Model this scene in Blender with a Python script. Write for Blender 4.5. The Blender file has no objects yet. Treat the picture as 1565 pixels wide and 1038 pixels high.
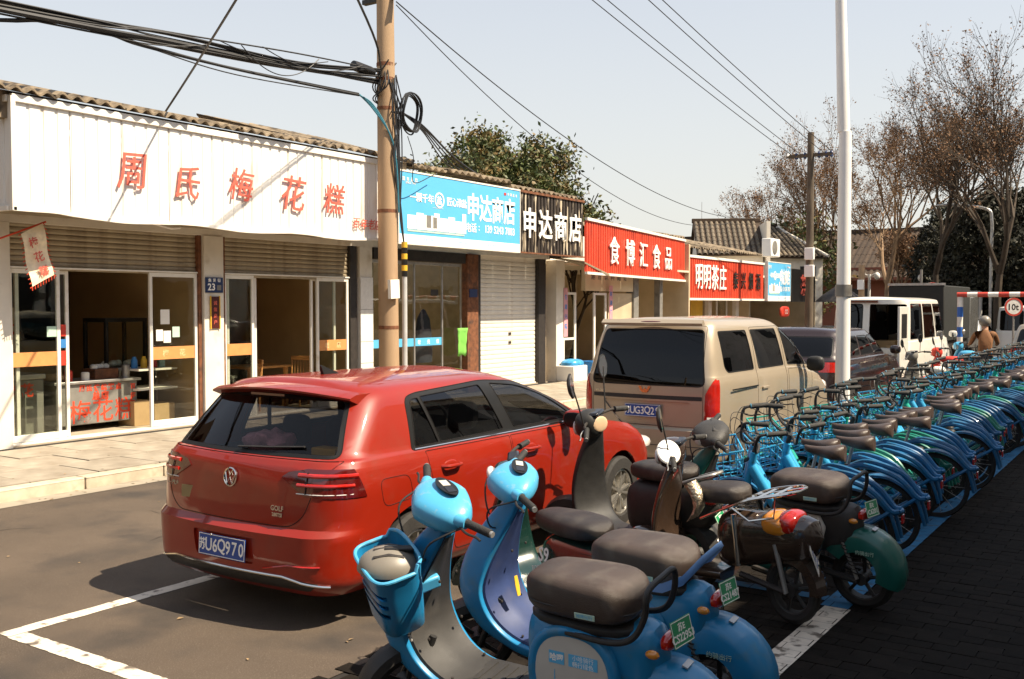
import bpy, bmesh, math, random
from mathutils import Vector as V, Matrix as M, noise
from mathutils.bvhtree import BVHTree
R = math.radians
SC = bpy.context.scene
COL = SC.collection
rnd = random.Random(7)
# ------------------------------------------------------------------ camera, sky, sun
cam_d = bpy.data.cameras.new('camera'); cam = bpy.data.objects.new('camera', cam_d); COL.objects.link(cam)
cam.location = (0, 0, 2.0); cam.rotation_euler = (R(90 - 2.03), 0, R(34)); cam_d.lens = 35.0; cam_d.sensor_width = 36
cam_d.clip_start = .05; cam_d.clip_end = 2000
SC.camera = cam
SUN = V((1, .25, 1.4)).normalized()
w = bpy.data.worlds.new('World'); SC.world = w; w.use_nodes = True
wn = w.node_tree.nodes; wl = w.node_tree.links
sky = wn.new('ShaderNodeTexSky'); sky.sky_type = 'NISHITA'; sky.sun_disc = False
sky.sun_elevation = math.asin(SUN.z); sky.sun_rotation = math.atan2(SUN.x, SUN.y)
sky.air_density = 1.0; sky.dust_density = 1.0; sky.ozone_density = 1.0
bg = wn['Background']; hz = wn.new('ShaderNodeMix'); hz.data_type = 'RGBA'; wtc = wn.new('ShaderNodeTexCoord'); wsp = wn.new('ShaderNodeSeparateXYZ'); wl.new(wtc.outputs['Generated'], wsp.inputs[0]); wmr = wn.new('ShaderNodeMapRange'); wmr.inputs[1].default_value = 0; wmr.inputs[2].default_value = .5; wmr.inputs[3].default_value = .95; wmr.inputs[4].default_value = .42; wl.new(wsp.outputs[2], wmr.inputs[0]); wl.new(wmr.outputs[0], hz.inputs[0]); wl.new(sky.outputs[0], hz.inputs[6]); hz.inputs[7].default_value = (3.75, 3.62, 3.3, 1)   # thin bright winter haze over the clear sky
wl.new(hz.outputs[2], bg.inputs[0]); bg.inputs[1].default_value = .112
sd = bpy.data.lights.new('sun', 'SUN'); sd.energy = 5.0; sd.angle = R(.5); sd.color = (1, .86, .66)
so = bpy.data.objects.new('sun', sd); COL.objects.link(so); so.rotation_euler = SUN.to_track_quat('Z', 'Y').to_euler(); so.location = (0, 0, 30)
SC.view_settings.view_transform = 'Standard'; SC.view_settings.look = 'None'
SC.view_settings.exposure = 1.0; SC.view_settings.gamma = 1; SC.view_settings.use_curve_mapping = False
SC.cycles.max_bounces = 8; SC.cycles.transparent_max_bounces = 16
# ------------------------------------------------------------------ materials
def mat(name, col, rough=.6, metal=0., var=.12, scale=6., bump=0., bscale=80., coat=0., spec=.5, orand=0., dirt=None, dscale=3., dlo=.55, dhi=.75, stretch=None, speck=None):
    m = bpy.data.materials.new(name); m.use_nodes = True
    n = m.node_tree.nodes; l = m.node_tree.links; p = n['Principled BSDF']
    tc = n.new('ShaderNodeTexCoord'); src = tc.outputs['Object']
    if stretch:
        mp = n.new('ShaderNodeMapping'); mp.inputs['Scale'].default_value = stretch; l.new(src, mp.inputs[0]); src = mp.outputs[0]
    def nz(s, det=4.):
        t = n.new('ShaderNodeTexNoise'); t.inputs['Scale'].default_value = s; t.inputs['Detail'].default_value = det
        l.new(src, t.inputs['Vector']); return t.outputs[0]
    def mix(f, a, b, mode='MIX'):
        x = n.new('ShaderNodeMix'); x.data_type = 'RGBA'; x.blend_type = mode
        if isinstance(f, float): x.inputs[0].default_value = f
        else: l.new(f, x.inputs[0])
        for i, c in ((6, a), (7, b)):
            if isinstance(c, tuple): x.inputs[i].default_value = (*c[:3], 1)
            else: l.new(c, x.inputs[i])
        return x.outputs[2]
    def ramp(v, lo, hi):
        r = n.new('ShaderNodeMapRange'); r.inputs[1].default_value = lo; r.inputs[2].default_value = hi; l.new(v, r.inputs[0]); return r.outputs[0]
    c = col
    if var:
        c = mix(ramp(nz(scale), .3, .7), tuple(x * (1 - var) for x in col), tuple(min(1, x * (1 + var)) for x in col))
    if speck:
        c = mix(ramp(nz(speck[1], 2.), speck[2], speck[2] + .08), c, speck[0])
    if dirt:
        c = mix(ramp(nz(dscale, 7.), dlo, dhi), c, dirt)
    if orand:
        oi = n.new('ShaderNodeObjectInfo'); v = n.new('ShaderNodeMapRange')
        v.inputs[3].default_value = 1 - orand; v.inputs[4].default_value = 1 + orand; l.new(oi.outputs['Random'], v.inputs[0])
        x = n.new('ShaderNodeVectorMath'); x.operation = 'SCALE'
        if isinstance(c, tuple): x.inputs[0].default_value = c[:3]
        else: l.new(c, x.inputs[0])
        l.new(v.outputs[0], x.inputs[3]); c = x.outputs[0]
    if isinstance(c, tuple): p.inputs['Base Color'].default_value = (*c[:3], 1)
    else: l.new(c, p.inputs['Base Color'])
    p.inputs['Metallic'].default_value = metal; p.inputs['Specular IOR Level'].default_value = spec
    if var and rough > .12:
        rr = n.new('ShaderNodeMapRange'); rr.inputs[3].default_value = max(.03, rough - .1); rr.inputs[4].default_value = min(1, rough + .1)
        l.new(nz(scale * 2.3), rr.inputs[0]); l.new(rr.outputs[0], p.inputs['Roughness'])
    else: p.inputs['Roughness'].default_value = rough
    if coat: p.inputs['Coat Weight'].default_value = coat; p.inputs['Coat Roughness'].default_value = .04
    if bump:
        b = n.new('ShaderNodeBump'); b.inputs['Strength'].default_value = bump; b.inputs['Distance'].default_value = .01
        l.new(nz(bscale), b.inputs['Height']); l.new(b.outputs[0], p.inputs['Normal'])
    return m
def glass(name, tint, ior=1.45, rough=.0):
    m = bpy.data.materials.new(name); m.use_nodes = True
    n = m.node_tree.nodes; l = m.node_tree.links; n.remove(n['Principled BSDF'])
    t = n.new('ShaderNodeBsdfTransparent'); t.inputs[0].default_value = (*tint, 1)
    g = n.new('ShaderNodeBsdfGlossy'); g.inputs['Roughness'].default_value = rough + .01
    tc = n.new('ShaderNodeTexCoord'); nz = n.new('ShaderNodeTexNoise'); nz.inputs['Scale'].default_value = 1.7; l.new(tc.outputs['Object'], nz.inputs[0])
    b = n.new('ShaderNodeBump'); b.inputs['Strength'].default_value = .05; b.inputs['Distance'].default_value = .05; l.new(nz.outputs[0], b.inputs['Height']); l.new(b.outputs[0], g.inputs['Normal'])
    f = n.new('ShaderNodeFresnel'); ge = n.new('ShaderNodeNewGeometry'); mr = n.new('ShaderNodeMapRange'); mr.inputs[3].default_value = ior; mr.inputs[4].default_value = 1 / ior; l.new(ge.outputs['Backfacing'], mr.inputs[0]); l.new(mr.outputs[0], f.inputs[0])
    x = n.new('ShaderNodeMixShader'); l.new(f.outputs[0], x.inputs[0]); l.new(t.outputs[0], x.inputs[1]); l.new(g.outputs[0], x.inputs[2])
    l.new(x.outputs[0], n['Material Output'].inputs[0]); return m
# ------------------------------------------------------------------ object helpers
WM = {}
def thing(name, label, cat, loc=(0, 0, 0), rz=0, group=None, lean=None):
    o = bpy.data.objects.new(name, None); COL.objects.link(o); o.empty_display_size = .2
    m = M.Translation(loc) @ M.Rotation(rz, 4, 'Z')
    if lean is not None: m = m @ M.Rotation(lean, 4, 'X')
    o.matrix_world = m; WM[o.name] = m
    o['label'] = label; o['category'] = cat
    if group: o['group'] = group
    return o
def tag(o, label=None, cat=None, group=None, kind=None):
    if label: o['label'] = label
    if cat: o['category'] = cat
    if group: o['group'] = group
    if kind: o['kind'] = kind
    return o
def link(name, me, parent=None, mx=None):
    o = bpy.data.objects.new(name, me); COL.objects.link(o)
    if parent: o.parent = parent
    if mx is not None: o.matrix_local = mx
    return o
def copy_tree(o, parent=None):
    c = o.copy(); COL.objects.link(c)
    if parent: c.parent = parent
    for ch in o.children: copy_tree(ch, c)
    return c
def place_copy(o, loc, rz=0, label=None, lean=None):
    c = copy_tree(o); m = M.Translation(loc) @ M.Rotation(rz, 4, 'Z')
    if lean is not None: m = m @ M.Rotation(lean, 4, 'X')
    c.matrix_world = m
    if label: c['label'] = label
    return c
def catmull(pts, n=6, closed=False):
    P = [V(p) for p in pts]; out = []; N = len(P)
    if N < 3: return P
    for i in range(N if closed else N - 1):
        a = P[(i - 1) % N] if closed or i > 0 else P[0] * 2 - P[1]
        b = P[i]; c = P[(i + 1) % N]
        d = P[(i + 2) % N] if closed or i + 2 < N else c * 2 - b
        for k in range(n):
            t = k / n
            out.append(.5 * ((2 * b) + (c - a) * t + (2 * a - 5 * b + 4 * c - d) * t * t + (3 * b - a - 3 * c + d) * t ** 3))
    if not closed: out.append(P[-1])
    return out
class MB:
    def __init__(s): s.v = []; s.f = []; s.m = []
    def add(s, vs, fs, mi=0, mx=None):
        o = len(s.v); s.v += [(mx @ V(v))[:] for v in vs] if mx is not None else [tuple(v) for v in vs]
        s.f += [tuple(i + o for i in f) for f in fs]; s.m += [mi] * len(fs); return s
    def bx(s, x0, x1, y0, y1, z0, z1, mi=0, mx=None):
        vs = [(x, y, z) for x in (x0, x1) for y in (y0, y1) for z in (z0, z1)]
        return s.add(vs, [(0, 1, 3, 2), (4, 6, 7, 5), (0, 4, 5, 1), (2, 3, 7, 6), (0, 2, 6, 4), (1, 5, 7, 3)], mi, mx)
    def loft(s, rings, mi=0, caps=True, close=True, mx=None):
        n = len(rings[0]); vs = [p for r in rings for p in r]; fs = []
        for i in range(len(rings) - 1):
            for j in range(n if close else n - 1):
                k = (j + 1) % n; fs.append((i * n + j, i * n + k, (i + 1) * n + k, (i + 1) * n + j))
        if caps and close: fs.append(tuple(range(n))[::-1]); fs.append(tuple(range((len(rings) - 1) * n, len(rings) * n)))
        return s.add(vs, fs, mi, mx)
    def tube(s, pts, r, seg=8, mi=0, closed=False, caps=True, mx=None, flat=1.):
        P = [V(p) for p in pts]; N = len(P); rings = []
        up = None
        for i in range(N):
            if closed: t = P[(i + 1) % N] - P[i - 1]
            else: t = P[min(i + 1, N - 1)] - P[max(i - 1, 0)]
            if t.length < 1e-9: t = V((0, 0, 1))
            t.normalize()
            if up is None:
                up = V((0, 0, 1)) if abs(t.z) < .9 else V((1, 0, 0))
            a = t.cross(up); 
            if a.length < 1e-6: a = t.cross(V((0, 1, 0)))
            a.normalize(); b = a.cross(t).normalized(); up = b
            rr = r[i] if isinstance(r, (list, tuple)) else r
            rings.append([P[i] + a * math.cos(q) * rr + b * math.sin(q) * rr * flat for q in (math.tau * k / seg for k in range(seg))])
        if closed: rings.append(rings[0]); caps = False
        return s.loft(rings, mi, caps, mx=mx)
    def lathe(s, prof, seg=24, mi=0, mx=None):
        rings = [[(r * math.cos(a), r * math.sin(a), z) for a in (math.tau * k / seg for k in range(seg))] for r, z in prof]
        return s.loft(rings, mi, False, mx=mx)
    def prism(s, poly, h0, h1, mi=0, mx=None):
        return s.loft([[(x, y, h0) for x, y in poly], [(x, y, h1) for x, y in poly]], mi, mx=mx)
    def ell(s, c, r, seg=16, rings=9, e=1., mx=None, mi=0, zlo=-1.):
        rs = []
        for i in range(rings + 1):
            f = max(zlo, -1) ; a = -math.pi / 2 * (1 if zlo <= -1 else 0) + (math.pi if zlo <= -1 else math.pi / 2) * i / rings
            cr = max(1e-4, math.cos(a)) ** e; z = math.copysign(abs(math.sin(a)) ** e, math.sin(a))
            ring = []
            for k in range(seg):
                q = math.tau * k / seg; cx = math.cos(q); cy = math.sin(q)
                ring.append((c[0] + r[0] * cr * math.copysign(abs(cx) ** e, cx), c[1] + r[1] * cr * math.copysign(abs(cy) ** e, cy), c[2] + r[2] * z))
            rs.append(ring)
        return s.loft(rs, mi, True, mx=mx)
    def mesh(s, name, mats, ang=35, smooth=True):
        me = bpy.data.meshes.new(name); me.from_pydata(s.v, [], s.f)
        for x in (mats if isinstance(mats, (list, tuple)) else [mats]): me.materials.append(x)
        if any(s.m): me.polygons.foreach_set('material_index', s.m)
        if smooth:
            me.polygons.foreach_set('use_smooth', [True] * len(me.polygons)); me.set_sharp_from_angle(angle=R(ang))
        me.update(); return me
    def build(s, name, mats, parent=None, ang=35, smooth=True, bev=0, world=False, mx=None, seg=2, fix=True):
        if world and parent:
            w_ = WM[parent.name].inverted(); s.v = [(w_ @ V(v))[:] for v in s.v]
        me = s.mesh(name, mats, ang, smooth)
        if fix:
            b = bmesh.new(); b.from_mesh(me); bmesh.ops.recalc_face_normals(b, faces=b.faces); b.to_mesh(me); b.free()
        o = link(name, me, parent, mx)
        if bev:
            md = o.modifiers.new('bevel', 'BEVEL'); md.width = bev; md.segments = seg; md.limit_method = 'ANGLE'; md.angle_limit = R(40); md.harden_normals = False
        return o
def box(name, m, x0, x1, y0, y1, z0, z1, parent=None, bev=0, world=False, smooth=True):
    return MB().bx(x0, x1, y0, y1, z0, z1).build(name, m, parent, bev=bev, world=world, smooth=smooth)
def frame_m(o, x, z):
    """matrix: local x along x, local z along z, y = z cross x"""
    x = V(x).normalized(); z = V(z).normalized(); y = z.cross(x).normalized(); x = y.cross(z)
    m = M.Identity(4); m.col[0][:3] = x; m.col[1][:3] = y; m.col[2][:3] = z; m.col[3][:3] = V(o); return m
GC = {}
def glyph(ch, size, ext, off, m, shear=0.):
    key = (ch, round(size, 4), round(ext, 4), round(off, 4), m.name, shear)
    if key in GC: return GC[key]
    c = bpy.data.curves.new('glyph', 'FONT'); c.body = ch; c.size = size; c.extrude = ext; c.offset = off; c.shear = shear
    c.align_x = 'CENTER'; c.align_y = 'CENTER'; c.resolution_u = 2
    o = bpy.data.objects.new('glyph', c)
    me = bpy.data.meshes.new_from_object(o); me.name = 'character'
    bpy.data.objects.remove(o); bpy.data.curves.remove(c)
    me.materials.clear(); me.materials.append(m)
    # centre on its own box
    if len(me.vertices):
        xs = [v.co.x for v in me.vertices]; ys = [v.co.y for v in me.vertices]
        me.transform(M.Translation((-(min(xs) + max(xs)) / 2, -(min(ys) + max(ys)) / 2, 0)))
    GC[key] = me; return me
def letters(txt, size, m, parent, fm, u0, step, v=0., ext=.002, off=0., name='character', sx=1., sy=1., shear=0., vert=False):
    """one object per character, along the local x of fm"""
    for i, ch in enumerate(txt):
        if ch == ' ': continue
        mm = fm @ M.Translation((u0, v - i * step, 0) if vert else (u0 + i * step, v, 0)) @ M.Diagonal((sx, sy, 1, 1))
        link(name, glyph(ch, size, ext, off, m, shear), parent, mm)
def line_text(txt, size, m, parent, fm, u=0, v=0, ext=.0015, off=0., name='lettering', sx=1.):
    return link(name, glyph(txt, size, ext, off, m), parent, fm @ M.Translation((u, v, 0)) @ M.Diagonal((sx, 1, 1, 1)))
# ------------------------------------------------------------------ shared materials
m_asph = mat('asphalt', (.078, .057, .04), .85, var=.22, scale=1.1, bump=.5, bscale=260, speck=((.19, .155, .12), 140, .6), dirt=(.04, .032, .026), dscale=1.6, dlo=.5, dhi=.72)
m_slab = mat('concrete_slab', (.34, .295, .23), .85, var=.14, scale=5, bump=.25, bscale=120, orand=.1, dirt=(.17, .13, .09), dscale=1.7, dlo=.45, dhi=.75)
m_kerb = mat('kerb_concrete', (.5, .42, .31), .85, var=.16, scale=7, bump=.35, bscale=90, orand=.08, dirt=(.27, .22, .15), dscale=4, dlo=.5, dhi=.75)
m_earth = mat('earth', (.1, .085, .06), .95, var=.3, scale=.5, bump=.4, bscale=30)
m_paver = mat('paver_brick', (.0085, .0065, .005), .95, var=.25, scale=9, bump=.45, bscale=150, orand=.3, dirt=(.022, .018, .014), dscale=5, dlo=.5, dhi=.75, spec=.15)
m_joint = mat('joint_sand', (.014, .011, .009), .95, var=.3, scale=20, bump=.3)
m_wpaint = mat('white_road_paint', (.62, .56, .47), .7, var=.12, scale=9, bump=.3, bscale=200, dirt=(.14, .115, .09), dscale=11, dlo=.56, dhi=.66)
m_bpaint = mat('blue_road_paint', (.015, .14, .3), .7, var=.2, scale=9, bump=.3, bscale=200, dirt=(.05, .05, .05), dscale=11, dlo=.55, dhi=.7)
# ------------------------------------------------------------------ ground
def sheet(name, m, x0, x1, y0, y1, z, kind='structure'):
    o = MB().add([(x0, y0, z), (x1, y0, z), (x1, y1, z), (x0, y1, z)], [(0, 1, 2, 3)]).build(name, m, smooth=False); o['kind'] = kind; return o
sheet('ground', m_earth, -700, 500, -300, 900, -.03)
road = sheet('road', m_asph, -9.8, -3.75, -40, 160, 0)
# painted bay lines on the asphalt (worn edges)
def painted(name, x0, x1, y0, y1, m, z=.004, n=60, wob=.004):
    b = MB(); vs = []; lng = (y1 - y0) > (x1 - x0); k = n
    for i in range(k + 1):
        t = i / k
        if lng: a = (x0 + rnd.uniform(-wob, wob), y0 + (y1 - y0) * t, z); c = (x1 + rnd.uniform(-wob, wob), y0 + (y1 - y0) * t, z)
        else: a = (x0 + (x1 - x0) * t, y1 + rnd.uniform(-wob, wob), z); c = (x0 + (x1 - x0) * t, y0 + rnd.uniform(-wob, wob), z)
        vs += [a, c]
    b.add(vs, [(2 * i, 2 * i + 1, 2 * i + 3, 2 * i + 2) for i in range(k)])
    o = b.build(name, m, road, smooth=False, fix=False); return o
painted('bay_line', -5.93, -5.81, 3.21, 28, m_wpaint, n=400)
painted('bay_line', -5.805, -3.9, 3.2, 3.32, m_wpaint)
painted('bay_line', -5.805, -3.9, 9.3, 9.42, m_wpaint)
painted('bay_line', -5.805, -3.9, 15.4, 15.52, m_wpaint)
# gutter strip next to the kerb
g = sheet('gutter', mat('gutter_concrete', (.3, .26, .2), .85, var=.2, scale=3, bump=.3, dirt=(.14, .12, .09), dscale=3), -9.8, -9.55, -40, 160, .004)
# left pavement, kerb stones and slabs
pv = sheet('pavement', m_joint, -12.9, -9.8, -30, 60, .118)
kerb_me = MB().bx(-9.98, -9.8, 0, .985, -.02, .13).mesh('kerb_stone', m_kerb)
sl_me = MB().bx(0, .785, 0, .785, 0, .022).mesh('paving_slab', m_slab)
y = 1.3
while y < 44:
    o = link('kerb_stone', kerb_me, pv, M.Translation((rnd.uniform(-.004, .004), y, rnd.uniform(-.003, .003)))); b = o.modifiers.new('b', 'BEVEL'); b.width = .012; b.segments = 2
    y += 1.0
y = 1.0; n = 0
while y < 42:
    for k in range(3):
        link('paving_slab', sl_me, pv, M.Translation((-12.4 + .8 * k + rnd.uniform(-.003, .003), y + (.4 if k == 1 else 0), .112 + rnd.uniform(-.003, .003))) @ M.Rotation(rnd.uniform(-.004, .004), 4, 'Y'))
    y += .8
# parking strip and right pavement: pavers in running bond
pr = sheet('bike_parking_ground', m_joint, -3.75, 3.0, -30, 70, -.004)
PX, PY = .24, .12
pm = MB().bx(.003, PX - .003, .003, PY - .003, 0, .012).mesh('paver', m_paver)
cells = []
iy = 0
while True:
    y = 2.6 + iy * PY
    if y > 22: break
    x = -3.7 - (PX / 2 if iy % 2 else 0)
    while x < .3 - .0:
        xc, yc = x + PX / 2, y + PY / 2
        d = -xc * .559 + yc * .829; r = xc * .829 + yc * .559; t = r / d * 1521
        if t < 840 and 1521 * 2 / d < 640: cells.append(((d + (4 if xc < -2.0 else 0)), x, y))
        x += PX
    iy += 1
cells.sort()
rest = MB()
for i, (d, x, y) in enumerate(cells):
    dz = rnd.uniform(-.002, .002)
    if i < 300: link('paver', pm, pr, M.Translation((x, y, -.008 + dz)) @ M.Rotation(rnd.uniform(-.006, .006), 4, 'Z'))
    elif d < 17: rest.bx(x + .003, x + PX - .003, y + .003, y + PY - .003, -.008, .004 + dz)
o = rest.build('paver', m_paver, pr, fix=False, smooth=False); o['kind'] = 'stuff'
# painted stripe: one thin patch per paver row, so that joints cut it
wl_ = MB(); bl_ = MB(); iy = 0
def clip_row(x0, x1, y0, y1, b):
    z = .0095; e = rnd.uniform(-.001, .001); f = rnd.uniform(-.001, .001)
    b.add([(x0 + e, y0 + .0015, z), (x1 + f, y0 + .0015, z), (x1 + f, y1 - .0015, z), (x0 + e, y1 - .0015, z)], [(0, 1, 2, 3)])
for iy in range(250):
    y0 = 2.6 + iy * PY; y1 = y0 + PY
    off = PX / 2 if iy % 2 else 0
    def seg(xa, xb, b):
        k = math.floor((xa + 3.7 + off) / PX)
        while True:
            c0 = -3.7 - off + k * PX; c1 = c0 + PX
            if c0 >= xb: break
            a = max(xa, c0 + .004) if c0 + .004 > xa else xa; c = min(xb, c1 - .0015)
            if c - a > .004: clip_row(a, c, y0, y1, b)
            k += 1
    if y1 < 6.6: seg(-1.93, -1.76, wl_)
    else: seg(-1.96, -1.78, bl_)
    if 6.6 <= y0 < 6.8: seg(-3.7, -1.965, bl_)
wl_.build('white_line', m_wpaint, pr, smooth=False, fix=False); bl_.build('blue_line', m_bpaint, pr, smooth=False, fix=False)

# cracks, patches and litter on the asphalt
gq = random.Random(2)
m_crack = mat('tar_crack', (.022, .018, .015), .8, var=.2); m_patch = mat('asphalt_patch', (.045, .037, .03), .9, var=.25, scale=3, bump=.6, bscale=200, speck=((.12, .1, .08), 300, .6))
b = MB()
for (x, y, a, n) in ((-9.0, 3.5, .5, 26), (-7.2, 5.2, 1.9, 22), (-8.3, 6.0, -.2, 30), (-6.6, 2.6, 2.4, 18), (-7.9, 8.5, 1.2, 24)):
    L = []; 
    for i in range(n):
        w_ = .006 * math.sin(math.pi * (i + .5) / n) + .001; L += [(x + w_ * math.sin(a), y - w_ * math.cos(a), .0025), (x - w_ * math.sin(a), y + w_ * math.cos(a), .0025)]
        a += gq.uniform(-.5, .5); x += .07 * math.cos(a); y += .07 * math.sin(a)
    b.add(L, [(2 * i, 2 * i + 1, 2 * i + 3, 2 * i + 2) for i in range(n - 1)])
b.build('crack', m_crack, road, smooth=False, fix=False)['kind'] = 'stuff'
b = MB(); b.add([(-8.9 + .5 * math.cos(q) * (1 + .15 * math.sin(3 * q)), 4.4 + .3 * math.sin(q) * (1 + .2 * math.cos(2 * q)), .0022) for q in (math.tau * k / 24 for k in range(24))], [tuple(range(24))]); b.build('patch', m_patch, road, smooth=False, fix=False)
b = MB()
for i in range(160):
    x = gq.choice([gq.uniform(-9.78, -9.5), gq.uniform(-9.7, -4), gq.uniform(-12, -10)]); y = gq.uniform(2.5, 13); z = .006 if x > -9.8 else .137; s_ = gq.uniform(.008, .03); a = gq.uniform(0, 6)
    b.add([(x + s_ * math.cos(a), y + s_ * math.sin(a), z), (x - s_ * .5 * math.sin(a), y + s_ * .5 * math.cos(a), z + .006), (x - s_ * math.cos(a), y - s_ * math.sin(a), z), (x + s_ * .5 * math.sin(a), y - s_ * .5 * math.cos(a), z + .002)], [(0, 1, 2, 3)])
o = b.build('leaf_litter', mat('litter', (.25, .17, .09), .8, var=.5, scale=3), smooth=False, fix=False); o['kind'] = 'stuff'; o['label'] = 'dry leaf bits scattered on the road and pavement'
# ------------------------------------------------------------------ shop row
m_plaster = mat('shop_plaster', (.7, .65, .56), .8, var=.08, scale=3, bump=.2, bscale=60, dirt=(.38, .31, .22), dscale=2.5, dlo=.58, dhi=.8)
m_wtile = mat('white_tile', (.72, .7, .66), .25, var=.06, scale=12)
m_ochre = mat('ochre_wall', (.52, .35, .17), .8, var=.1, scale=1.5)
m_inner = mat('inner_wall', (.5, .4, .26), .85, var=.15, scale=1.5)
m_cream = mat('cream_wall', (.62, .52, .34), .85, var=.12, scale=1.5)
m_floor = mat('shop_floor', (.42, .35, .26), .5, var=.15, scale=3)
m_ceil = mat('shop_ceiling', (.6, .52, .4), .9, var=.1)
m_wsheet = mat('white_sheet_metal', (.8, .77, .71), .42, var=.04, scale=2, dirt=(.6, .48, .34), dscale=3.5, dlo=.56, dhi=.86, stretch=(1, 1, .25))
m_rsheet = mat('red_sheet_metal', (.6, .065, .028), .45, var=.12, scale=2.5, dirt=(.35, .04, .02), dscale=4, stretch=(1, 1, .2))
m_bsheet = mat('peeling_black_sheet', (.035, .025, .018), .6, var=.3, scale=6, dirt=(.5, .42, .3), dscale=3.2, dlo=.56, dhi=.6, stretch=(3, 3, .35))
m_trim = mat('white_trim', (.78, .74, .66), .45, var=.05, scale=5, dirt=(.3, .12, .04), dscale=5, dlo=.7, dhi=.78)
m_alu = mat('white_aluminium', (.76, .73, .66), .35, var=.05, scale=6, dirt=(.5, .42, .3), dscale=6, dlo=.6, dhi=.9)
m_shut = mat('shutter_metal', (.34, .28, .19), .45, metal=.25, var=.15, scale=4, dirt=(.17, .12, .07), dscale=5, dlo=.5, dhi=.8)
m_wshut = mat('white_shutter', (.72, .68, .6), .45, var=.06, scale=4, dirt=(.42, .33, .22), dscale=4, dlo=.6, dhi=.85)
m_dark = mat('dark_steel', (.025, .02, .017), .6, var=.3, scale=10)
m_rust = mat('rusty_steel', (.16, .06, .025), .85, var=.4, scale=12, bump=.4, dirt=(.04, .025, .02), dscale=5)
m_roofs = mat('fibre_cement_roof', (.27, .21, .14), .95, var=.25, scale=5, bump=.6, bscale=50, orand=.08, dirt=(.08, .06, .04), dscale=6, dlo=.42, dhi=.65)
m_pane = glass('window_glass', (.9, .92, .88), 1.5)
m_redl = mat('red_lettering', (.66, .12, .08), .5, var=.12, scale=15)
m_whl = mat('white_lettering', (.85, .83, .78), .5, var=.03)
m_blkl = mat('black_lettering', (.02, .016, .014), .5, var=.1)
m_orange = mat('orange_band', (.62, .27, .09), .5, var=.08, scale=9)
m_bluep = mat('blue_print', (.1, .42, .7), .4, var=.03, scale=2, dirt=(.15, .47, .7), dscale=1)
m_wood = mat('varnished_wood', (.42, .2, .06), .4, var=.25, scale=9, stretch=(1, 1, 8))
m_card = mat('cardboard', (.45, .3, .15), .85, var=.08)
m_grey = mat('grey_paint', (.2, .19, .17), .5, var=.15, scale=6, dirt=(.09, .08, .07), dscale=4)
m_paper = mat('white_paper', (.75, .73, .66), .7, var=.05)
m_green = mat('green_cloth', (.18, .5, .08), .85, var=.15)
m_pvc = mat('grey_pvc', (.45, .45, .44), .5, var=.1)
m_yel = mat('yellow_paint', (.7, .42, .03), .5, var=.08)
m_navy = mat('navy_enamel', (.012, .03, .1), .35, var=.06)
m_steel = mat('galvanised_steel', (.42, .41, .39), .4, metal=.7, var=.2, scale=8)
WX = -12.65
def shop(name, label, y0, y1, x=WX, h=4.45, depth=4.2, m_in=None, z0=.13, wallm=None, lint=None, ceil=True):
    t = thing(name, label, 'shop', (x, (y0 + y1) / 2, .12))
    m_in = m_in or m_inner; wallm = wallm or m_plaster
    b = MB()
    b.bx(x - depth - .15, x - depth, y0, y1, z0, h)          # back
    b.bx(x - depth, x - .12, y0, y0 + .08, z0, h)            # sides
    b.bx(x - depth, x - .12, y1 - .08, y1, z0, h)
    b.build('wall', m_in, t, world=True, smooth=False)
    box('floor', m_floor, x - depth, x - .02, y0 + .08, y1 - .08, .06, .14, t, world=True)
    if ceil: box('ceiling', m_ceil, x - depth, x - .12, y0 + .08, y1 - .08, 3.0, 3.06, t, world=True)
    box('lintel', wallm, x - .12, x, y0, lint or y1, 3.07, h - .15, t, world=True)
    return t
def roof_sheets(t, y0, y1, zf, xf=-11.62, xr=-14.9, zr=5.12, pitch=.2, wav=.028):
    """corrugated sheets, each its own part; overlapping a little"""
    n = max(1, round((y1 - y0) / .95)); wd = (y1 - y0) / n
    for i in range(n):
        b = MB(); rows = []; ya = y0 + i * wd - .03; yb = y0 + (i + 1) * wd + .03
        fx = xf + rnd.uniform(-.06, .05); lift = (.012 if i % 2 else 0) + rnd.uniform(0, .012); tilt = rnd.uniform(-.01, .01)
        for (x, z) in ((fx, zf), ((fx + xr) / 2, (zf + zr) / 2 + rnd.uniform(-.02, .02)), (xr, zr)):
            for th in (0, -.03):
                rows.append([(x, ya + (yb - ya) * k / 40, z + th + lift + tilt * (k / 40) + wav * math.sin(math.tau * (ya + (yb - ya) * k / 40) / pitch)) for k in range(41)])
        top = [rows[0], rows[2], rows[4]]; bot = [rows[1], rows[3], rows[5]]
        b.loft([bot[0]] + top + [bot[2]] + bot[1:2] + [bot[0]], close=False)
        b.build('roof_sheet', m_roofs, t, world=True)
def rolled_shutter(t, y0, y1, z0, z1, m, x=WX - .1, pitch=.075, thick=.0, name='shutter_slat', deep=.02):
    sh = MB().bx(x - .02, x - .015, y0, y1, z0, z1).build('roller_shutter', m, t, world=True)
    n = int((z1 - z0) / pitch); prof = [(0, 0), (.012, .012), (.018, pitch * .5), (.012, pitch - .014), (0, pitch - .004)]
    me = None
    for i in range(n):
        if me is None:
            b = MB(); b.loft([[(px_, y0, pz) for px_, pz in prof], [(px_, y1, pz) for px_, pz in prof]], close=True)
            me = b.mesh(name, m)
        o = link(name, me, sh, M.Translation((x - .012 + rnd.uniform(-.002, .002) - WM[t.name].translation.x, -WM[t.name].translation.y, z0 + i * pitch - WM[t.name].translation.z)))
    MB().bx(x - .03, x + .03, y0, y1, z0 - .045, z0 - .002).build('bottom_rail', m, t, world=True, bev=.004)
    return sh
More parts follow.
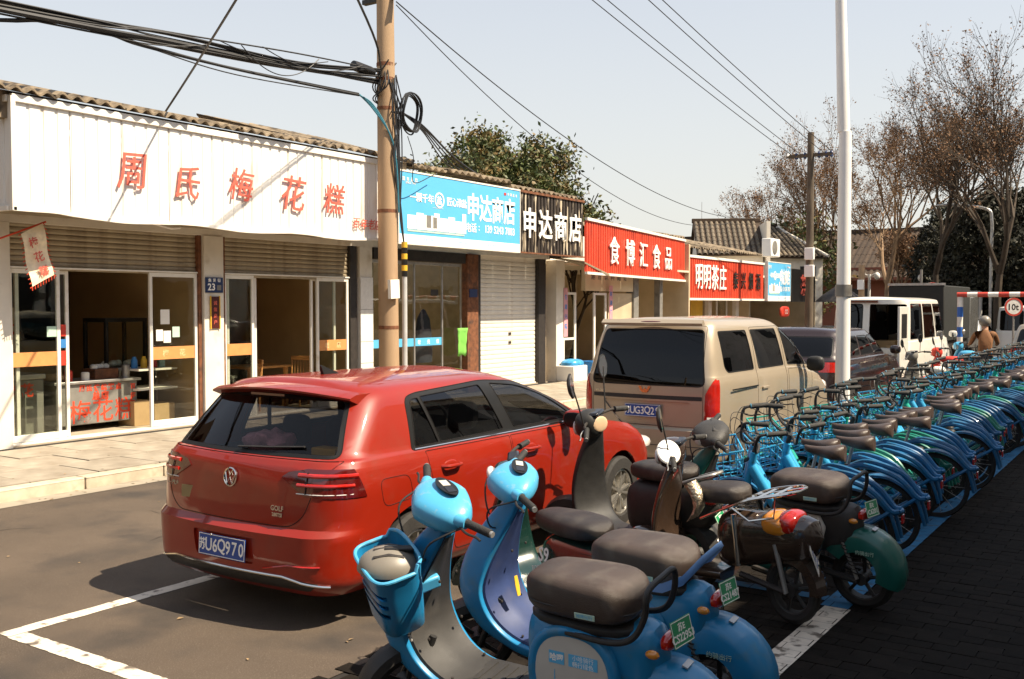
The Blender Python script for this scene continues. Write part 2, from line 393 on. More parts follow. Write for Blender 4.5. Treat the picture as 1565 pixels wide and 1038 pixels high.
def door_leaf(t, y0, y1, z0, z1, x, fr=.05, mid=None, band=None, bandtext=None, m=None, d=.04):
    m = m or m_alu
    b = MB(); f2 = fr
    b.bx(x - d, x, y0, y0 + f2, z0, z1); b.bx(x - d, x, y1 - f2, y1, z0, z1)
    b.bx(x - d + .001, x - .001, y0 + f2, y1 - f2, z0, z0 + .09); b.bx(x - d + .001, x - .001, y0 + f2, y1 - f2, z1 - .06, z1)
    if mid: b.bx(x - d + .001, x - .001, y0 + f2, y1 - f2, mid, mid + .06)
    f = b.build('glass_door', m, t, world=True, bev=.004)
    pw = WM[t.name]
    p = MB().bx(x - d / 2 - .003, x - d / 2 + .003, y0 + f2 - .01, y1 - f2 + .01, z0 + .08, z1 - .05)
    wv = pw.inverted(); p.v = [(wv @ V(v))[:] for v in p.v]; p.build('pane', m_pane, f, smooth=False)
    if band:
        p = MB().bx(x - d / 2 + .0045, x - d / 2 + .007, y0 + f2, y1 - f2, band[0], band[1]); p.v = [(wv @ V(v))[:] for v in p.v]
        q = p.build('band', band[2], f, smooth=False)
        if bandtext:
            fm = wv @ frame_m((x - d / 2 + .008, (y0 + y1) / 2, (band[0] + band[1]) / 2), (0, 1, 0), (1, 0, 0))
            letters(bandtext, (band[1] - band[0]) * .6, m_whl if band[2] is m_bluep else mat('cream_lettering', (.75, .5, .25), .5), f, fm, -(len(bandtext) - 1) * .15, .3, 0, .0006, .002)
    return f
def sticker(par, t, y0, y1, z0, z1, x, m, name='sticker'):
    wv = WM[t.name].inverted(); p = MB().bx(x, x + .002, y0, y1, z0, z1); p.v = [(wv @ V(v))[:] for v in p.v]; return p.build(name, m, par, smooth=False)
# ---- corrugated sign boxes: ribs are real folds, a sheet is a part
def sign_sheets(t, p0, p1, z0, z1, m, pitch=.19, deep=.022, sheet=5, pan=.7, sag=None, tb=0., name='metal_sheet', gapj=.004):
    p0 = V((*p0, 0)); p1 = V((*p1, 0)); L = (p1 - p0).length; u = (p1 - p0) / L; n = V((u.y, -u.x, 0))
    nr = max(1, round(L / pitch)); pt = L / nr; k = 0
    while k < nr:
        e = min(nr, k + sheet); s0 = k * pt + gapj; s1 = e * pt - gapj; prof = []
        for j in range(k, e):
            a = j * pt; q = pt * (1 - pan) / 2
            prof += [(a + .0, -deep), (a + q * .6, -deep), (a + q, 0), (a + pt - q, 0), (a + pt - q * .6, -deep)]
        prof.append((e * pt, -deep)); prof[0] = (s0, prof[0][1]); prof[-1] = (s1, prof[-1][1])
        sg = sag(s0 / L) if sag else (0, 0); jz = rnd.uniform(-.006, .006); jo = rnd.uniform(-.003, .006)
        rows = []
        sg2 = sag(s1 / L) if sag else (0, 0)
        for zz, w_ in ((z0, 1), (z0 + .3, .5), (z1, 0)):
            rows.append([p0 + u * s + n * (o_ + jo * w_) + V((0, 0, zz + w_ * (jz + sg[0] + (sg2[0] - sg[0]) * (s - s0) / (s1 - s0)))) for s, o_ in prof])
        b = MB(); b.loft(rows, close=False)
        back = [[q - n * .004 for q in r] for r in rows]; b.loft(back[::-1], close=False)
        b.build(name, m, t, world=True, ang=20, fix=False)
        k = e
    return u, n, L
def fm_on(t, p, u, n): return WM[t.name].inverted() @ frame_m(p, u, n)
# ===== shop 1 : plum-blossom cake shop
s1 = shop('shop_building', 'single storey cake shop with two open shutters under the long white ribbed sign', 6.9, 14.15, m_in=m_ochre)
b = MB(); b.bx(WX - .12, WX + .0, 6.9, 7.1, .1, 3.07); b.build('column', m_plaster, s1, world=True, bev=.008)
box('column', m_plaster, WX - .14, WX + .02, 10.17, 10.55, .1, 3.07, s1, .008, True)
box('column', m_wtile, WX - .12, WX + .02, 13.72, 14.06, .1, 2.5, s1, .004, True)
box('column', m_plaster, WX - .1, WX + .0, 13.72, 14.06, 2.5, 3.07, s1, .004, True)
b = MB()
for z in (.9, 1.3, 1.9): b.bx(WX + .02, WX + .0215, 13.72, 14.06, z, z + .006)
b.build('tile_joint', m_dark, s1, world=True)
for yy in (10.1, 10.56, 13.5): box('shutter_guide', m_dark if yy > 13 else m_rust, WX - .12, WX - .03, yy, yy + (.17 if yy > 13 else .06), .12, 3.07, s1, .004, True)
box('partition_wall', m_ochre, WX - 4.2, WX - .15, 10.3, 10.42, .13, 3.0, s1, world=True)
rolled_shutter(s1, 7.1, 10.1, 2.5, 3.1, m_shut)
rolled_shutter(s1, 10.62, 13.5, 2.48, 3.1, m_shut)
bd = (1.17, 1.36, m_orange)
def dpair(a, c, x, **k): return door_leaf(s1, a, c, .17, 2.47, x, **k)
d1 = dpair(7.1, 7.82, WX - .06, band=(1.17, 1.36, m_orange)); d2 = dpair(7.22, 7.98, WX - .115)
d3 = dpair(9.24, 10.1, WX - .06, band=bd, bandtext='梅花')
d4 = dpair(10.62, 11.24, WX - .06, band=bd); d5 = dpair(10.72, 11.34, WX - .115); d6 = dpair(12.58, 13.2, WX - .115); d7 = dpair(12.68, 13.48, WX - .06, band=bd, bandtext='老店')
for a, c in ((7.1, 10.1), (10.62, 13.5)):
    box('door_track', m_alu, WX - .18, WX - .04, a, c, .12, .165, s1, .004, True); box('door_track', m_alu, WX - .18, WX - .04, a, c, 2.475, 2.5, s1, .004, True)
m_red = mat('red_card', (.55, .04, .02), .5, var=.1); m_bl = mat('blue_card', (.04, .2, .5), .5, var=.1); m_lg = mat('pale_green_card', (.45, .62, .5), .5, var=.1)
sticker(d1, s1, 7.62, 7.76, 1.56, 1.7, WX - .058, m_lg); sticker(d2, s1, 7.83, 7.93, 1.56, 1.72, WX - .112, m_red); sticker(d2, s1, 7.83, 7.93, 1.4, 1.52, WX - .112, m_bl); sticker(d2, s1, 7.83, 7.93, 1.16, 1.36, WX - .112, m_red)
for (ya, yb, za, zb, mm) in ((9.42, 9.58, 1.7, 1.92, m_paper), (9.34, 9.46, 1.45, 1.62, m_paper), (9.47, 9.6, 1.42, 1.6, m_paper), (9.63, 9.76, 1.5, 1.66, m_lg)): sticker(d3, s1, ya, yb, za, zb, WX - .056, mm, 'notice')
# roof of shop 1 in two heights
roof_sheets(s1, 6.2, 11.1, 4.6, xf=-11.66, zr=5.35); roof_sheets(s1, 11.1, 14.2, 4.62, xf=-11.7, xr=-13.9, zr=5.2)
box('eave_board', m_roofs, -12.0, -11.84, 6.3, 14.1, 4.25, 4.585, s1, world=True)
# things in shop 1
m_black = mat('black_lacquer', (.012, .011, .01), .35, var=.2); m_reds = mat('red_signwriting', (.65, .06, .02), .6, var=.15, scale=20)
c = thing('counter', 'grey stainless counter with red hand lettering just inside the open cake shop door', 'counter', (-13.6, 8.75, .14))
MB().bx(-13.95, -13.3, 8.1, 9.42, .24, .84).build('cabinet', m_grey, c, world=True, bev=.01)
MB().bx(-14.0, -13.26, 8.05, 9.47, .84, .88).build('worktop', m_steel, c, world=True, bev=.006)
for yy in (8.15, 9.35):
    for xx in (-13.9, -13.35): MB().bx(xx - .02, xx + .02, yy - .02, yy + .02, .14, .24).build('leg', m_steel, c, world=True)
fm = fm_on(c, (-13.298, 8.75, .55), (0, 1, 0), (1, 0, 0))
letters('梅花糕', .36, m_reds, c, fm, -.28, .37, -.12, .002, .002); letters('周氏传统糕点', .1, m_reds, c, fm, -.25, .12, .22, .002, .004); letters('总店', .13, m_reds, c, fm, -.02, .14, .1, .002, .006); letters('百年老店', .09, m_reds, c, fm, .6, .13, .2, .002, .003, vert=True)
t = thing('bread_basket', 'dark wicker box of cakes standing on the counter', 'basket', (-13.6, 9.0, .88))
b = MB(); b.bx(-.17, .17, -.2, .2, 0, .15); b.build('basket', m_rust, t, bev=.01)
for k in range(5): MB().ell((rnd.uniform(-.1, .1), -.14 + k * .07, .17), (.06, .05, .045)).build('bun', m_paper, t)
t = thing('cloth', 'folded tan cloth on the left end of the counter', 'cloth', (-13.6, 8.3, .88)); MB().ell((0, 0, .05), (.2, .17, .06), e=.7).build('folded_cloth', m_card, t)
t = thing('display_oven', 'black framed glass display oven behind the counter', 'oven', (-14.2, 9.55, .14))
MB().bx(-14.5, -13.9, 9.3, 10.05, .14, .95).build('stand', m_black, t, world=True, bev=.01); b = MB()
for yy in (9.3, 10.0):
    for xx in (-14.5, -13.95): b.bx(xx, xx + .05, yy, yy + .05, .95, 1.72)
b.bx(-14.5, -13.9, 9.3, 10.05, 1.72, 1.78); b.bx(-14.5, -13.9, 9.3, 10.05, .951, 1.02); b.build('frame', m_black, t, world=True); MB().bx(-13.92, -13.915, 9.35, 10.0, 1.02, 1.72).build('pane', m_pane, t, world=True, smooth=False)
for k in range(6): MB().ell((-14.1 + rnd.uniform(-.1, .1), 9.42 + k * .09, 1.06), (.07, .06, .05)).build('bun', m_paper, t, world=True)
t = thing('shelf_unit', 'open shelf with white boards behind the right hand glass of the cake shop door', 'shelf', (-13.4, 9.8, .14))
for z in (.98, .68): MB().bx(-13.75, -13.15, 9.35, 10.05, z, z + .03).build('shelf_board', m_trim, t, world=True)
for yy in (9.36, 10.02): MB().bx(-13.7, -13.65, yy, yy + .03, .14, 1.0).build('upright', m_steel, t, world=True)
for (ya, yb, z0, z1, lb) in ((9.3, 9.62, .14, .52, 'tall brown carton on the floor under the shop shelf'), (9.66, 10.03, .14, .45, 'low brown carton on the floor behind the right hand door glass')):
    o = box('cardboard_box', m_card, -13.6, -13.2, ya, yb, z0, z1, bev=.004); tag(o, lb, 'box')
t = thing('freezer', 'grey chest freezer with red lettering behind the left hand door glass', 'freezer', (-13.7, 7.5, .14))
MB().bx(-14.1, -13.35, 7.2, 7.95, .14, .95).build('cabinet', m_grey, t, world=True, bev=.02); MB().bx(-14.12, -13.33, 7.18, 7.97, .95, 1.02).build('lid', m_steel, t, world=True, bev=.01)
letters('梅花', .2, m_reds, t, fm_on(t, (-13.348, 7.58, .8), (0, 1, 0), (1, 0, 0)), -.12, .24, 0, .002, .006)
t = thing('menu_board', 'menu board with red characters hung on the left inner wall', 'board', (-14.6, 7.6, 1.3)); MB().bx(-14.6, -14.57, 7.2, 8.3, 1.3, 1.95).build('panel', m_inner, t, world=True)
letters('招牌梅花糕', .17, m_reds, t, fm_on(t, (-14.565, 7.75, 1.62), (0, 1, 0), (1, 0, 0)), -.4, .2, 0, .002, .004)
t = thing('dark_window', 'dark inner window in the ochre back wall of the cake shop', 'doorway', (-16.8, 9.2, 1.3)); MB().bx(-16.85, -16.78, 8.9, 10.25, 1.35, 2.95).build('panel', m_black, t, world=True)  # black panel set in for the dark of a back wall window
MB().bx(-16.78, -16.74, 9.5, 9.56, 1.35, 2.95).build('mullion', m_dark, t, world=True)
def chair(loc, rz, label):
    t = thing('chair', label, 'chair', loc, rz, 'wooden chairs in the cake shop')
    MB().bx(-.2, .2, -.2, .2, .43, .46).build('seat', m_wood, t, bev=.008)
    for a in (-1, 1):
        for c_ in (-1, 1): MB().tube([(a * .17, c_ * .17, 0), (a * .17, c_ * .17, .43)], .018).build('leg', m_wood, t)
        MB().tube([(.19, a * .18, .43), (.22, a * .18, .85)], .016).build('post', m_wood, t)
    MB().bx(.2, .24, -.2, .2, .82, .9).build('top_rail', m_wood, t, bev=.01)
    for k in range(5): MB().tube([(.195, -.12 + k * .06, .46), (.22, -.12 + k * .06, .82)], .007).build('spindle', m_wood, t)
chair((-13.5, 11.75, .14), 1.2, 'wooden spindle chair at the left end of the table in the cake shop'); chair((-13.6, 13.0, .14), 1.9, 'wooden spindle chair at the right end of the table in the cake shop'); 
t = thing('dining_table', 'wooden dining table inside the right hand opening of the cake shop', 'table', (-13.9, 12.3, .14)); MB().bx(-.4, .4, -.5, .5, .72, .76).build('tabletop', m_wood, t, bev=.006)
for a in (-1, 1):
    for c_ in (-1, 1): MB().bx(a * .34 - .03, a * .34 + .03, c_ * .42 - .03, c_ * .42 + .03, 0, .72).build('leg', m_wood, t)
for k, (yy, lb) in enumerate(((11.9, 'dark coat heaped over the far side of the dining table'), (12.7, 'dark bag heaped beside the coat behind the dining table'))):
    o = MB().ell((-14.9, yy, .8), (.3, .38, .5), e=.8).build('bag' if k else 'coat', m_black); tag(o, lb, 'bag' if k else 'coat')
o = MB().lathe([(.0, 0), (.16, 0), (.16, .05), (0, .05)], mx=frame_m((-16.8, 13.9, 2.2), (0, 1, 0), (1, 0, 0))).build('wall_clock', m_black); tag(o, 'small round black clock on the ochre wall of the cake shop', 'clock')
t = thing('side_table', 'grey table with a steel pot behind the left glass of the second opening', 'table', (-13.4, 10.95, .14)); MB().bx(-.25, .25, -.3, .3, .62, .66).build('tabletop', m_grey, t)
for a in (-1, 1):
    for c_ in (-1, 1): MB().bx(a * .2 - .015, a * .2 + .015, c_ * .25 - .015, c_ * .25 + .015, 0, .62).build('leg', m_steel, t)
o = MB().lathe([(0, 0), (.13, 0), (.14, .09), (.1, .13), (0, .15)], mx=M.Translation((-13.4, 10.95, .8))).build('steel_pot', m_steel); tag(o, 'shiny steel pot on the grey table behind glass', 'pot')
# wall plaques on the column
t = thing('house_number_plate', 'small dark blue house number plate reading 23 on the white column', 'sign', (-12.62, 10.35, 2.3)); MB().bx(0, .012, -.17, .17, -.12, .12).build('plate', m_navy, t, bev=.003)
fm = frame_m((.0125, 0, 0), (0, 1, 0), (1, 0, 0)); line_text('23', .15, m_whl, t, fm, -.06, -.03, off=.003); letters('集贤街', .06, m_whl, t, fm, -.09, .09, .075, .001, .001)
MB().bx(.0125, .014, .05, .13, -.08, 0).build('grey_square', m_grey, t)
t = thing('wall_plaque', 'narrow dark red vertical plaque under the house number plate', 'plaque', (-12.62, 10.36, 1.87)); MB().bx(0, .015, -.08, .08, -.25, .25).build('board', mat('dark_red_lacquer', (.07, .012, .01), .4), t, bev=.003)
letters('诚信商户', .07, m_redl, t, frame_m((.016, 0, 0), (0, 1, 0), (1, 0, 0)), 0, .1, .15, .001, .001, vert=True); b = MB()
b.bx(.0, .02, -.095, -.08, -.26, .26); b.bx(.0, .02, .08, .095, -.26, .26); b.build('frame', m_yel, t)
# ===== white sign
sg = thing('shop_sign', 'long white ribbed metal sign with five red brush characters', 'sign', (-11.73, 10, 3.1))
P0, P1 = (-11.73, 6.65), (-11.73, 13.5)
def sagf(t): return ((.0 if t < .1 else -.035 + .02 * math.sin(t * 21)), 0)
u, n_, L = sign_sheets(sg, P0, P1, 3.15, 4.48, m_wsheet, .186, .013, 4, .74, sag=sagf)
sign_sheets(sg, (-12.65, 6.64), (-11.75, 6.64), 3.18, 4.47, m_wsheet, .19, .022, 5, .74)
def trim(x0, x1, y0, y1, z0, z1, name='trim', m=None, t=sg): return box(name, m or m_trim, x0, x1, y0, y1, z0, z1, t, .004, True)
trim(-11.76, -11.695, 6.62, 9.3, 4.44, 4.53); trim(-11.76, -11.697, 9.305, 13.5, 4.44, 4.525)
trim(-11.75, -11.69, 6.6, 6.66, 3.13, 4.5); trim(-11.75, -11.7, 13.47, 13.53, 3.1, 4.5)
trim(-12.65, -11.77, 6.58, 6.625, 4.44, 4.52); trim(-12.65, -11.77, 6.58, 6.625, 3.13, 3.19)
b = MB(); nn = 46; 
rows = []
for i in range(nn + 1):
    y = 6.62 + (13.5 - 6.62) * i / nn; s = sagf(i / nn)[0] + rnd.uniform(-.003, .003) + 3.13
    rows.append([(-11.75, y, s), (-11.69, y, s), (-11.69, y, s + .045), (-11.75, y, s + .045)])
b.loft(rows).build('bottom_trim', m_trim, sg, world=True)
box('soffit', m_shut, -12.65, -11.76, 6.66, 13.5, 3.17, 3.18, sg, world=True)
m_shad = m_redl
fm = fm_on(sg, (-11.70, 0, 0), (0, 1, 0), (1, 0, 0)); yl = WM[sg.name].translation
fm = frame_m((.045, -yl.y, -yl.z), (0, 1, 0), (1, 0, 0))
for ch, yy, zz, s_, rot in (('周', 8.25, 3.78, .56, .04), ('氏', 9.15, 3.72, .54, -.03), ('梅', 10.12, 3.78, .54, -.05), ('花', 11.17, 3.75, .62, -.05), ('糕', 12.08, 3.74, .56, -.03)):
    mm = fm @ M.Translation((yy, zz, 0)) @ M.Rotation(rot, 4, 'Z') @ M.Diagonal((.92, 1.02, 1, 1)); link('character', glyph(ch, s_ * .94, .006, .001, m_redl, .14), sg, mm)
for i, ch in enumerate('百年老店'): link('character', glyph(ch, .19, .004, .0005, m_redl, .14), sg, fm @ M.Translation((12.62 + i * .18, 3.38, -.008)))
o = MB().tube([(-12.2, 8.9, 3.16), (-12.2, 9.25, 3.1), (-12.2, 9.4, 3.12)], .02).build('tube_lamp', m_whl); tag(o, 'short white tube lamp under the soffit of the white sign', 'lamp')
# pennant
t = thing('pennant', 'fringed yellow and red pennant hanging from a pole at the left edge', 'pennant', (-12.5, 7.0, 2.7))
m_gold = mat('yellow_satin', (.85, .72, .5), .5, var=.15, scale=14); m_frn = mat('red_fringe', (.6, .06, .02), .8)
MB().tube([(-.12, -.45, -.02), (.35, .3, .36)], .012).build('pole', m_frn, t)
rows = []
for i in range(13):
    z = .26 - i * .055; w_ = .13; rows.append([(.3 + .02 * math.sin(i * .7) + .02 * k, .12 + .022 * i * .5 + (k - 1.5) * w_ / 1.5 * 1., z + (k - 1.5) * .05 + .006 * math.sin(i + k)) for k in range(4)])
MB().loft(rows, close=False).build('cloth', m_gold, t)
b = MB()
for i in range(13):
    for k in (0, 3):
        p = V(rows[i][k]); b.tube([p, p + V((0, -.03 if k == 0 else .03, -.02))], .006, 5)
for k in range(9):
    p = V(rows[-1][0]).lerp(V(rows[-1][3]), k / 8); b.tube([p, p + V((0, 0, -.05))], .006, 5)
b.build('fringe', m_frn, t)
letters('梅花糕', .14, m_redl, t, frame_m((.36, .19, -.08), (0, 1, .35), (1, 0, .03)), 0, .19, .18, .001, .002, vert=True)
# ===== shop 2 : glass front, blue sign
s2 = shop('shop_building', 'glass fronted shop between the utility pole and the rusty column under the blue sign', 14.15, 17.4, m_in=mat('pale_cream_wall', (.3, .23, .13), .8, var=.15), depth=4, ceil=False)  # left unroofed behind the front, shaped so sun lights the back wall
roof_sheets(s2, 14.2, 17.3, 4.56, xf=-11.75, xr=-12.8, zr=4.72)
box('column', m_rust, WX - .12, WX + .03, 17.02, 17.42, .1, 3.07, s2, .01, True)
e = door_leaf(s2, 14.1, 15.4, .13, 2.85, WX - .08, .02, band=(1.16, 1.32, m_bluep), m=m_steel); e2 = door_leaf(s2, 15.4, 16.3, .13, 2.85, WX - .08, .02, band=(1.16, 1.32, m_bluep), bandtext='老光佳', m=m_steel)
door_leaf(s2, 16.3, 16.95, .13, 2.85, WX - .08, .02, m=m_steel)
box('header', m_dark, WX - .14, WX + .01, 14.1, 16.98, 2.86, 3.07, s2, world=True)
sticker(e2, s2, 15.9, 16.15, 2.18, 2.3, WX - .075, m_dark, 'door_closer')
sticker(e2, s2, 15.1, 15.13, .7, 1.7, WX - .06, m_steel, 'door_handle')
t = thing('hanging_coat', 'dark coat hanging inside the glass front behind the blue band', 'coat', (-13.0, 16.0, .9))
MB().loft([[V((.12 * math.cos(a) * k, .26 * math.sin(a) * k * w_, z)) for a in (math.tau * i / 14 for i in range(14))] for z, k, w_ in ((-.1, .9, 1.1), (.1, 1, 1.05), (.45, .95, 1), (.8, .8, .85), (.98, .4, .4), (1.0, .1, .1))]).build('body', mat('dark_wool', (.03, .032, .05), .9), t)
t = thing('green_cloth', 'bright green cloth hung over a bar by the right end of the glass front', 'cloth', (WX + .06, 16.75, 1.2))
rows = [[(.03 * math.sin(k * 1.3 + i * .3) + .02, -.15 + .05 * k + .008 * math.sin(i * 2 + k), .3 - .07 * i - (.02 * (k % 3) if i == 8 else 0)) for k in range(8)] for i in range(9)]
o = MB().loft(rows, close=False).build('towel', m_green, t); o.modifiers.new('s', 'SOLIDIFY').thickness = .015
# blue sign
def print_sign(y0, y1, x, z0, z1, label, full=True, x1=None):
    t = thing('shop_sign', label, 'sign', (x, y0, z0)); x1 = x1 or x
    u = V((x1 - x, y1 - y0, 0)); L = u.length; u.normalize(); n = V((u.y, -u.x, 0)); H = z1 - z0
    F = frame_m((0, 0, 0), u, n)
    MB().bx(0, L, 0, H, -.12, 0).build('board', m_bluep, t, mx=F); MB().bx(.01, L - .01, .01, H * .12, .001, .004).build('white_strip', m_whl, t, mx=F, smooth=False)
    b = MB(); b.bx(-.02, L + .02, H, H + .03, -.13, .01); b.bx(-.02, 0, 0, H, -.13, .01); b.bx(L, L + .02, 0, H, -.13, .01); b.bx(-.02, L + .02, -.03, 0, -.13, .01); b.build('frame', m_trim, t, mx=F)
    G = F @ M.Translation((0, 0, .004)); q = L / 3.9
    letters('申达商店', .4 * H, m_whl, t, G, L * .575, L * .108, H * .63, .002, .01 * H, sx=.84 * q, sy=1.1)
    letters('电话:', .15 * H, m_whl, t, G, L * .535, L * .045, H * .31, .002, .003); line_text('139 5243 7883', .165 * H, m_whl, t, G, L * .815, H * .31, off=.004, sx=.85 * q)
    letters('一颗千年', .14 * H, m_whl, t, G, L * .1, L * .045, H * .66, .002, .003); letters('匠心淮盐', .14 * H, m_whl, t, G, L * .38, L * .04, H * .66, .002, .003)
    MB().lathe([(.09 * H, 0), (.115 * H, 0), (.115 * H, .003), (.09 * H, .003)], 28, mx=G @ M.Translation((L * .3, H * .66, 0))).build('ring', m_whl, t); letters('盐', .13 * H, m_whl, t, G, L * .3, 1, H * .66, .002, .003)
    letters('国有品牌', .06 * H, m_whl, t, G, L * .035, L * .03, H * .9, .001, .001); line_text('SINCE 1949', .045 * H, m_whl, t, G, L * .085, H * .85); letters('中国盐业', .05 * H, m_whl, t, G, L * .89, L * .025, H * .91, .001, .001); MB().bx(L * .85, L * .87, H * .89, H * .93, 0, .002).build('red_seal', m_red, t, mx=G)
    line_text('—————', .05 * H, m_whl, t, G, L * .29, H * .54)
    # pictured row of white packets
    b = MB(); xx = .06
    for w_, h_ in ((.07, .2), (.06, .24), (.08, .22), (.05, .26), (.07, .2), (.06, .23), (.06, .18), (.04, .3)):
        b.bx(L * xx, L * (xx + w_ - .008), H * .2, H * (.2 + h_), 0, .002); xx += w_ - .004
    b.build('pictured_packet', m_whl, t, mx=G, smooth=False)
    b = MB(); b.bx(L * .2, L * .235, H * .24, H * .42, .0025, .004); b.bx(L * .25, L * .28, H * .24, H * .4, .0025, .004); b.build('pictured_label', m_grey, t, mx=G, smooth=False)
    b = MB(); b.bx(L * .06, L * .5, H * .165, H * .19, 0, .002); b.build('pictured_shelf', m_lg, t, mx=G, smooth=False)
    for xx in (.18, .45, .7): line_text('中国驰名商标', .05 * H, m_bluep, t, G, L * (xx + .03), H * .065)
    return t
print_sign(13.75, 17.68, -11.73, 3.12, 4.4, 'blue printed sign with white shop name and phone number beside the utility pole')
# ===== shop 3 : black peeling sign and white closed shutter
s3 = shop('shop_building', 'narrow shop with a closed white roller shutter under the peeling black sign', 17.4, 20.4)
rolled_shutter(s3, 17.55, 19.88, .17, 3.07, m_wshut, pitch=.1)
box('shutter_guide', m_dark, WX - .12, WX, 17.43, 17.54, .12, 3.07, s3, .004, True); box('shutter_guide', m_dark, WX - .1, WX, 19.89, 20.2, .12, 3.07, s3, .004, True)
for z in (1.3, 1.1): MB().bx(-12.75, -12.735, 18.75, 18.85, z, z + .06).build('lock', m_dark, s3, world=True)
o = box('house_number_plate', m_navy, WX + .03, WX + .045, 17.08, 17.36, 2.15, 2.32); tag(o, 'tiny blue number plate high on the rusty column', 'sign')
roof_sheets(s3, 17.5, 20.3, 4.5, xf=-11.85, xr=-13.6, zr=4.75)
k3 = thing('shop_sign', 'black ribbed sign with peeling paint and large white characters', 'sign', (-11.73, 19, 3.1))
sign_sheets(k3, (-11.73, 17.72), (-11.73, 20.38), 3.12, 4.38, m_bsheet, .13, .03, 5, .55)
fm = frame_m((.035, -19, -3.1), (0, 1, 0), (1, 0, 0))
letters('申达商店', .6, m_whl, k3, fm, 18.02, .64, 3.75, .012, .012, sx=.95, sy=1.12)
b = MB(); b.bx(-11.78, -11.7, 17.7, 20.4, 4.38, 4.43); b.bx(-11.78, -11.7, 17.7, 20.4, 3.09, 3.12); b.build('edge_trim', m_rust, k3, world=True)
MB().bx(-12.65, -11.75, 20.36, 20.4, 3.1, 4.4).build('side_panel', m_bsheet, k3, world=True)
# awning by shop 4
aw = thing('awning', 'small sloping striped metal awning beside the black sign', 'awning', (-12.2, 20.9, 3)); 
MB().loft([[(-12.65, 20.4, 3.15), (-11.7, 20.4, 3.0), (-11.7, 20.4, 2.96), (-12.65, 20.4, 3.1)], [(-12.65, 22.0, 3.1), (-11.9, 22.0, 2.75), (-11.9, 22, 2.7), (-12.65, 22.0, 3.05)]]).build('canopy', m_shut, aw, world=True)
# ===== shop 4
s4 = shop('shop_building', 'shop with white framed glass door under the first red ribbed sign', 20.4, 29.4, x=-12.9, h=3.9, lint=24.5, m_in=m_inner)
box('column', m_plaster, -12.95, -12.6, 20.6, 21.0, .1, 3.07, s4, .01, True); box('column', m_grey, -13.1, -12.85, 25.2, 25.5, .1, 3.07, s4, .01, True); box('column', m_grey, -13.3, -13.1, 27.4, 27.6, .1, 3.07, s4, .01, True)
e = door_leaf(s4, 21.1, 21.9, .15, 2.3, -12.8, .09, mid=1.1); e = door_leaf(s4, 22.9, 23.6, .15, 2.3, -12.85, .09)
box('sign_panel', m_cream, -13.0, -12.88, 22.5, 25.2, 2.35, 3.05, s4, world=True)
letters('烟酒饮料副食', .22, m_grey, s4, fm_on(s4, (-12.875, 23.8, 2.75), (0, 1, 0), (1, 0, 0)), -.9, .36, 0, .002, .004)
box('window', m_inner, -12.98, -12.92, 23.8, 25.2, .9, 2.3, s4, world=True)
roof_sheets(s4, 20.5, 29.3, 4.12, xf=-13.2, xr=-15.6, zr=4.5)
def banner(y, x, z0, z1, label, txt):
    t = thing('door_banner', label, 'banner', (x, y, z0)); MB().bx(0, .01, -.09, .09, 0, z1 - z0).build('strip', mat('pink_paper', (.62, .3, .33), .7), t)
    letters(txt, .13, m_bl, t, frame_m((.012, 0, (z1 - z0) / 2), (0, 1, 0), (1, 0, 0)), 0, .24, .38, .001, .002, vert=True)
banner(21.02, -12.59, 1.2, 2.4, 'pink vertical door banner on the left of the glass shop door', '生意兴隆'); banner(23.7, -12.78, 1.3, 2.5, 'pink vertical door banner right of the glass shop door', '财源广进')
t = thing('styrofoam_box', 'white foam box on the pavement outside the glass door', 'box', (-12.35, 20.95, .13)); b = MB(); b.bx(-.25, .25, -.35, .3, 0, .38); b.build('crate', m_whl, t, bev=.02)
o = MB().ell((-12.35, 20.95, .55), (.25, .32, .12), e=.8).build('plastic_bag', mat('blue_plastic_bag', (.05, .3, .6), .3, var=.3, scale=10, bump=.8, bscale=20)); tag(o, 'crumpled blue plastic bag lying on the white foam box', 'bag')
t = thing('bucket', 'blue plastic bucket with a white handle standing by the foam box', 'bucket', (-12.25, 21.75, .13)); MB().lathe([(.17, 0), (.22, .42), (.24, .42), (.24, .45), (.2, .45), (.16, .02), (0, .02)], mx=None).build('pail', mat('blue_plastic', (.03, .2, .5), .4), t)
MB().tube(catmull([(.2, -.14, .42), (.27, 0, .25), (.2, .14, .42)]), .008).build('handle', m_whl, t)
k4 = thing('shop_sign', 'first red ribbed sign with five white characters beyond the black sign', 'sign', (-11.72, 20.45, 2.75))
Q0, Q1 = (-11.72, 20.5), (-13.15, 29.3)
u, n_, L = sign_sheets(k4, Q0, Q1, 2.77, 3.98, m_rsheet, .17, .04, 6, .6)
FM = fm_on(k4, V((Q0[0], Q0[1], 0)) + n_ * .02, u, n_)
b = MB(); b.bx(0, L, 3.98, 4.05, -.05, .02); b.bx(0, L, 2.71, 2.77, -.05, .02); b.build('edge_trim', m_trim, k4, mx=FM @ M.Translation((0, 0, 0)))
for ch, s_ in zip('食博汇食品', (1.95, 3.23, 4.42, 5.66, 6.9)): link('character', glyph(ch, .74, .015, .003, m_whl), k4, FM @ M.Translation((s_, 3.36, .02)) @ M.Diagonal((1.05, 1., 1, 1)))
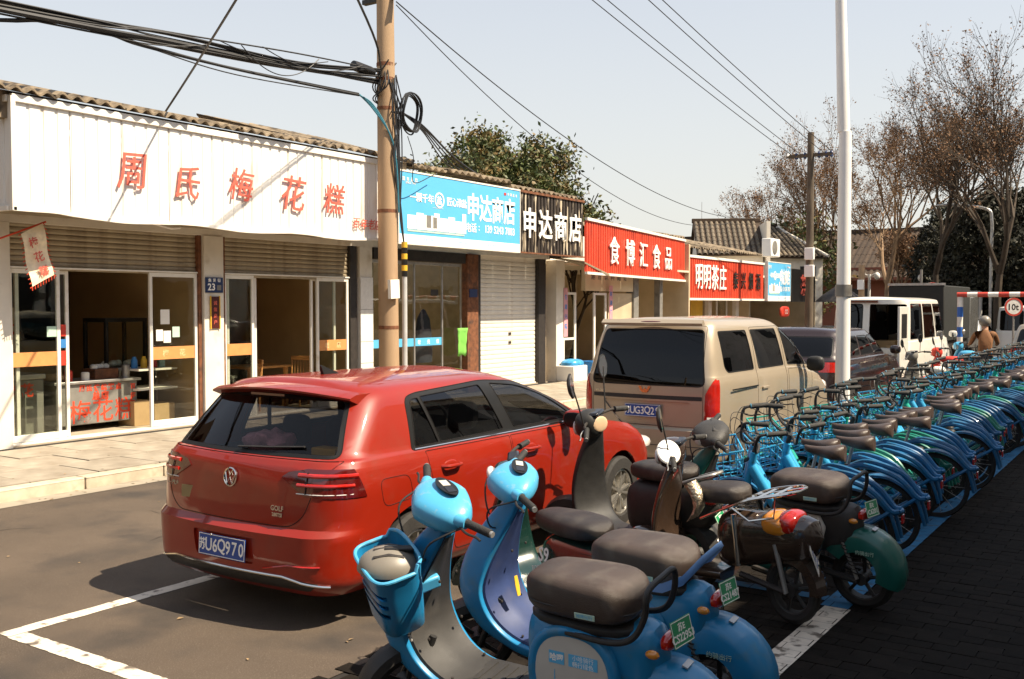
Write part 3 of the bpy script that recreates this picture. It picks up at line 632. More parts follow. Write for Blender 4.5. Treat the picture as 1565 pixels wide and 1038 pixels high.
# ===== second red sign
s5 = shop('shop_building', 'far shop with a dark front under the second red ribbed sign', 29.4, 37.6, x=-14.0, h=3.4)
for yy in (30.5, 33, 35.6): box('column', m_plaster, -14.05, -13.9, yy, yy + .3, .1, 3, s5, .01, True)
box('door_poster', m_yel, -13.98, -13.95, 31.6, 32.6, .9, 2.4, s5, world=True); door_leaf(s5, 34, 35, .2, 2.2, -14, .08)
roof_sheets(s5, 29.5, 37.4, 3.9, xf=-13.5, xr=-17.5, zr=4.75)
k5 = thing('shop_sign', 'second red ribbed sign with white then black characters above the van roof', 'sign', (-13.15, 29.4, 2.2))
Q0, Q1 = (-13.1, 29.4), (-13.35, 37.0); u, n_, L = sign_sheets(k5, Q0, Q1, 2.2, 3.5, m_rsheet, .17, .04, 6, .6); sign_sheets(k5, (-14.0, 29.38), (-13.1, 29.38), 2.2, 3.5, m_rsheet, .17, .04, 6, .6)
FM = fm_on(k5, V((Q0[0], Q0[1], 0)) + n_ * .02, u, n_)
b = MB(); b.bx(0, L, 3.5, 3.58, -.05, .02); b.bx(0, L, 2.13, 2.2, -.05, .02); b.build('edge_trim', m_trim, k5, mx=FM)
for ch, s_ in zip('明明茶庄', (.9, 1.6, 2.33, 3.08)): link('character', glyph(ch, .78, .012, .006, m_whl), k5, FM @ M.Translation((s_, 2.9, .02)) @ M.Diagonal((.9, 1.15, 1, 1)))
for ch, s_ in zip('泰兴烟酒', (4.4, 5.2, 6.02, 6.85)): link('character', glyph(ch, .6, .012, .006, m_blkl), k5, FM @ M.Translation((s_, 2.85, .02)) @ M.Diagonal((.8, 1.1, 1, 1)))
# ===== far blue sign and black tea sign
s6 = shop('shop_building', 'last shop of the row under the small blue sign and the black tea sign', 37.6, 46, x=-14.0, h=3.3)
print_sign(37.2, 40.0, -13.25, 2.15, 3.62, 'smaller blue printed sign beyond the second red sign', x1=-13.3)
k6 = thing('shop_sign', 'black sign board with one red tea character beside the far utility pole', 'sign', (-13.3, 40.1, 2.1)); MB().bx(-.1, 0, 0, 3.2, 0, 1.35).build('board', m_black, k6)
letters('茶', .9, m_redl, k6, frame_m((.01, 1.6, .7), (0, 1, 0), (1, 0, 0)), 0, 1, 0, .01, .02)
t = thing('light_box_sign', 'small red light box sign hanging under the far shop fronts', 'sign', (-13.2, 39.0, 1.7)); MB().ell((0, 0, 0), (.08, .5, .22), e=.6).build('box', m_red, t); line_text('CO', .25, m_whl, t, frame_m((.085, 0, 0), (0, 1, 0), (1, 0, 0)))
# ===== conduits, pipes

for i, (yy, zz, w_, h_, lb) in enumerate(((12.2, 1.7, .5, .7, 'framed price list on the ochre wall behind the dining table'), (13.0, 1.75, .35, .5, 'small framed certificate beside the price list on the ochre wall'))):
    t = thing('picture_frame', lb, 'picture', (-16.84, yy, zz)); MB().bx(0, .02, -w_ / 2, w_ / 2, -h_ / 2, h_ / 2).build('frame', m_wood, t); MB().bx(.02, .024, -w_ / 2 + .03, w_ / 2 - .03, -h_ / 2 + .03, h_ / 2 - .03).build('print', m_paper, t)
    letters('价目表' if i == 0 else '证', .1, m_blkl, t, frame_m((.025, 0, .12), (0, 1, 0), (1, 0, 0)), -.12 if i == 0 else 0, .12, 0, .001, .001)
for i, (yy, z0, h_, mm, lb) in enumerate(((8.35, .88, .16, m_red, 'red tin standing on the cake shop counter'), (8.62, .88, .12, m_paper, 'white paper packet on the cake shop counter'), (9.3, .88, .2, m_steel, 'steel canister at the right end of the cake shop counter'))):
    o = MB().lathe([(0, 0), (.06, 0), (.06, h_ * .9), (.045, h_), (0, h_)], 16).build(('tin', 'packet', 'canister')[i], mm); o.location = (-13.4, yy, z0); tag(o, lb, ('tin', 'packet', 'canister')[i])
for i, yy in enumerate((9.45, 9.62, 9.8, 9.95)):
    o = MB().lathe([(0, 0), (.05, 0), (.05, .12), (.03, .16), (.03, .18), (0, .18)], 12).build('jar', (m_bl, m_yel, m_reds, m_lg)[i]); o.location = (-13.4, yy, 1.01); tag(o, '%s jar on the top board of the shelf behind the door glass' % ('blue', 'yellow', 'red', 'pale green')[i], 'jar')
# ------------------------------------------------------------------ poles and wires
m_conc = mat('weathered_pole_concrete', (.36, .24, .14), .85, var=.12, scale=4, bump=.3, bscale=90, dirt=(.24, .13, .07), dscale=2.2, stretch=(1, 1, .2))
m_dpole = mat('dark_pole_wood', (.1, .075, .05), .9, var=.3, scale=8, bump=.4, dirt=(.2, .15, .1), stretch=(1, 1, .2))
m_wire = mat('black_cable', (.015, .015, .016), .5, var=.2)
m_teal = mat('teal_cable', (.03, .16, .22), .5, var=.2)
m_wpole = mat('white_pole_paint', (.8, .78, .74), .35, var=.04, scale=3)
t = thing('utility_pole', 'brown concrete utility pole tangled in cables between the white and blue signs', 'utility pole', (-11.4, 13.1, .1))
MB().tube([(0, 0, 0), (-.07, -.03, 11.2)], [.18, .128], 24).build('shaft', m_conc, t)
def clampband(z, r=.16): MB().lathe([(r - .02, z - .03), (r, z - .03), (r, z + .03), (r - .02, z + .03)], 20, mx=M.Translation((-.007 * z, -.003 * z, 0))).build('clamp', m_rust, t)
for z in (1.5, 3.5, 5.25, 5.75, 6.0): clampband(z, .184 - z * .0045)
MB().bx(-.55, .4, -.05, .05, 7.1, 7.18).build('crossarm', m_dark, t, bev=.004)
MB().bx(-.9, .9, -.05, .05, 10.68, 10.76).build('crossarm', m_dark, t, bev=.004)
for z, ys in ((7.18, (-.48, .33)), (10.76, (-.8, -.5, .5, .8))):
    for yy in ys: MB().lathe([(0, 0), (.035, 0), (.035, .03), (.02, .04), (.04, .06), (.02, .09), (0, .1)], 12, mx=M.Translation((yy, 0, z))).build('insulator', m_dark, t)
PT = V((-11.42, 13.1, 0))
def PQ(t): return PT + V((t[0] * 1.12, t[1] * 1.12, 2 + (t[2] - 2) * 1.123))
rr = random.Random(3)
def wire(pts, r, label, m=None, group=None, n=8, par=None, name='cable'):
    o = MB().tube(catmull(pts, n), r, 6).build(name, m or m_wire, par)
    if not par: tag(o, label, 'cable', group)
    return o
def sag(a, b, s, k=8): a = V(a); b = V(b); return [a.lerp(b, i / k) - V((0, 0, s * 4 * (i / k) * (1 - i / k))) for i in range(k + 1)]
# the thick bundle down the street to the left, on to the next pole
np_ = place_copy(t, (-11.4, -17, .1), .02, 'brown concrete utility pole farther down the kerb, holding the cable bundles')
NP = V((-11.45, -17, .5))
for i in range(9):
    a = PQ((-.02 + rr.uniform(-.05, .05), -.15, 5.45 + rr.uniform(-.1, .12))); q = V((-11.3 + rr.uniform(-.05, .05), 6.2, 5.36 + rr.uniform(-.11, .11)))
    m1 = a.lerp(q, .3) + V((rr.uniform(-.04, .04), 0, -.03 + rr.uniform(-.1, .05))); m2 = a.lerp(q, .65) + V((0, 0, rr.uniform(-.07, .06) - .02))
    c = V((-11.35, -4, 4.95 + rr.uniform(-.1, .1))); wire([a, m1, m2, q, c, NP + V((0, .1, 5.5))], .012 + .016 * (i < 4), 'black cable in the thick upper bundle running left from the near pole', group='cables in the upper bundle')
for i in range(4):
    a = PQ((-.08, -.55, 5.12 + rr.uniform(-.02, .02))); q = V((-11.3, 7.1, 5.4 + rr.uniform(-.04, .04)))
    m1 = a.lerp(q, .5) + V((0, 0, -.1 + rr.uniform(-.04, .04))); wire([a, m1, a.lerp(q, .8) + V((0, 0, -.05)), q, (-11.35, 3, 5.15), NP + V((0, .1, 5.3))], .009 + .012 * (i == 0), 'cable in the thinner lower bundle that joins the upper one at the left', group='cables in the lower bundle')
for i in range(3): wire([PQ((-.1, -.55 + .02 * i, 5.13)), PQ((-.02, -.3, 5.0 - .03 * i)), PQ((.12, -.1, 4.6)), PQ((.17, 0, 4.2)), PQ((.19, .04, 3.4))], .014, 'teal cable curving from the lower bundle down the near pole', m_teal, 'teal cables on the pole')
# loose hanging loops
for a, b_, s in (((-11.35, 11.6, 5.85), (-11.3, 9.4, 5.7), .13), ((-11.35, 11.4, 5.85), (-11.3, 9.8, 5.72), .34), ((-11.35, 12.4, 5.95), (-11.3, 10.2, 5.78), .2), ((-11.3, 9.2, 5.6), (-11.3, 7.1, 5.45), .13)):
    wire(sag(a, b_, s), .008, 'thin loose cable loop sagging under the upper bundle', group='loose cable loops')
wire(sag((-12.4, 9.3, 4.78), (3.1, 1.8, 8.1), .25, 12), .016, 'single black cable rising diagonally from the cake shop roof over the street')
for i in range(3):
    o_ = V((rr.uniform(-.03, .03), 0, rr.uniform(-.03, .03))); wire([PQ((-.12, -.08, 5.5 - .1 * i)), PQ((.35, -.55, 5.52)) + o_ * .5, V((-9.6, 10.4, 6.28)) + o_ * 1.6, V((-3, .2, 6.75)), (3.1, -8.8, 7.1 + .03 * i)], .009, 'black cable of the bundle rising from the near pole over the street', group='cables over the street')
wire(sag(PQ((.1, .1, 6.62)), (-15.4, 40.3, 5.6), .9, 14), .011, 'thin cable sagging from the near pole to the tiled house, upper one'); wire(sag(PQ((.1, .1, 6.57)), (-15.2, 38.3, 5.3), 1.35, 14), .009, 'thin cable sagging from the near pole to the tiled house, lower one')
FP = V((-10.93, 34.9, 0))
for i, (dx, dz) in enumerate(((-.8, 9.55), (-.45, 9.55), (.45, 9.6), (.8, 9.55))):
    wire(sag(PQ((dx * .9, 0, dz + .3)), FP + V((dx * .9, 0, 7.3)), .15, 12), .012, 'overhead line between the two utility poles', group='overhead lines between the poles')
# splice box, cable coils, service drop
o = MB().lathe([(0, 0), (.08, 0), (.085, .06), (.085, .4), (.07, .46), (0, .46)], 16, mx=frame_m(PQ((-.05, -.7, 5.52)), (0, 0, 1), (.05, 1, -.08))).build('splice_box', m_black); tag(o, 'black cable splice box hanging beside the near pole', 'splice box')
tc_ = thing('cable_coil', 'round coil of spare black cable hung on the right side of the near pole', 'cable coil', PQ((.2, .3, 4.95)))
for i in range(7):
    a_ = .24 + rr.uniform(-.03, .03); b_ = .33 + rr.uniform(-.03, .03); MB().tube([(.02 * i - .05 + .02 * math.sin(q * 3), (a_ + .0) * math.cos(q), b_ * math.sin(q) + .02 * math.sin(2 * q + i)) for q in (math.tau * k / 32 for k in range(32))], .012, 6, closed=True).build('loop', m_wire, tc_)
for i in range(9):
    z0 = 5.6 - rr.uniform(0, .3); a0 = rr.uniform(-.6, .6)
    wire([PQ((.13 * math.cos(a0), .16 * math.sin(a0), z0)), PQ((.16 + rr.uniform(0, .05), rr.uniform(-.12, .2), 4.9)), PQ((.17, rr.uniform(-.1, .15), 4.3)), PQ((.18, .1 + rr.uniform(-.03, .04), 3.4)), PQ((.19, .16, 2.9))], .008 + rr.uniform(0, .006), 'cable running down the shaft of the near pole', group='cables down the near pole')
for i in range(7): wire([PQ((rr.uniform(-.1, .17), rr.uniform(-.18, .2), 5.7)), PQ((-.12 + .05 * i, -.2, 5.3)), PQ((-.1, .15 - .06 * i, 5.1)), PQ((.18, -.1 + .05 * i, 4.9))], .012, 'short cable tangled around the clamps of the near pole', group='tangled cables at the clamps')
for i in range(4):
    e_ = V((-12.2, 16.3 + .25 * i, 4.62)); wire([PQ((.1, .25, 4.95)), PQ((.05, .8, 4.75 + .03 * i)), (PQ((0, .8, 4.7))).lerp(e_, .5) + V((0, 0, -.08 + .03 * i)), e_], .013 if i < 3 else .02, 'cable of the service drop from the coil to the roof edge', group='service drop cables')
wire([PQ((.15, .3, 4.6)), PQ((.1, .5, 4.3)), PQ((-.1, .75, 3.95)), (-11.6, 14.6, 4.4)], .008, 'thin loose cable hanging right of the near pole')
t = thing('conduit', 'grey conduit with a yellow and black collar beside the near pole', 'conduit', (-11.22, 13.3, .13))
MB().tube([(0, 0, 0), (0, 0, 2.35)], .045, 14).build('pipe', m_pvc, t)
for k in range(6): MB().lathe([(0, 0), (.052, 0), (.052, .095), (0, .095)], 14, mx=M.Translation((0, 0, 2.35 + k * .1))).build('collar_band', m_yel if k % 2 else m_black, t)
o = MB().bx(-.0, .06, -.16, .1, 0, .32).build('notice_box', m_trim); o.location = (-11.21, 13.0, 2.1); o.rotation_euler = (.05, 0, .1); tag(o, 'small white notice card tied to the near pole', 'notice'); 
# far utility pole
t = thing('utility_pole', 'dark far utility pole with a crossarm and two white boxes beside the black tea sign', 'utility pole', (-10.93, 34.9, 0))
MB().tube([(0, 0, 0), (0, 0, 8.0)], [.15, .11], 16).build('shaft', m_dpole, t); MB().bx(-.85, .75, -.05, .05, 7.15, 7.27).build('crossarm', m_dpole, t)
for x in (-.8, -.5, -.2, .3, .55, .72): MB().lathe([(0, -.12), (.06, -.08), (.045, 0), (.07, .05), (.04, .1), (0, .14)], 10, mx=M.Translation((x, 0, 7.2))).build('insulator', m_wpole if x < -.6 else m_navy, t)
for z in (3.55, 2.95): MB().bx(-.1, .22, -.3, -.12, z, z + .42).build('meter_box', m_wpole, t, bev=.02)
# white lamp post
t = thing('lamp_post', 'tall white lamp post rising between the bikes and the dark parked car', 'lamp post', (-3.63, 13.0, 0))
MB().tube([(0, 0, 0), (0, 0, 4.2), (-.02, 0, 4.2001), (-.17, -.05, 9)], [.097, .078, .078, .05], 24).build('pole', m_wpole, t); MB().lathe([(.1, 2.1), (.103, 2.1), (.103, 2.25), (.1, 2.25)], 24).build('joint_ring', m_grey, t)
MB().lathe([(0, 0), (.2, 0), (.2, .02), (0, .02)]).build('base_plate', m_steel, t); MB().tube(catmull([(-.17, -.05, 9), (-.3, 0, 9.5), (-1.2, .1, 9.7)]), .035).build('arm', m_wpole, t); MB().ell((-1.5, .1, 9.7), (.35, .12, .06)).build('lamp_head', m_wpole, t)
# ------------------------------------------------------------------ tiled houses behind the signs
m_tile = mat('grey_roof_tile', (.13, .105, .075), .9, var=.3, scale=3, bump=.3, bscale=40, orand=.25, dirt=(.22, .17, .11), dscale=6)
m_tiled = mat('dark_roof_tile', (.05, .032, .02), .9, var=.3, scale=3, bump=.3, orand=.2)
def tile_roof(t, o, u, s, L, D, pitch=.24, rows=8, m=None, name='tile_row'):
    """o eave corner, u along the eave, s vector up the slope (unit); half-round tile courses, one object each, from eave to ridge"""
    m = m or m_tile; F = WM[t.name].inverted() @ frame_m(o, u, V(u).cross(V(s)))
    n = int(L / pitch); b = MB(); rings = []
    for r in range(rows):
        y0 = D * r / rows; y1 = D * (r + 1) / rows
        for (yy, k) in ((y0, 1.12), (y1, .92)):
            rings.append([(pitch * .5 + math.cos(a) * pitch * .34 * k, yy, math.sin(a) * .09 * k + .02) for a in (math.pi * j / 5 for j in range(6))])
    b.loft(rings, close=False); me = b.mesh(name, m, smooth=True, ang=25)
    for i in range(n): link(name, me, t, F @ M.Translation((i * pitch, rnd.uniform(-.03, .03), rnd.uniform(-.008, .008))))
    MB().bx(0, L, 0, D, -.06, .02).build('roof_deck', m_tiled, t, mx=F)
def house(name, label, loc, rz, wx, L, ze, zr, wallm, over=.35, pitch=.26, cat='house', m=None, hip=0):
    """ridge along local y, street side is +x"""
    t = thing(name, label, cat, loc, rz); h = wx / 2
    MB().loft([[(-h, yy, 0), (h, yy, 0), (h, yy, ze), (0, yy, zr - .1), (-h, yy, ze)] for yy in (0, L - hip * .9)]).build('wall', wallm, t, smooth=False)
    if hip: MB().bx(-h, h, L - hip * .9 + .01, L, 0, ze).build('wall', wallm, t, smooth=False)
    D = math.hypot(h, zr - ze) + over; s = V((-h, 0, zr - ze)).normalized(); F0 = V((h, -.15, ze)) - s * over; F = frame_m(F0, (0, 1, 0), V((0, 1, 0)).cross(s))
    n = int((L + .3) / pitch); b = MB(); rings = []
    for r in range(8):
        for (yy, k) in ((D * r / 8, 1.12), (D * (r + 1) / 8, .92)): rings.append([(pitch * .5 + math.cos(a) * pitch * .34 * k, yy, math.sin(a) * .09 * k + .02) for a in (math.pi * j / 5 for j in range(6))])
    b.loft(rings, close=False); me = b.mesh('tile_row', m or m_tile, ang=25)
    for i in range(n):
        k = min(1., (n - i) * pitch / hip) if hip else 1.
        link('tile_row', me, t, F @ M.Translation((i * pitch, rnd.uniform(-.03, .03), rnd.uniform(-.008, .008))) @ M.Diagonal((1, k, 1, 1)))
    MB().prism([(0, 0), (L + .3, 0), (L + .3 - hip, D), (0, D)], -.06, .02).build('roof_deck', m_tiled, t, mx=F)
    MB().prism([(0, 0), (L + .3, 0), (L + .3, D), (hip, D)], -.06, .02).build('roof_deck', m_tiled, t, mx=frame_m(V((-h, L + .15, ze)) + V((-s.x, 0, -s.z)) * 0 - V((-s.x, 0, s.z)) * over, (0, -1, 0), V((0, -1, 0)).cross(V((-s.x, 0, s.z)))))
    MB().bx(-.12, .12, -.2, L + .2 - hip, zr - .05, zr + .18).build('ridge', m_tiled, t, bev=.03)
    if hip: MB().tube([(0, L + .15 - hip, zr), (h + .2, L + .2, ze - .1)], .09).build('hip_ridge', m_plaster, t)
    return t
h1 = house('tiled_house', 'grey tiled house with the higher roof above the second red sign', (-20.6, 47.2, 0), R(-62), 5, 3.0, 4.55, 6.15, m_plaster)
MB().bx(-.1, 2.9, 3.1, 3.28, 4, 5.95).build('gable_wall', m_plaster, h1)
h2 = house('tiled_house', 'white walled house with the lower tiled roof and eave beside the far utility pole', (-19.6, 50.5, 0), R(-48), 6, 3.3, 4.5, 6.1, m_plaster, hip=1.4)
for ya in (.8, 2.1): MB().bx(3, 3.04, ya, ya + .8, 2.9, 3.9).build('window', m_dark, h2)
t = thing('air_conditioner', 'white outdoor air conditioner unit on the low roof before the tiled house', 'air conditioner', (-14.2, 40.2, 3.95)); MB().bx(-.2, .2, -.55, .55, 0, .75).build('case', m_wpole, t, bev=.03); MB().lathe([(0, 0), (.28, 0), (.28, .02), (.2, .03), (0, .03)], 20, mx=frame_m((.2, -.12, .38), (0, 1, 0), (1, 0, 0))).build('fan_grille', m_grey, t)
o = MB().tube([(0, 0, 0), (0, 0, 1.0)], .012).build('antenna', m_steel); o.location = (-20.45, 47.6, 6.2); tag(o, 'thin antenna mast on the ridge of the higher tiled house', 'antenna')
# big hall far behind
m_redw = mat('red_brown_wall', (.17, .055, .03), .85, var=.2, scale=.5)
hall = thing('long_hall', 'long low hall with dark tiled roof and red brown wall closing the street', 'building', (-12, 92, 0))
MB().bx(-45, 12, 92, 104, 0, 5.3).build('wall', m_redw, hall, world=True, smooth=False)
s = V((0, 8, 4.5)).normalized(); tile_roof(hall, (-46, 90.6, 4.2), (1, 0, 0), s, 60, 9.4, .5, 6, m_tiled)
MB().bx(-46, 13, 98.6, 99.2, 8.6, 9.2).build('ridge', m_tiled, hall, world=True); MB().bx(-46, 13, 90.2, 90.5, 4.1, 4.35).build('eave_board', m_redw, hall, world=True)
for i in range(9): MB().bx(-40 + i * 5, -38.3 + i * 5, 91.9, 91.98, 1, 3.4).build('window', m_dark, hall, world=True)
bw = thing('boundary_wall', 'low pale capped wall in front of the long hall', 'wall', (-12, 70, 0)); MB().bx(-32, 10, 70, 70.3, 0, 2.3).build('masonry', m_redw, bw, world=True); MB().bx(-32, 10, 69.9, 70.4, 2.3, 2.5).build('coping', m_plaster, bw, world=True)
# building on the right of the street: it casts the shade over the bikes (outside the frame)
rb = thing('street_building', 'two storey rendered building standing along the pavement on the right', 'building', (5, 10, 0)); SHX, SHH = 3.2, 7.38
MB().bx(SHX, 14, -22, 60, 0, SHH - .2).build('wall', m_plaster, rb, world=True, smooth=False); MB().bx(SHX - .35, 14.3, -22.3, 60.3, SHH - .2, SHH).build('cornice', m_plaster, rb, world=True)
for i in range(16):
    for z in (1.0, 4.6):
        MB().bx(SHX - .03, SHX + .0, -20 + i * 5, -17.6 + i * 5, z, z + 1.8).build('window', m_dark, rb, world=True); MB().bx(SHX - .08, SHX - .0305, -20.1 + i * 5, -17.5 + i * 5, z - .1, z - .001).build('sill', m_plaster, rb, world=True)
# ------------------------------------------------------------------ trees
m_leaf_b = mat('dry_brown_leaf', (.15, .075, .03), .8, var=.45, scale=1.3)
m_leaf_g = mat('olive_leaf', (.06, .08, .018), .6, var=.55, scale=2.2, dirt=(.16, .1, .025), dscale=2.5, dlo=.5, dhi=.62)
m_leaf_d = mat('dark_evergreen_leaf', (.02, .02, .008), .7, var=.5, scale=1.2)
m_bark = mat('pale_bark', (.26, .17, .1), .9, var=.3, scale=3, bump=.4, dirt=(.1, .065, .04), dscale=2)
m_bark2 = mat('dark_bark', (.05, .035, .022), .9, var=.3, scale=3, bump=.4)
def tree(label, loc, H, seed, leafm, barkm, nleaf=2500, lsize=.09, spread=.5, lv=5, r0=.2, trunk=.28, dense=False, up=.35, limbs=3, minleaf=3, ell_=None):
    g = random.Random(seed); t = thing('tree', label, 'tree', loc); b = MB(); tips = []
    def grow(p, d, L, r, k):
        n = 3; pts = [p]; q = p
        for i in range(n):
            d = (d + V((g.uniform(-1, 1), g.uniform(-1, 1), g.uniform(-.4, 1) * up)) * .14).normalized(); q = q + d * L / n; pts.append(q)
        b.tube(pts, [r * (1 - .38 * i / n) for i in range(n + 1)], 7 if k < 2 else (4 if k < 4 else 3), caps=False)
        if k >= minleaf: tips.extend(pts[1:])
        if k >= lv: return
        m = limbs if k < 2 else 3
        for i in range(m):
            a = d.cross(V((g.uniform(-1, 1), g.uniform(-1, 1), g.uniform(-.3, .3)))).normalized()
            nd = (d + a * g.uniform(.35, 1.) * spread * (1 if i else .4)).normalized(); nd = (nd + V((0, 0, up * .3))).normalized()
            grow(pts[-1] if i < m - 1 or k < 1 else pts[2], nd, L * g.uniform(.62, .88), r * .6, k + 1)
    grow(V((0, 0, 0)), V((0, 0, 1)), H * trunk, r0, 0)
    b.build('trunk', barkm, t, fix=False)
    lf = MB()
    if dense:
        rx, cz, rz_ = ell_ or (H * .38, H * .62, H * .38); tips = []
        for i in range(170):
            q = V((g.gauss(0, 1), g.gauss(0, 1), g.gauss(0, 1))).normalized() * g.uniform(.45, 1) ** .6; tips.append(V((q.x * rx, q.y * rx, cz + q.z * rz_)) * g.uniform(.92, 1.06))
    for i in range(nleaf):
        p = g.choice(tips) + V((g.gauss(0, 1), g.gauss(0, 1), g.gauss(0, 1))) * (.24 if dense else .1)
        s = lsize * g.uniform(.5, 1.3); a = V((g.uniform(-1, 1), g.uniform(-1, 1), g.uniform(-1, 1))).normalized(); c = a.cross(V((g.uniform(-1, 1), g.uniform(-1, 1), .3))).normalized()
        lf.add([p - a * s, p + c * s * .5 + a * .1 * s, p + a * s, p - c * s * .45], [(0, 1, 2), (0, 2, 3)])
    lf.build('crown', leafm, t, fix=False, smooth=False); return t
tree('leafy evergreen tree behind the roofs above the blue and black signs', (-16.6, 23.6, 0), 6.3, 11, m_leaf_g, m_bark2, 60000, .075, 1.1, 4, .2, .3, True, .05, 4, 2, (2.7, 4.95, 1.6))
tree('small leafy green tree peeking over the roof beyond the black sign', (-14.9, 25.2, 0), 4.2, 5, m_leaf_g, m_bark2, 5000, .08, .8, 4, .1, .3, True, .1, 3, 3, (.9, 4.2, .55))
tree('small green tree above the lower tiled roof', (-17, 53, 0), 6.9, 6, m_leaf_g, m_bark2, 3000, .16, .7, 4, .14, .33, True)
tree('tall bare plane tree with forked trunks and brown leaves right of the lamp post', (-8.9, 47, 0), 17.5, 21, m_leaf_b, m_bark2, 10000, .055, .85, 7, .2, .19, False, .28)
tree('tall bare plane tree at the right edge with clinging brown leaves', (-6.2, 44, 0), 17, 33, m_leaf_b, m_bark2, 8500, .055, .8, 7, .2, .19, False, .28)
tree('broad bare plane tree filling the sky between the lamp post and the street light', (-12.2, 51, 0), 16.5, 71, m_leaf_b, m_bark, 9000, .055, .9, 7, .2, .18, False, .25)
tree('wide bare plane tree with pale limbs just behind the lamp post', (-14.6, 53, 0), 12.5, 47, m_leaf_b, m_bark, 8000, .06, .7, 7, .17, .22, False, .3)
tree('bare tree with thin twigs and rust leaves behind the far utility pole', (-21.5, 64, 0), 12, 58, m_leaf_b, m_bark, 7500, .065, .65, 6, .16, .22, False, .35)
tree('bare tree with rust leaves before the right end of the long hall roof', (-14.0, 62, 0), 9.5, 62, m_leaf_b, m_bark, 7500, .065, .7, 6, .16, .2, False, .3)
for i, (x, y_, lb) in enumerate(((-9.3, 58, 'dark bushy evergreen tree left of the street light'), (-6.8, 52, 'dark bushy evergreen tree behind the height limit gate'), (-4.4, 50, 'dark bushy evergreen tree at the right edge behind the white van'), (-8.0, 66, 'dark evergreen tree between the hall roof and the street light'))):
    tree(lb, (x, y_, 0), 9, 80 + i, m_leaf_d, m_bark2, 22000, .13, .9, 4, .2, .22, True, .05, 4, 1, (3.4, 4.0, 3.6))
o = MB(); g_ = random.Random(9)
for i in range(9000):
    p = V((g_.uniform(-13, -1), g_.uniform(60, 66), abs(g_.gauss(0, 2.2)))); s = .3; a = V((g_.uniform(-1, 1), g_.uniform(-1, 1), g_.uniform(-1, 1))).normalized(); c = a.cross(V((g_.uniform(-1, 1), 1, .3))).normalized(); o.add([p - a * s, p + c * s * .6, p + a * s, p - c * s * .5], [(0, 1, 2, 3)])
o = o.build('hedge', m_leaf_d, fix=False, smooth=False); tag(o, kind='stuff'); o['label'] = 'dark hedge mass at the end of the parking street'

# the rest of the street behind and left of the camera (outside the frame; it is reflected and blocks part of the sky)
m_row = mat('grey_render', (.2, .15, .11), .9, var=.2, scale=.6)
for i, (y0, y1, h_) in enumerate(((-34, -20, 6.5), (-20, -8, 4.6), (-8, 5.6, 4.4))):
    t = thing('street_building', ('two storey building far left of the cake shop', 'low building in the middle of the row left of the cake shop', 'low building next to the left end of the cake shop')[i], 'building', (-15, (y0 + y1) / 2, 0))
    MB().bx(-18, -12.65, y0 + .05, y1 - .05, 0, h_).build('wall', m_row, t, world=True, smooth=False); MB().bx(-18.2, -12.2, y0, y1, h_, h_ + .2).build('roof', m_tiled, t, world=True, smooth=False)
    for k in range(3): MB().bx(-12.65, -12.6, y0 + 1 + k * 4, y0 + 4 + k * 4, .1, 2.6).build('shop_shutter', m_shut, t, world=True)
t = thing('street_building', 'four storey building closing the street behind the camera', 'building', (-4, -44, 0)); MB().bx(-30, 20, -56, -44, 0, 13).build('wall', m_row, t, world=True, smooth=False)
for i in range(10):
    for k in range(4): MB().bx(-28 + i * 4.6, -26 + i * 4.6, -44, -43.95, 1 + k * 3.1, 2.8 + k * 3.1).build('window', m_dark, t, world=True)
# ------------------------------------------------------------------ vehicles
m_vred = mat('red_car_paint', (.25, .013, .003), .42, metal=.0, var=.05, scale=2, coat=.75, spec=.25, dirt=(.22, .025, .012), dscale=5, dlo=.5, dhi=.8)
m_tan = mat('champagne_car_paint', (.4, .33, .24), .35, metal=.3, var=.04, scale=2, coat=.6)
m_brn = mat('dark_maroon_paint', (.022, .009, .007), .3, metal=.1, var=.06, coat=1.)
m_wcar = mat('white_car_paint', (.74, .71, .64), .35, var=.03, coat=.6, dirt=(.5, .43, .33), dscale=2, dlo=.6, dhi=.9)
m_silver = mat('silver_car_paint', (.3, .3, .29), .3, metal=.6, var=.04, coat=1.)
m_blkc = mat('black_car_paint', (.02, .02, .022), .3, var=.05, coat=1.)
m_trimb = mat('black_trim', (.01, .01, .01), .42, var=.1, spec=.3)
m_plast = mat('black_plastic', (.02, .019, .018), .55, var=.2, scale=20, bump=.15, bscale=300)
m_chrome = mat('chrome', (.75, .72, .66), .12, metal=1., var=.03)
m_tyre = mat('tyre_rubber', (.02, .018, .016), .8, var=.25, scale=14, bump=.3, bscale=60)
m_alloy = mat('alloy_wheel', (.5, .48, .44), .3, metal=.8, var=.08)
m_lampr = mat('red_lamp_lens', (.42, .012, .006), .12, var=.25, scale=14, coat=1.)
m_lampd = mat('dark_red_lamp_lens', (.09, .004, .003), .12, var=.2, coat=1.)
m_lampw = mat('clear_lamp_lens', (.75, .7, .66), .12, var=.15, scale=30, coat=1.)
m_amber = mat('amber_lamp_lens', (.6, .22, .02), .15, var=.15, coat=1.)
m_tint = glass('tinted_car_glass', (.27, .27, .265), 1.6)
m_dtint = glass('dark_tinted_glass', (.025, .025, .024), 1.5)
m_rtint = glass('rear_tinted_glass', (.5, .49, .47), 1.45)
m_fabric = mat('grey_seat_fabric', (.035, .035, .038), .9, var=.2)
m_plate = mat('blue_licence_plate', (.012, .06, .28), .35, var=.05)
m_seal_gap = mat('seal_and_gap_shade', (.012, .01, .01), .7, var=0, spec=.2)
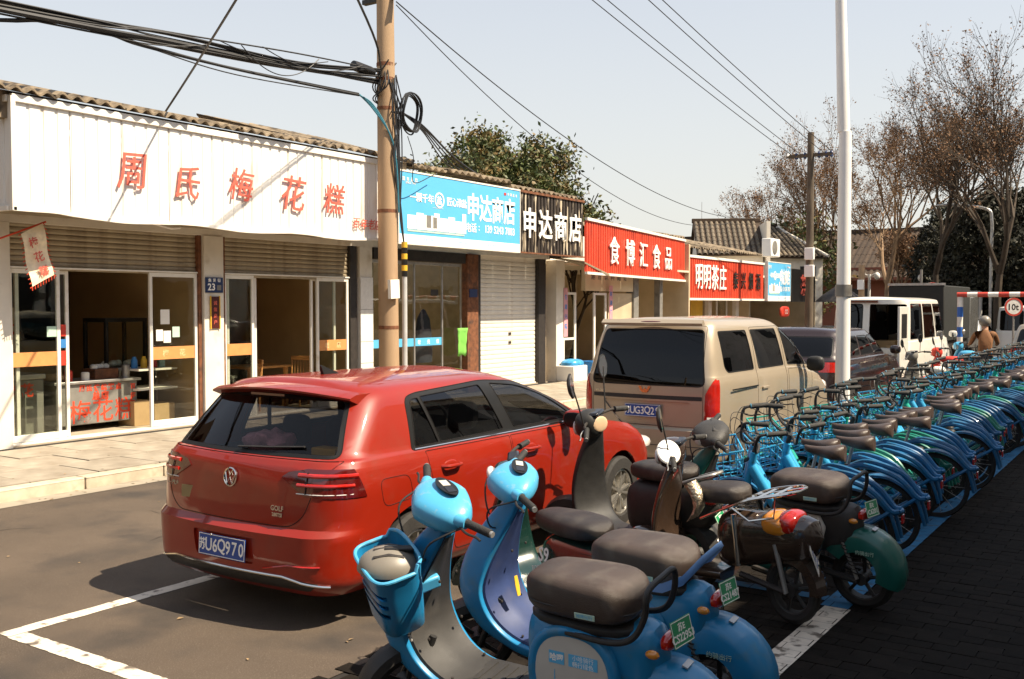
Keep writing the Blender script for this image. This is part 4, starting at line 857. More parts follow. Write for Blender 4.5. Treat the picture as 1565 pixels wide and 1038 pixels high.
def rpoly(pts, r=.03, n=4):
    out = []; N = len(pts)
    for i in range(N):
        a = V((*pts[i - 1], 0)); b = V((*pts[i], 0)); c = V((*pts[(i + 1) % N], 0)); rr_ = r[i] if isinstance(r, (list, tuple)) else r
        u = (a - b).normalized(); w_ = (c - b).normalized(); q = min(rr_, (a - b).length * .45, (c - b).length * .45); p0 = b + u * q; p1 = b + w_ * q
        for k in range(n + 1):
            t = k / n; p = p0 * (1 - t) ** 2 + b * 2 * t * (1 - t) + p1 * t * t; out.append((p.x, p.y))
    return out
def pip(p, poly):
    x, y = p; c = False; j = len(poly) - 1
    for i in range(len(poly)):
        xi, yi = poly[i]; xj, yj = poly[j]
        if (yi > y) != (yj > y) and x < (xj - xi) * (y - yi) / (yj - yi + 1e-12) + xi: c = not c
        j = i
    return c
class Shell:
    """a car body skin from stacked rings; panels, panes and lamps are cut out of it"""
    def __init__(s, rings, nr=7, nc=6, ns=30, sub=4):
        half = []
        for g in rings:
            y0, y1, w_, rr_, rf, z = g['y0'], g['y1'], g['w'], g.get('rr', .25), g.get('rf', .35), g['z']; bow = g.get('bow', .05); bf = g.get('bf', .15); tp = g.get('tp', .03)
            if w_ < .3: rr_ = rf = w_ * .5
            P = []
            for i in range(nr): x = (w_ - rr_) * i / nr; P.append((x, y0 + bow * (x / w_) ** 2))
            b0 = bow * ((w_ - rr_) / w_) ** 2
            for i in range(nc): a = math.pi / 2 * i / nc; P.append((w_ - rr_ + rr_ * math.sin(a), y0 + b0 + rr_ * (1 - math.cos(a))))
            ya = y0 + b0 + rr_; bfe = bf * ((w_ - rf) / w_) ** 2; yb = y1 - bfe - rf
            for i in range(ns): P.append((w_, ya + (yb - ya) * i / ns))
            for i in range(nc): a = math.pi / 2 * i / nc; P.append((w_ - rf + rf * math.cos(a), yb + rf * math.sin(a)))
            for i in range(nr + 1): x = (w_ - rf) * (1 - i / nr); P.append((x, y1 - bf * (x / w_) ** 2))
            L = []
            for x, y in P:
                t = (y - y0) / (y1 - y0); x2 = x * (1 - tp * (2 * t - 1) ** 2 * 1.0); zz = z(y) if callable(z) else z
                zz += g.get('crown', 0) * (1 - (x / max(w_, .01)) ** 2)
                L.append(V((x2, y, zz)))
            half.append(L)
        full = [L + [V((-p.x, p.y, p.z)) for p in L[-2:0:-1]] for L in half]
        n = len(full); dense = []
        for i in range(n - 1):
            a = full[max(i - 1, 0)]; b = full[i]; c = full[i + 1]; d = full[min(i + 2, n - 1)]
            k_ = sub if not rings[i].get('sharp') else sub
            for k in range(k_):
                t = k / k_
                if rings[i].get('lin'): dense.append([q.lerp(r_, t) for q, r_ in zip(b, c)]); continue
                row = []
                for A, B, Cc, D in zip(a, b, c, d):
                    if rings[i].get('sharp'): A = B * 2 - Cc
                    if rings[i + 1].get('sharp'): D = Cc * 2 - B
                    row.append(.5 * ((2 * B) + (Cc - A) * t + (2 * A - 5 * B + 4 * Cc - D) * t * t + (3 * B - A - 3 * Cc + D) * t ** 3))
                dense.append(row)
        dense.append(full[-1])
        mb = MB(); mb.loft(dense, caps=False); me = bpy.data.meshes.new('tmp'); me.from_pydata(mb.v, [], mb.f)
        s.bm = bmesh.new(); s.bm.from_mesh(me); bpy.data.meshes.remove(me)
        top = [e for e in s.bm.edges if e.is_boundary and (e.verts[0].co.z + e.verts[1].co.z) / 2 > rings[-1]['y0'] * 0 + .7 * max(v.co.z for v in s.bm.verts)]
        bmesh.ops.contextual_create(s.bm, geom=top)
        bmesh.ops.remove_doubles(s.bm, verts=s.bm.verts, dist=1e-5); bmesh.ops.recalc_face_normals(s.bm, faces=s.bm.faces)
        s.tree = BVHTree.FromBMesh(s.bm); s.parts = []
    def hit(s, o, d):
        h = s.tree.ray_cast(V(o), V(d).normalized()); return h
    def side(s, y, z, off=.0, sg=1):
        h = s.tree.ray_cast(V((sg * 3, y, z)), V((-sg, 0, 0)))
        return (h[0] + h[1] * off) if h[0] else V((sg * .8, y, z))
    def rear(s, x, z, off=.0):
        h = s.tree.ray_cast(V((x, -3, z)), V((0, 1, 0))); return (h[0] + h[1] * off) if h[0] else V((x, 0, z))
    def front(s, x, z, off=.0):
        h = s.tree.ray_cast(V((x, 9, z)), V((0, -1, 0))); return (h[0] + h[1] * off) if h[0] else V((x, 4, z))
    def cut(s, poly, ax, sel, frame=True):
        """poly in (y,z) for ax 'x' or (x,z) for ax 'y'; returns faces inside"""
        P = poly; lo = (min(p[0] for p in P) - .02, min(p[1] for p in P) - .02); hi = (max(p[0] for p in P) + .02, max(p[1] for p in P) + .02)
        g = (lambda c: (c.y, c.z)) if ax == 'x' else ((lambda c: (c.x, c.z)) if ax == 'y' else (lambda c: (c.x, c.y)))
        def cand():
            out = []
            for f in s.bm.faces:
                if not sel(s.nrm(f), f.calc_center_median()): continue
                q = [g(v.co) for v in f.verts]
                if max(a[0] for a in q) < lo[0] or min(a[0] for a in q) > hi[0] or max(a[1] for a in q) < lo[1] or min(a[1] for a in q) > hi[1]: continue
                out.append(f)
            return out
        fs = cand()
        for i in range(len(P)):
            a = P[i - 1]; b = P[i]; d = (b[0] - a[0], b[1] - a[1])
            if abs(d[0]) + abs(d[1]) < 1e-6: continue
            if ax == 'x': co = V((0, a[0], a[1])); no = V((0, -d[1], d[0]))
            elif ax == 'y': co = V((a[0], 0, a[1])); no = V((-d[1], 0, d[0]))
            else: co = V((a[0], a[1], 0)); no = V((-d[1], d[0], 0))
            # only faces the edge's own neighbourhood touches
            l2 = (min(a[0], b[0]) - .005, min(a[1], b[1]) - .005); h2_ = (max(a[0], b[0]) + .005, max(a[1], b[1]) + .005); near = []
            for f in fs:
                if not f.is_valid: continue
                q = [g(v.co) for v in f.verts]
                if max(t[0] for t in q) < l2[0] or min(t[0] for t in q) > h2_[0] or max(t[1] for t in q) < l2[1] or min(t[1] for t in q) > h2_[1]: continue
                near.append(f)
            if not near: continue
            geo = set(near)
            for f in near: geo.update(f.edges); geo.update(f.verts)
            r = bmesh.ops.bisect_plane(s.bm, geom=list(geo), dist=2e-4, plane_co=co, plane_no=no.normalized())
            fs = [f for f in fs if f.is_valid]; st = set(fs)
            for f in r['geom']:
                if isinstance(f, bmesh.types.BMFace) and f not in st: fs.append(f); st.add(f)
        s.bm.normal_update()
        return [f for f in fs if f.is_valid and pip(g(f.calc_center_median()), P)]
    def take(s, faces, name, m, parent, gap=.0025, depth=.012, push=0., rim=None, ang=30):
        """move faces out of the shell into a part with its own edges and depth"""
        b = bmesh.new(); vm = {}
        for f in faces:
            vs = []
            for v in f.verts:
                if v not in vm: vm[v] = b.verts.new(v.co)
                vs.append(vm[v])
            try: b.faces.new(vs)
            except ValueError: pass
        bmesh.ops.delete(s.bm, geom=faces, context='FACES'); b.normal_update()
        mats = [m]
        if gap:
            r = bmesh.ops.inset_region(b, faces=b.faces[:], thickness=gap, use_boundary=True, use_even_offset=True)
            if rim: mats.append(rim)
            if rim:
                for f in r['faces']: f.material_index = 1
            else: bmesh.ops.delete(b, geom=r['faces'], context='FACES')
        b.normal_update()
        if push:
            nn = {v: v.normal.copy() for v in b.verts}
            for v, q in nn.items(): v.co += q * push
        if depth:
            be = [e for e in b.edges if e.is_boundary]; nn = {}
            for e in be:
                for v in e.verts: nn[v.index] = 0
            b.verts.index_update(); nm = {v.index: v.normal.copy() for v in b.verts}
            r = bmesh.ops.extrude_edge_only(b, edges=be)
            nv = [v for v in r['geom'] if isinstance(v, bmesh.types.BMVert)]
            for v in nv:
                o_ = min((e.other_vert(v) for e in v.link_edges), key=lambda q: (q.co - v.co).length); h_ = s.tree.find_nearest(o_.co)[1]; v.co = o_.co - (h_ or V((0, 0, 0))) * depth
        me = bpy.data.meshes.new(name); b.to_mesh(me); b.free()
        for x in mats: me.materials.append(x)
        me.polygons.foreach_set('use_smooth', [True] * len(me.polygons)); me.set_sharp_from_angle(angle=R(ang)); me.update()
        return link(name, me, parent)
    def nrm(s, f):
        if f.calc_area() > 3e-5: return f.normal
        h = s.tree.find_nearest(f.calc_center_median()); return h[1] if h[1] else f.normal
    def panel(s, poly, ax, sel, name, m, parent, gap=.003, depth=.012, push=0., rim=None, ang=30, flt=None):
        n = len(poly); ar = sum(poly[i - 1][0] * poly[i][1] - poly[i][0] * poly[i - 1][1] for i in range(n)); sg = 1 if ar > 0 else -1; inner = []
        for i in range(n):
            a = V(poly[i - 1]); b = V(poly[i]); c = V(poly[(i + 1) % n]); d = (b - a); e = (c - b)
            nn = V((-d.y, d.x)).normalized() + V((-e.y, e.x)).normalized() if d.length > 1e-7 and e.length > 1e-7 else V((0, 0))
            if nn.length > 1e-6: nn.normalize(); q = b + nn * gap * sg; inner.append((q.x, q.y))
        s.cut(poly, ax, sel); s.cut(inner, ax, sel); g = (lambda c: (c.y, c.z)) if ax == 'x' else ((lambda c: (c.x, c.z)) if ax == 'y' else (lambda c: (c.x, c.y)))
        out = []; ring = []
        for f in s.bm.faces:
            c = f.calc_center_median()
            if not sel(s.nrm(f), c): continue
            q = g(c)
            if pip(q, inner): out.append(f)
            elif pip(q, poly): ring.append(f)
        if rim and ring: s.take(ring, 'window_seal', rim, parent, gap=0, depth=depth, push=0, ang=ang)
        elif ring: bmesh.ops.delete(s.bm, geom=ring, context='FACES')
        out = [f for f in out if f.is_valid]
        sgx = 1 if out and sum(f.calc_center_median().x for f in out) > 0 else -1
        res = s.take(out, name, m, parent, gap=0, depth=depth, push=push, ang=ang) if out else None
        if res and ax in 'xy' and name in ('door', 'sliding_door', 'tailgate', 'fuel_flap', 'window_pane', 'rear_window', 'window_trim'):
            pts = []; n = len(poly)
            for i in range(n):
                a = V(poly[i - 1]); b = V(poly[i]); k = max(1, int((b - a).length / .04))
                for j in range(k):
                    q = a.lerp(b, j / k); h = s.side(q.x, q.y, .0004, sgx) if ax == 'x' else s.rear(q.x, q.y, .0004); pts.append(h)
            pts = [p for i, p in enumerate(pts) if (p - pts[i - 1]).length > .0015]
            MB().tube(pts, .0032 if 'window' in name else .0022, 5, closed=True).build('seal_and_gap_shade', m_seal_gap, parent)  # dark tube: seal at windows, painted gap shade on doors, tailgate and flap
        return res
    def finish(s, name, m, parent, depth=.02, ang=32):
        s.bm.normal_update(); be = [e for e in s.bm.edges if e.is_boundary]; s.bm.verts.index_update(); nm = {v.index: v.normal.copy() for v in s.bm.verts}
        r = bmesh.ops.extrude_edge_only(s.bm, edges=be)
        for v in [v for v in r['geom'] if isinstance(v, bmesh.types.BMVert)]:
            o_ = min((e.other_vert(v) for e in v.link_edges), key=lambda q: (q.co - v.co).length); h_ = s.tree.find_nearest(o_.co)[1]; v.co = o_.co - (h_ or V((0, 0, 0))) * depth
        me = bpy.data.meshes.new(name); s.bm.to_mesh(me); s.bm.free(); me.materials.append(m)
        me.polygons.foreach_set('use_smooth', [True] * len(me.polygons)); me.set_sharp_from_angle(angle=R(ang)); me.update()
        return link(name, me, parent)
def circ(cy, cz, r, a0=0, a1=360, n=20): return [(cy + r * math.cos(R(a0 + (a1 - a0) * i / n)), cz + r * math.sin(R(a0 + (a1 - a0) * i / n))) for i in range(n + (a1 - a0 != 360))]
def wheel(t, x, y, r, w_=.2, spokes=5, mm=None, sg=1, rim=.64):
    """wheel with its axis along x; sg = which side is outside"""
    F = frame_m((x, y, r), (0, 1, 0), (sg, 0, 0)); mm = mm or m_alloy
    o = MB().lathe([(r * rim, -w_ * .5), (r * .93, -w_ * .5), (r, -w_ * .36), (r, w_ * .36), (r * .94, w_ * .48), (r * (rim + .02), w_ * .5), (r * rim, w_ * .4)], 40, mx=F).build('tyre', m_tyre, t)
    b = MB(); b.lathe([(r * rim, -w_ * .4), (r * rim, w_ * .42), (r * (rim - .04), w_ * .44), (r * (rim - .06), w_ * .3), (r * (rim - .08), -w_ * .3)], 36, mx=F)
    b.lathe([(0, w_ * .36), (r * .14, w_ * .34), (r * .16, w_ * .1), (0, w_ * .1)], 20, mx=F)
    for k in range(spokes):
        for dd in ((-.1, .1) if spokes < 7 else (0,)):
            a = math.tau * k / spokes + dd * 1.2; a2 = math.tau * k / spokes + dd * 2.2
            b.loft([[(r * q * math.cos(c_) - math.sin(c_) * e_, r * q * math.sin(c_) + math.cos(c_) * e_, zz) for e_, zz in ((-r * .045, w_ * .2), (r * .045, w_ * .2), (r * .03, w_ * h_), (-r * .03, w_ * h_))] for q, c_, h_ in ((.1, a, .36), (rim - .05, a2, .4))], mx=F)
    o2 = b.build('rim', mm, t, ang=25)
    MB().lathe([(0, -w_ * .1), (r * .5, -w_ * .1), (r * .5, -w_ * .04), (0, -w_ * .04)], 24, mx=F).build('brake_disc', m_steel, t)
def plate(t, txt, F, w_=.44, h=.14, m=None, size=.105, fg=None):
    p = MB().bx(-w_ / 2, w_ / 2, -h / 2, h / 2, 0, .004).build('licence_plate', m or m_plate, t, mx=F); I = M.Translation((0, 0, .005)); fg = fg or m_whl
    b = MB(); e = .004
    for a in ((-w_ / 2 + e, w_ / 2 - e, h / 2 - 2 * e, h / 2 - e), (-w_ / 2 + e, w_ / 2 - e, -h / 2 + e, -h / 2 + 2 * e), (-w_ / 2 + e, -w_ / 2 + 2 * e, -h / 2 + 2 * e, h / 2 - 2 * e), (w_ / 2 - 2 * e, w_ / 2 - e, -h / 2 + 2 * e, h / 2 - 2 * e)): b.bx(*a, .004, .0055)
    b.build('border', fg, p, smooth=False); n = len(txt)
    for i, ch in enumerate(txt):
        mm = I @ M.Translation((-w_ / 2 + w_ * (i + .6) / (n + .2), 0, 0)) @ M.Diagonal((.85, 1, 1, 1))
        link('character', glyph(ch, size * (.78 if ord(ch) > 999 else 1.12), .001, .0015, fg), p, mm)
    return p
def strip_on(S, pts, r, name, m, t, fn, off=.004, n=6, flat=1.):
    P = catmull([fn(a, b, off) for a, b in pts], 2) if False else [fn(pts[i][0] + (pts[i + 1][0] - pts[i][0]) * k / n, pts[i][1] + (pts[i + 1][1] - pts[i][1]) * k / n, off) for i in range(len(pts) - 1) for k in range(n)] + [fn(*pts[-1], off)]
    return MB().tube(P, r, 6, flat=flat).build(name, m, t)
sideR = lambda zmin=.0, xmin=.3: (lambda n, c: n.x > .35 and c.x > xmin and c.z > zmin)
sideL = lambda zmin=.0, xmin=.3: (lambda n, c: n.x < -.35 and c.x < -xmin and c.z > zmin)
rearF = lambda ymax=.9: (lambda n, c: n.y < -.3 and c.y < ymax)
# ===== red hatchback
def seat(t, x, y, rec=.18, h=.62, w_=.25, m=None):
    m = m or m_fabric
    b = MB(); b.loft([[V((x + w_ * a * k, y + rec * z / h + dy, .42 + z)) for a, dy in ((-1, 0), (-.9, -.06), (.9, -.06), (1, 0), (.9, .05), (-.9, .05))] for z, k in ((0, .95), (.15, 1), (.45, .92), (h - .03, .8), (h, .7))]).build('seat_back', m, t, ang=50)
    MB().ell((x, y + .02 - rec * .35, .42 + h + .1), (.13, .055, .11), 14, 8, .6).build('headrest', m, t)
def golf():
    t = thing('red_car', 'red five door hatchback with blue licence plate parked nearest the camera', 'car', (-5.04, 4.18, 0))
    zb = lambda y: 1.03 if y < 3.0 else 1.03 - .26 * ((y - 3.0) / 1.6) ** 1.5
    zl = lambda y: .86 if y < 3.0 else .86 - .16 * ((y - 3) / 1.6)
    rings = [dict(z=.2, y0=.14, y1=4.42, w=.78, rr=.2, bow=.05), dict(z=.28, y0=.03, y1=4.55, w=.86, rr=.26, bow=.08), dict(z=.42, y0=0, y1=4.6, w=.885, rr=.3, bow=.09), dict(z=.585, y0=0, y1=4.6, w=.897, rr=.3, bow=.09, sharp=1),
             dict(z=.625, y0=.045, y1=4.58, w=.9, rr=.3, bow=.09, sharp=1), dict(z=zl, y0=.07, y1=4.5, w=.905, rr=.28, bow=.09), dict(z=lambda y: zb(y) - .045, y0=.1, y1=4.42, w=.885, rr=.26, bow=.09, sharp=1),
             dict(z=zb, y0=.13, y1=4.3, w=.865, rr=.25, bow=.1, bf=.2, sharp=1), dict(z=lambda y: 1.045 if y < 2.9 else 1.045 - .05 * (y - 2.9), y0=.15, y1=3.5, w=.85, rr=.25, bow=.12, bf=.2, crown=.0, sharp=1),
             dict(z=1.2, y0=.275, y1=3.1, w=.8, rr=.24, bow=.13, bf=.2), dict(z=1.36, y0=.42, y1=2.65, w=.735, rr=.22, bow=.12, bf=.18), dict(z=1.43, y0=.5, y1=2.42, w=.68, rr=.2, bow=.1, bf=.16),
             dict(z=1.463, y0=.54, y1=2.3, w=.6, rr=.18, bow=.09, bf=.14), dict(z=1.49, y0=.58, y1=2.2, w=.4, rr=.16, bow=.05, bf=.1), dict(z=1.502, y0=.62, y1=2.15, w=.2, bow=.02, bf=.05), dict(z=1.505, y0=.66, y1=2.1, w=.02, bow=0, bf=0)]
    S = Shell(rings)
    P1 = rpoly([(.9, 1.055), (1.15, 1.06), (1.055, 1.365), (.97, 1.36)], [.03, .01, .01, .05]); P2 = rpoly([(1.175, 1.06), (1.93, 1.07), (1.79, 1.405), (1.085, 1.372)], [.01, .02, .02, .01]); P3 = rpoly([(2.07, 1.07), (3.0, 1.06), (2.66, 1.26), (2.3, 1.37), (1.93, 1.408)], [.02, .03, .15, .12, .02])
    DLO = rpoly([(.86, 1.035), (3.1, 1.035), (2.72, 1.27), (2.33, 1.4), (1.86, 1.435), (1.05, 1.4), (.92, 1.375)], [.03, .03, .15, .15, .1, .05, .06])
    fr_door = rpoly([(1.98, 1.02), (1.98, .4), (2.05, .3), (3.02, .3), (3.08, .55), (3.1, .9), (3.08, 1.02)], [.01, .05, .05, .05, .1, .05, .02]); re_door = rpoly([(.98, 1.02), (1.02, .8), (1.24, .52), (1.3, .3), (1.9, .3), (1.96, .4), (1.96, 1.02)], [.01, .12, .12, .05, .05, .05, .01])
    for sg, sf in ((1, sideR), (-1, sideL)):
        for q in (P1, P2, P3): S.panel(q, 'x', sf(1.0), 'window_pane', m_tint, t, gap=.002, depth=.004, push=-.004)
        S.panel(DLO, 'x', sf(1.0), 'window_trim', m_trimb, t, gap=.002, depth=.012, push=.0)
        for cy in (.86, 3.72):
            fs = S.cut(circ(cy, .32, .375, n=28), 'x', sf(.1, .5)); bmesh.ops.delete(S.bm, geom=fs, context='FACES')
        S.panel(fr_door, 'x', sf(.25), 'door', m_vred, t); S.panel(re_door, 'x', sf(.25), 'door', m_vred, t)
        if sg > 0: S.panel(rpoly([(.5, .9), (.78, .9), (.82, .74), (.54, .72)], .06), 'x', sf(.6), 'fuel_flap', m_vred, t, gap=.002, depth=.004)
        # tail lamp, wrapping round the corner
        lam = [(.43, .93), (.62, .83), (.95, .815), (.95, .99), (.62, .99), (.48, .965)]
        S2 = (lambda n, c: c.x > .4 and c.y < .5 and .75 < c.z < 1.05) if sg > 0 else (lambda n, c: c.x < -.4 and c.y < .5 and .75 < c.z < 1.05)
        S.cut([(sg * a, b) for a, b in lam], 'y', S2); fs = S.cut([(.1, .78), (.395, .78), (.3, 1.02), (.1, 1.02)], 'x', S2); fs = [f for f in fs if pip((f.calc_center_median().x, f.calc_center_median().z), [(sg * a, b) for a, b in lam])]
        lo = S.take(fs, 'tail_lamp', m_lampd, t, gap=0, depth=.01, push=.006)
        if sg > 0 or True:
            for (z0_, z1_, mm_) in ((.935, .965, m_lampr), (.88, .905, m_lampr), (.837, .845, m_lampw)):
                pts = [(sg * (.56 + .3 * k / 12), (z0_ + z1_) / 2) for k in range(13)]
                q = MB().tube([S.rear(a, b, .004) for a, b in pts], (z1_ - z0_) / 2, 8).build('light_bar', mm_, lo)
            q = MB().tube([S.rear(sg * .63, z, .011) for z in (.84, .88, .92, .97)], .0035, 6).build('lamp_split', m_trimb, lo)
    S.panel(rpoly([(-.76, 1.045), (.76, 1.045), (.6, 1.40), (-.6, 1.40)], .06, 5), 'y', rearF(1.), 'rear_window', m_rtint, t, gap=.022, depth=.01, push=.001, rim=m_trimb)
    hatch = rpoly([(-.79, 1.035), (-.7, .9), (-.62, .7), (-.52, .632), (.52, .632), (.62, .7), (.7, .9), (.79, 1.035)], [.01, .05, .1, .06, .06, .1, .05, .01])
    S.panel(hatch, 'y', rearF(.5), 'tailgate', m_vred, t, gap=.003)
    S.panel(rpoly([(-.66, .245), (.66, .245), (.74, .305), (.55, .33), (-.55, .33), (-.74, .305)], .02), 'y', rearF(.5), 'rear_diffuser', m_plast, t, gap=.001)
    S.panel(rpoly([(-.27, .38), (.27, .38), (.3, .545), (-.3, .545)], .03), 'y', rearF(.3), 'plate_recess', m_vred, t, gap=.002, depth=.01, push=-.018)
    S.panel(rpoly([(-.62, 3.28), (-.5, 3.36), (0, 3.44), (.5, 3.36), (.62, 3.28), (.5, 2.62), (0, 2.68), (-.5, 2.62)][::-1], .03), 'z', lambda n, c: n.z > .2 and c.z > 1.0 and c.y > 2.3, 'windscreen', m_tint, t, gap=.01, depth=.01, rim=m_trimb)
    strip_on(S, [(.885, 1.04), (3.08, 1.04)], .0065, 'chrome_strip', m_chrome, t, lambda a, b, o: S.side(a, b, o), .003, 24)
    strip_on(S, [(-.78, .285), (-.5, .335), (.5, .335), (.78, .285)], .008, 'chrome_strip', m_chrome, t, lambda a, b, o: S.rear(a, b, o), .006, 10)
    strip_on(S, [(.35, .37), (.55, .41), (.75, .41)], .006, 'reflector', m_lampr, t, lambda a, b, o: S.rear(a, b, o), .004, 6)
    # crease on the bumper, handles, spoiler, aerial, wiper, badge, plate
    for y_ in (1.12, 2.12):
        c = S.side(y_ + .0, .9, 0); h = MB(); h.tube(catmull([c + V((-.005, -.0, 0)), c + V((.035, .03, .0)), c + V((.04, .1, 0)), c + V((.035, .17, 0)), c + V((-.005, .2, 0))], 4), .013, 8, flat=1.0).build('door_handle', m_vred, t)
        MB().ell(tuple(c + V((-.004, .1, -.0))), (.008, .08, .035)).build('handle_recess', m_vred, t)
    b = MB(); rows = []
    for i in range(25):
        x = -.66 + 1.32 * i / 24; e = 1 - abs(x / .66) ** 4 * .35; yy = .42 + .09 * (x / .66) ** 2; zz = 1.468 - .05 * (x / .66) ** 2
        rows.append([(x, yy + .22, zz + .006), (x, yy + .02, zz + .0), (x, yy - .055 * e, zz - .02), (x, yy - .055 * e, zz - .032), (x, yy + .06, zz - .07), (x, yy + .22, zz - .05)])
    b.loft(rows).build('roof_spoiler', m_vred, t, ang=25)
    MB().bx(-.16, .16, .385, .39, 1.395, 1.41).build('brake_light', m_lampd, t)
    b = MB(); b.loft([[(w_, y, z) for w_, y, z in ((-.03 * k, .95 - a * .0, 1.49), (.03 * k, .95, 1.49), (.012 * k, .95 - .02, 1.49 + h_), (-.012 * k, .93, 1.49 + h_))] for k, a, h_ in ((1, 0, .02),)] + [[(-.028, 1.06, 1.49), (.028, 1.06, 1.49), (.01, 1.04, 1.51), (-.01, 1.04, 1.51)], [(-.022, .92, 1.485), (.022, .92, 1.485), (.006, .885, 1.57), (-.006, .885, 1.57)], [(-.02, .9, 1.485), (.02, .9, 1.485), (.006, .875, 1.565), (-.006, .875, 1.565)]]).build('aerial_fin', m_trimb, t)
    MB().tube([S.rear(-.02, 1.07, .02), S.rear(.25, 1.085, .016), S.rear(.5, 1.1, .014)], .01, 6, flat=.6).build('rear_wiper', m_plast, t)
    c = S.rear(0, .895, .003); F = frame_m(c, (1, 0, 0), (0, -1, .12)); bd = MB(); bd.lathe([(.052, 0), (.062, 0), (.062, .01), (.055, .013), (.052, .008)], 32, mx=F)
    for a in (((-.038, .035), (-.02, -.01 + .012), (-.0, .042 - .03)), ((.038, .035), (.02, .002), (0, .012))): pass
    vv = [[(-.03, .046), (-.013, .012), (-.004, .012)], ]
    for pts in ([(-.022, .046), (0, .008), (.022, .046)], [(-.046, .026), (-.024, -.042), (0, -.004), (.024, -.042), (.046, .026)]): bd.tube([F @ V((a, b_, .007)) for a, b_ in pts], .0055, 6)
    bd.build('badge', m_chrome, t)
    F = frame_m(S.rear(.42, .72, .003), (1, 0, 0), (0, -1, .05)); line_text('GOLF', .045, m_chrome, t, F, 0, .02, off=.001, ext=.002); line_text('280TSI', .032, m_chrome, t, F, 0, -.02, off=.001, ext=.002)
    F = frame_m(S.rear(-.58, .8, .004), (1, .18, 0), (.18, -1, .05)); letters('一汽大众', .035, m_chrome, t, F, -.06, .035, 0, .002, .001)
    o = MB().bx(-.07, .05, -.05, .03, 0, .002).build('sticker', mat('dull_gold_sticker', (.3, .24, .13), .4, metal=.5), t, mx=frame_m(S.rear(-.42, .77, .002), (1, .1, 0), (.1, -1, .03))); 
    plate(t, '苏U6Q970', frame_m(S.rear(0, .46, .004) + V((.0, -.0, 0)), (1, 0, 0), (0, -1, .05)))
    for x, z in ((-.1, .395), (.1, .395), (-.1, .525)): MB().lathe([(0, 0), (.009, 0), (.007, .006), (0, .007)], 10, mx=frame_m(S.rear(x, z, .006), (1, 0, 0), (0, -1, 0))).build('plate_bolt', m_chrome, t)
    # mirror on the right door, headlamp, wheels, cabin
    for sg in (1, -1):
        MB().ell((sg * .98, 2.78, 1.07), (.12, .06, .075), 14, 8, .7).build('wing_mirror', m_vred, t); MB().ell((sg * .985, 2.728, 1.07), (.1, .012, .06), 16, 6, .7).build('mirror_glass', m_trimb, t); wheel(t, sg * .8, 3.72, .32, .21, 5, sg=sg); wheel(t, sg * .8, .86, .32, .21, 5, sg=sg)
        MB().ell((sg * .68, 4.36, .68), (.15, .2, .07), 14, 8, .8).build('headlamp', m_lampw, t)
    MB().bx(-.74, .74, .35, 3.9, .25, .45).build('floor_pan', m_plast, t)
    b = MB(); b.bx(-.78, .78, .3, 1.0, .96, .98); b.build('parcel_shelf', m_fabric, t); MB().bx(-.7, .7, 2.75, 3.3, .8, 1.02).build('dashboard', m_plast, t)
    for x in (-.4, .4): seat(t, x, 1.95, -.14)
    for x in (-.45, 0, .45): seat(t, x, 1.02, -.12, .55, .22)
    MB().tube([(-.4 + .18 * math.cos(a), 2.6 + .06 * math.sin(a), .95 + .18 * math.sin(a)) for a in (math.tau * k / 24 for k in range(24))], .014, 6, closed=True).build('steering_wheel', m_plast, t)
    S.finish('body', m_vred, t)
    pk = MB(); g = random.Random(4)
    pk.ell((0, 0, 0), (.2, .13, .07), 26, 12, .8); pk.v = [(x + .03 * noise.noise(V((x * 14, y * 14, z * 14))), y + .03 * noise.noise(V((x * 13 + 5, y * 14, z * 14))), z + .05 * noise.noise(V((x * 11, y * 11, 3)))) for x, y, z in pk.v]
    o = pk.build('towel', mat('pink_towel', (.8, .38, .44), .95, var=.2, scale=30, bump=.8, bscale=90)); o.location = (-5.19, 4.72, 1.06); tag(o, 'crumpled pink towel on the parcel shelf inside the red car', 'towel')
    o = MB().bx(-.11, .11, -.06, .06, 0, .07).build('tissue_box', mat('yellow_card', (.75, .42, .03), .6), bev=.01); o.location = (-4.66, 4.75, .985); tag(o, 'yellow tissue box on the parcel shelf inside the red car', 'box')
golf()
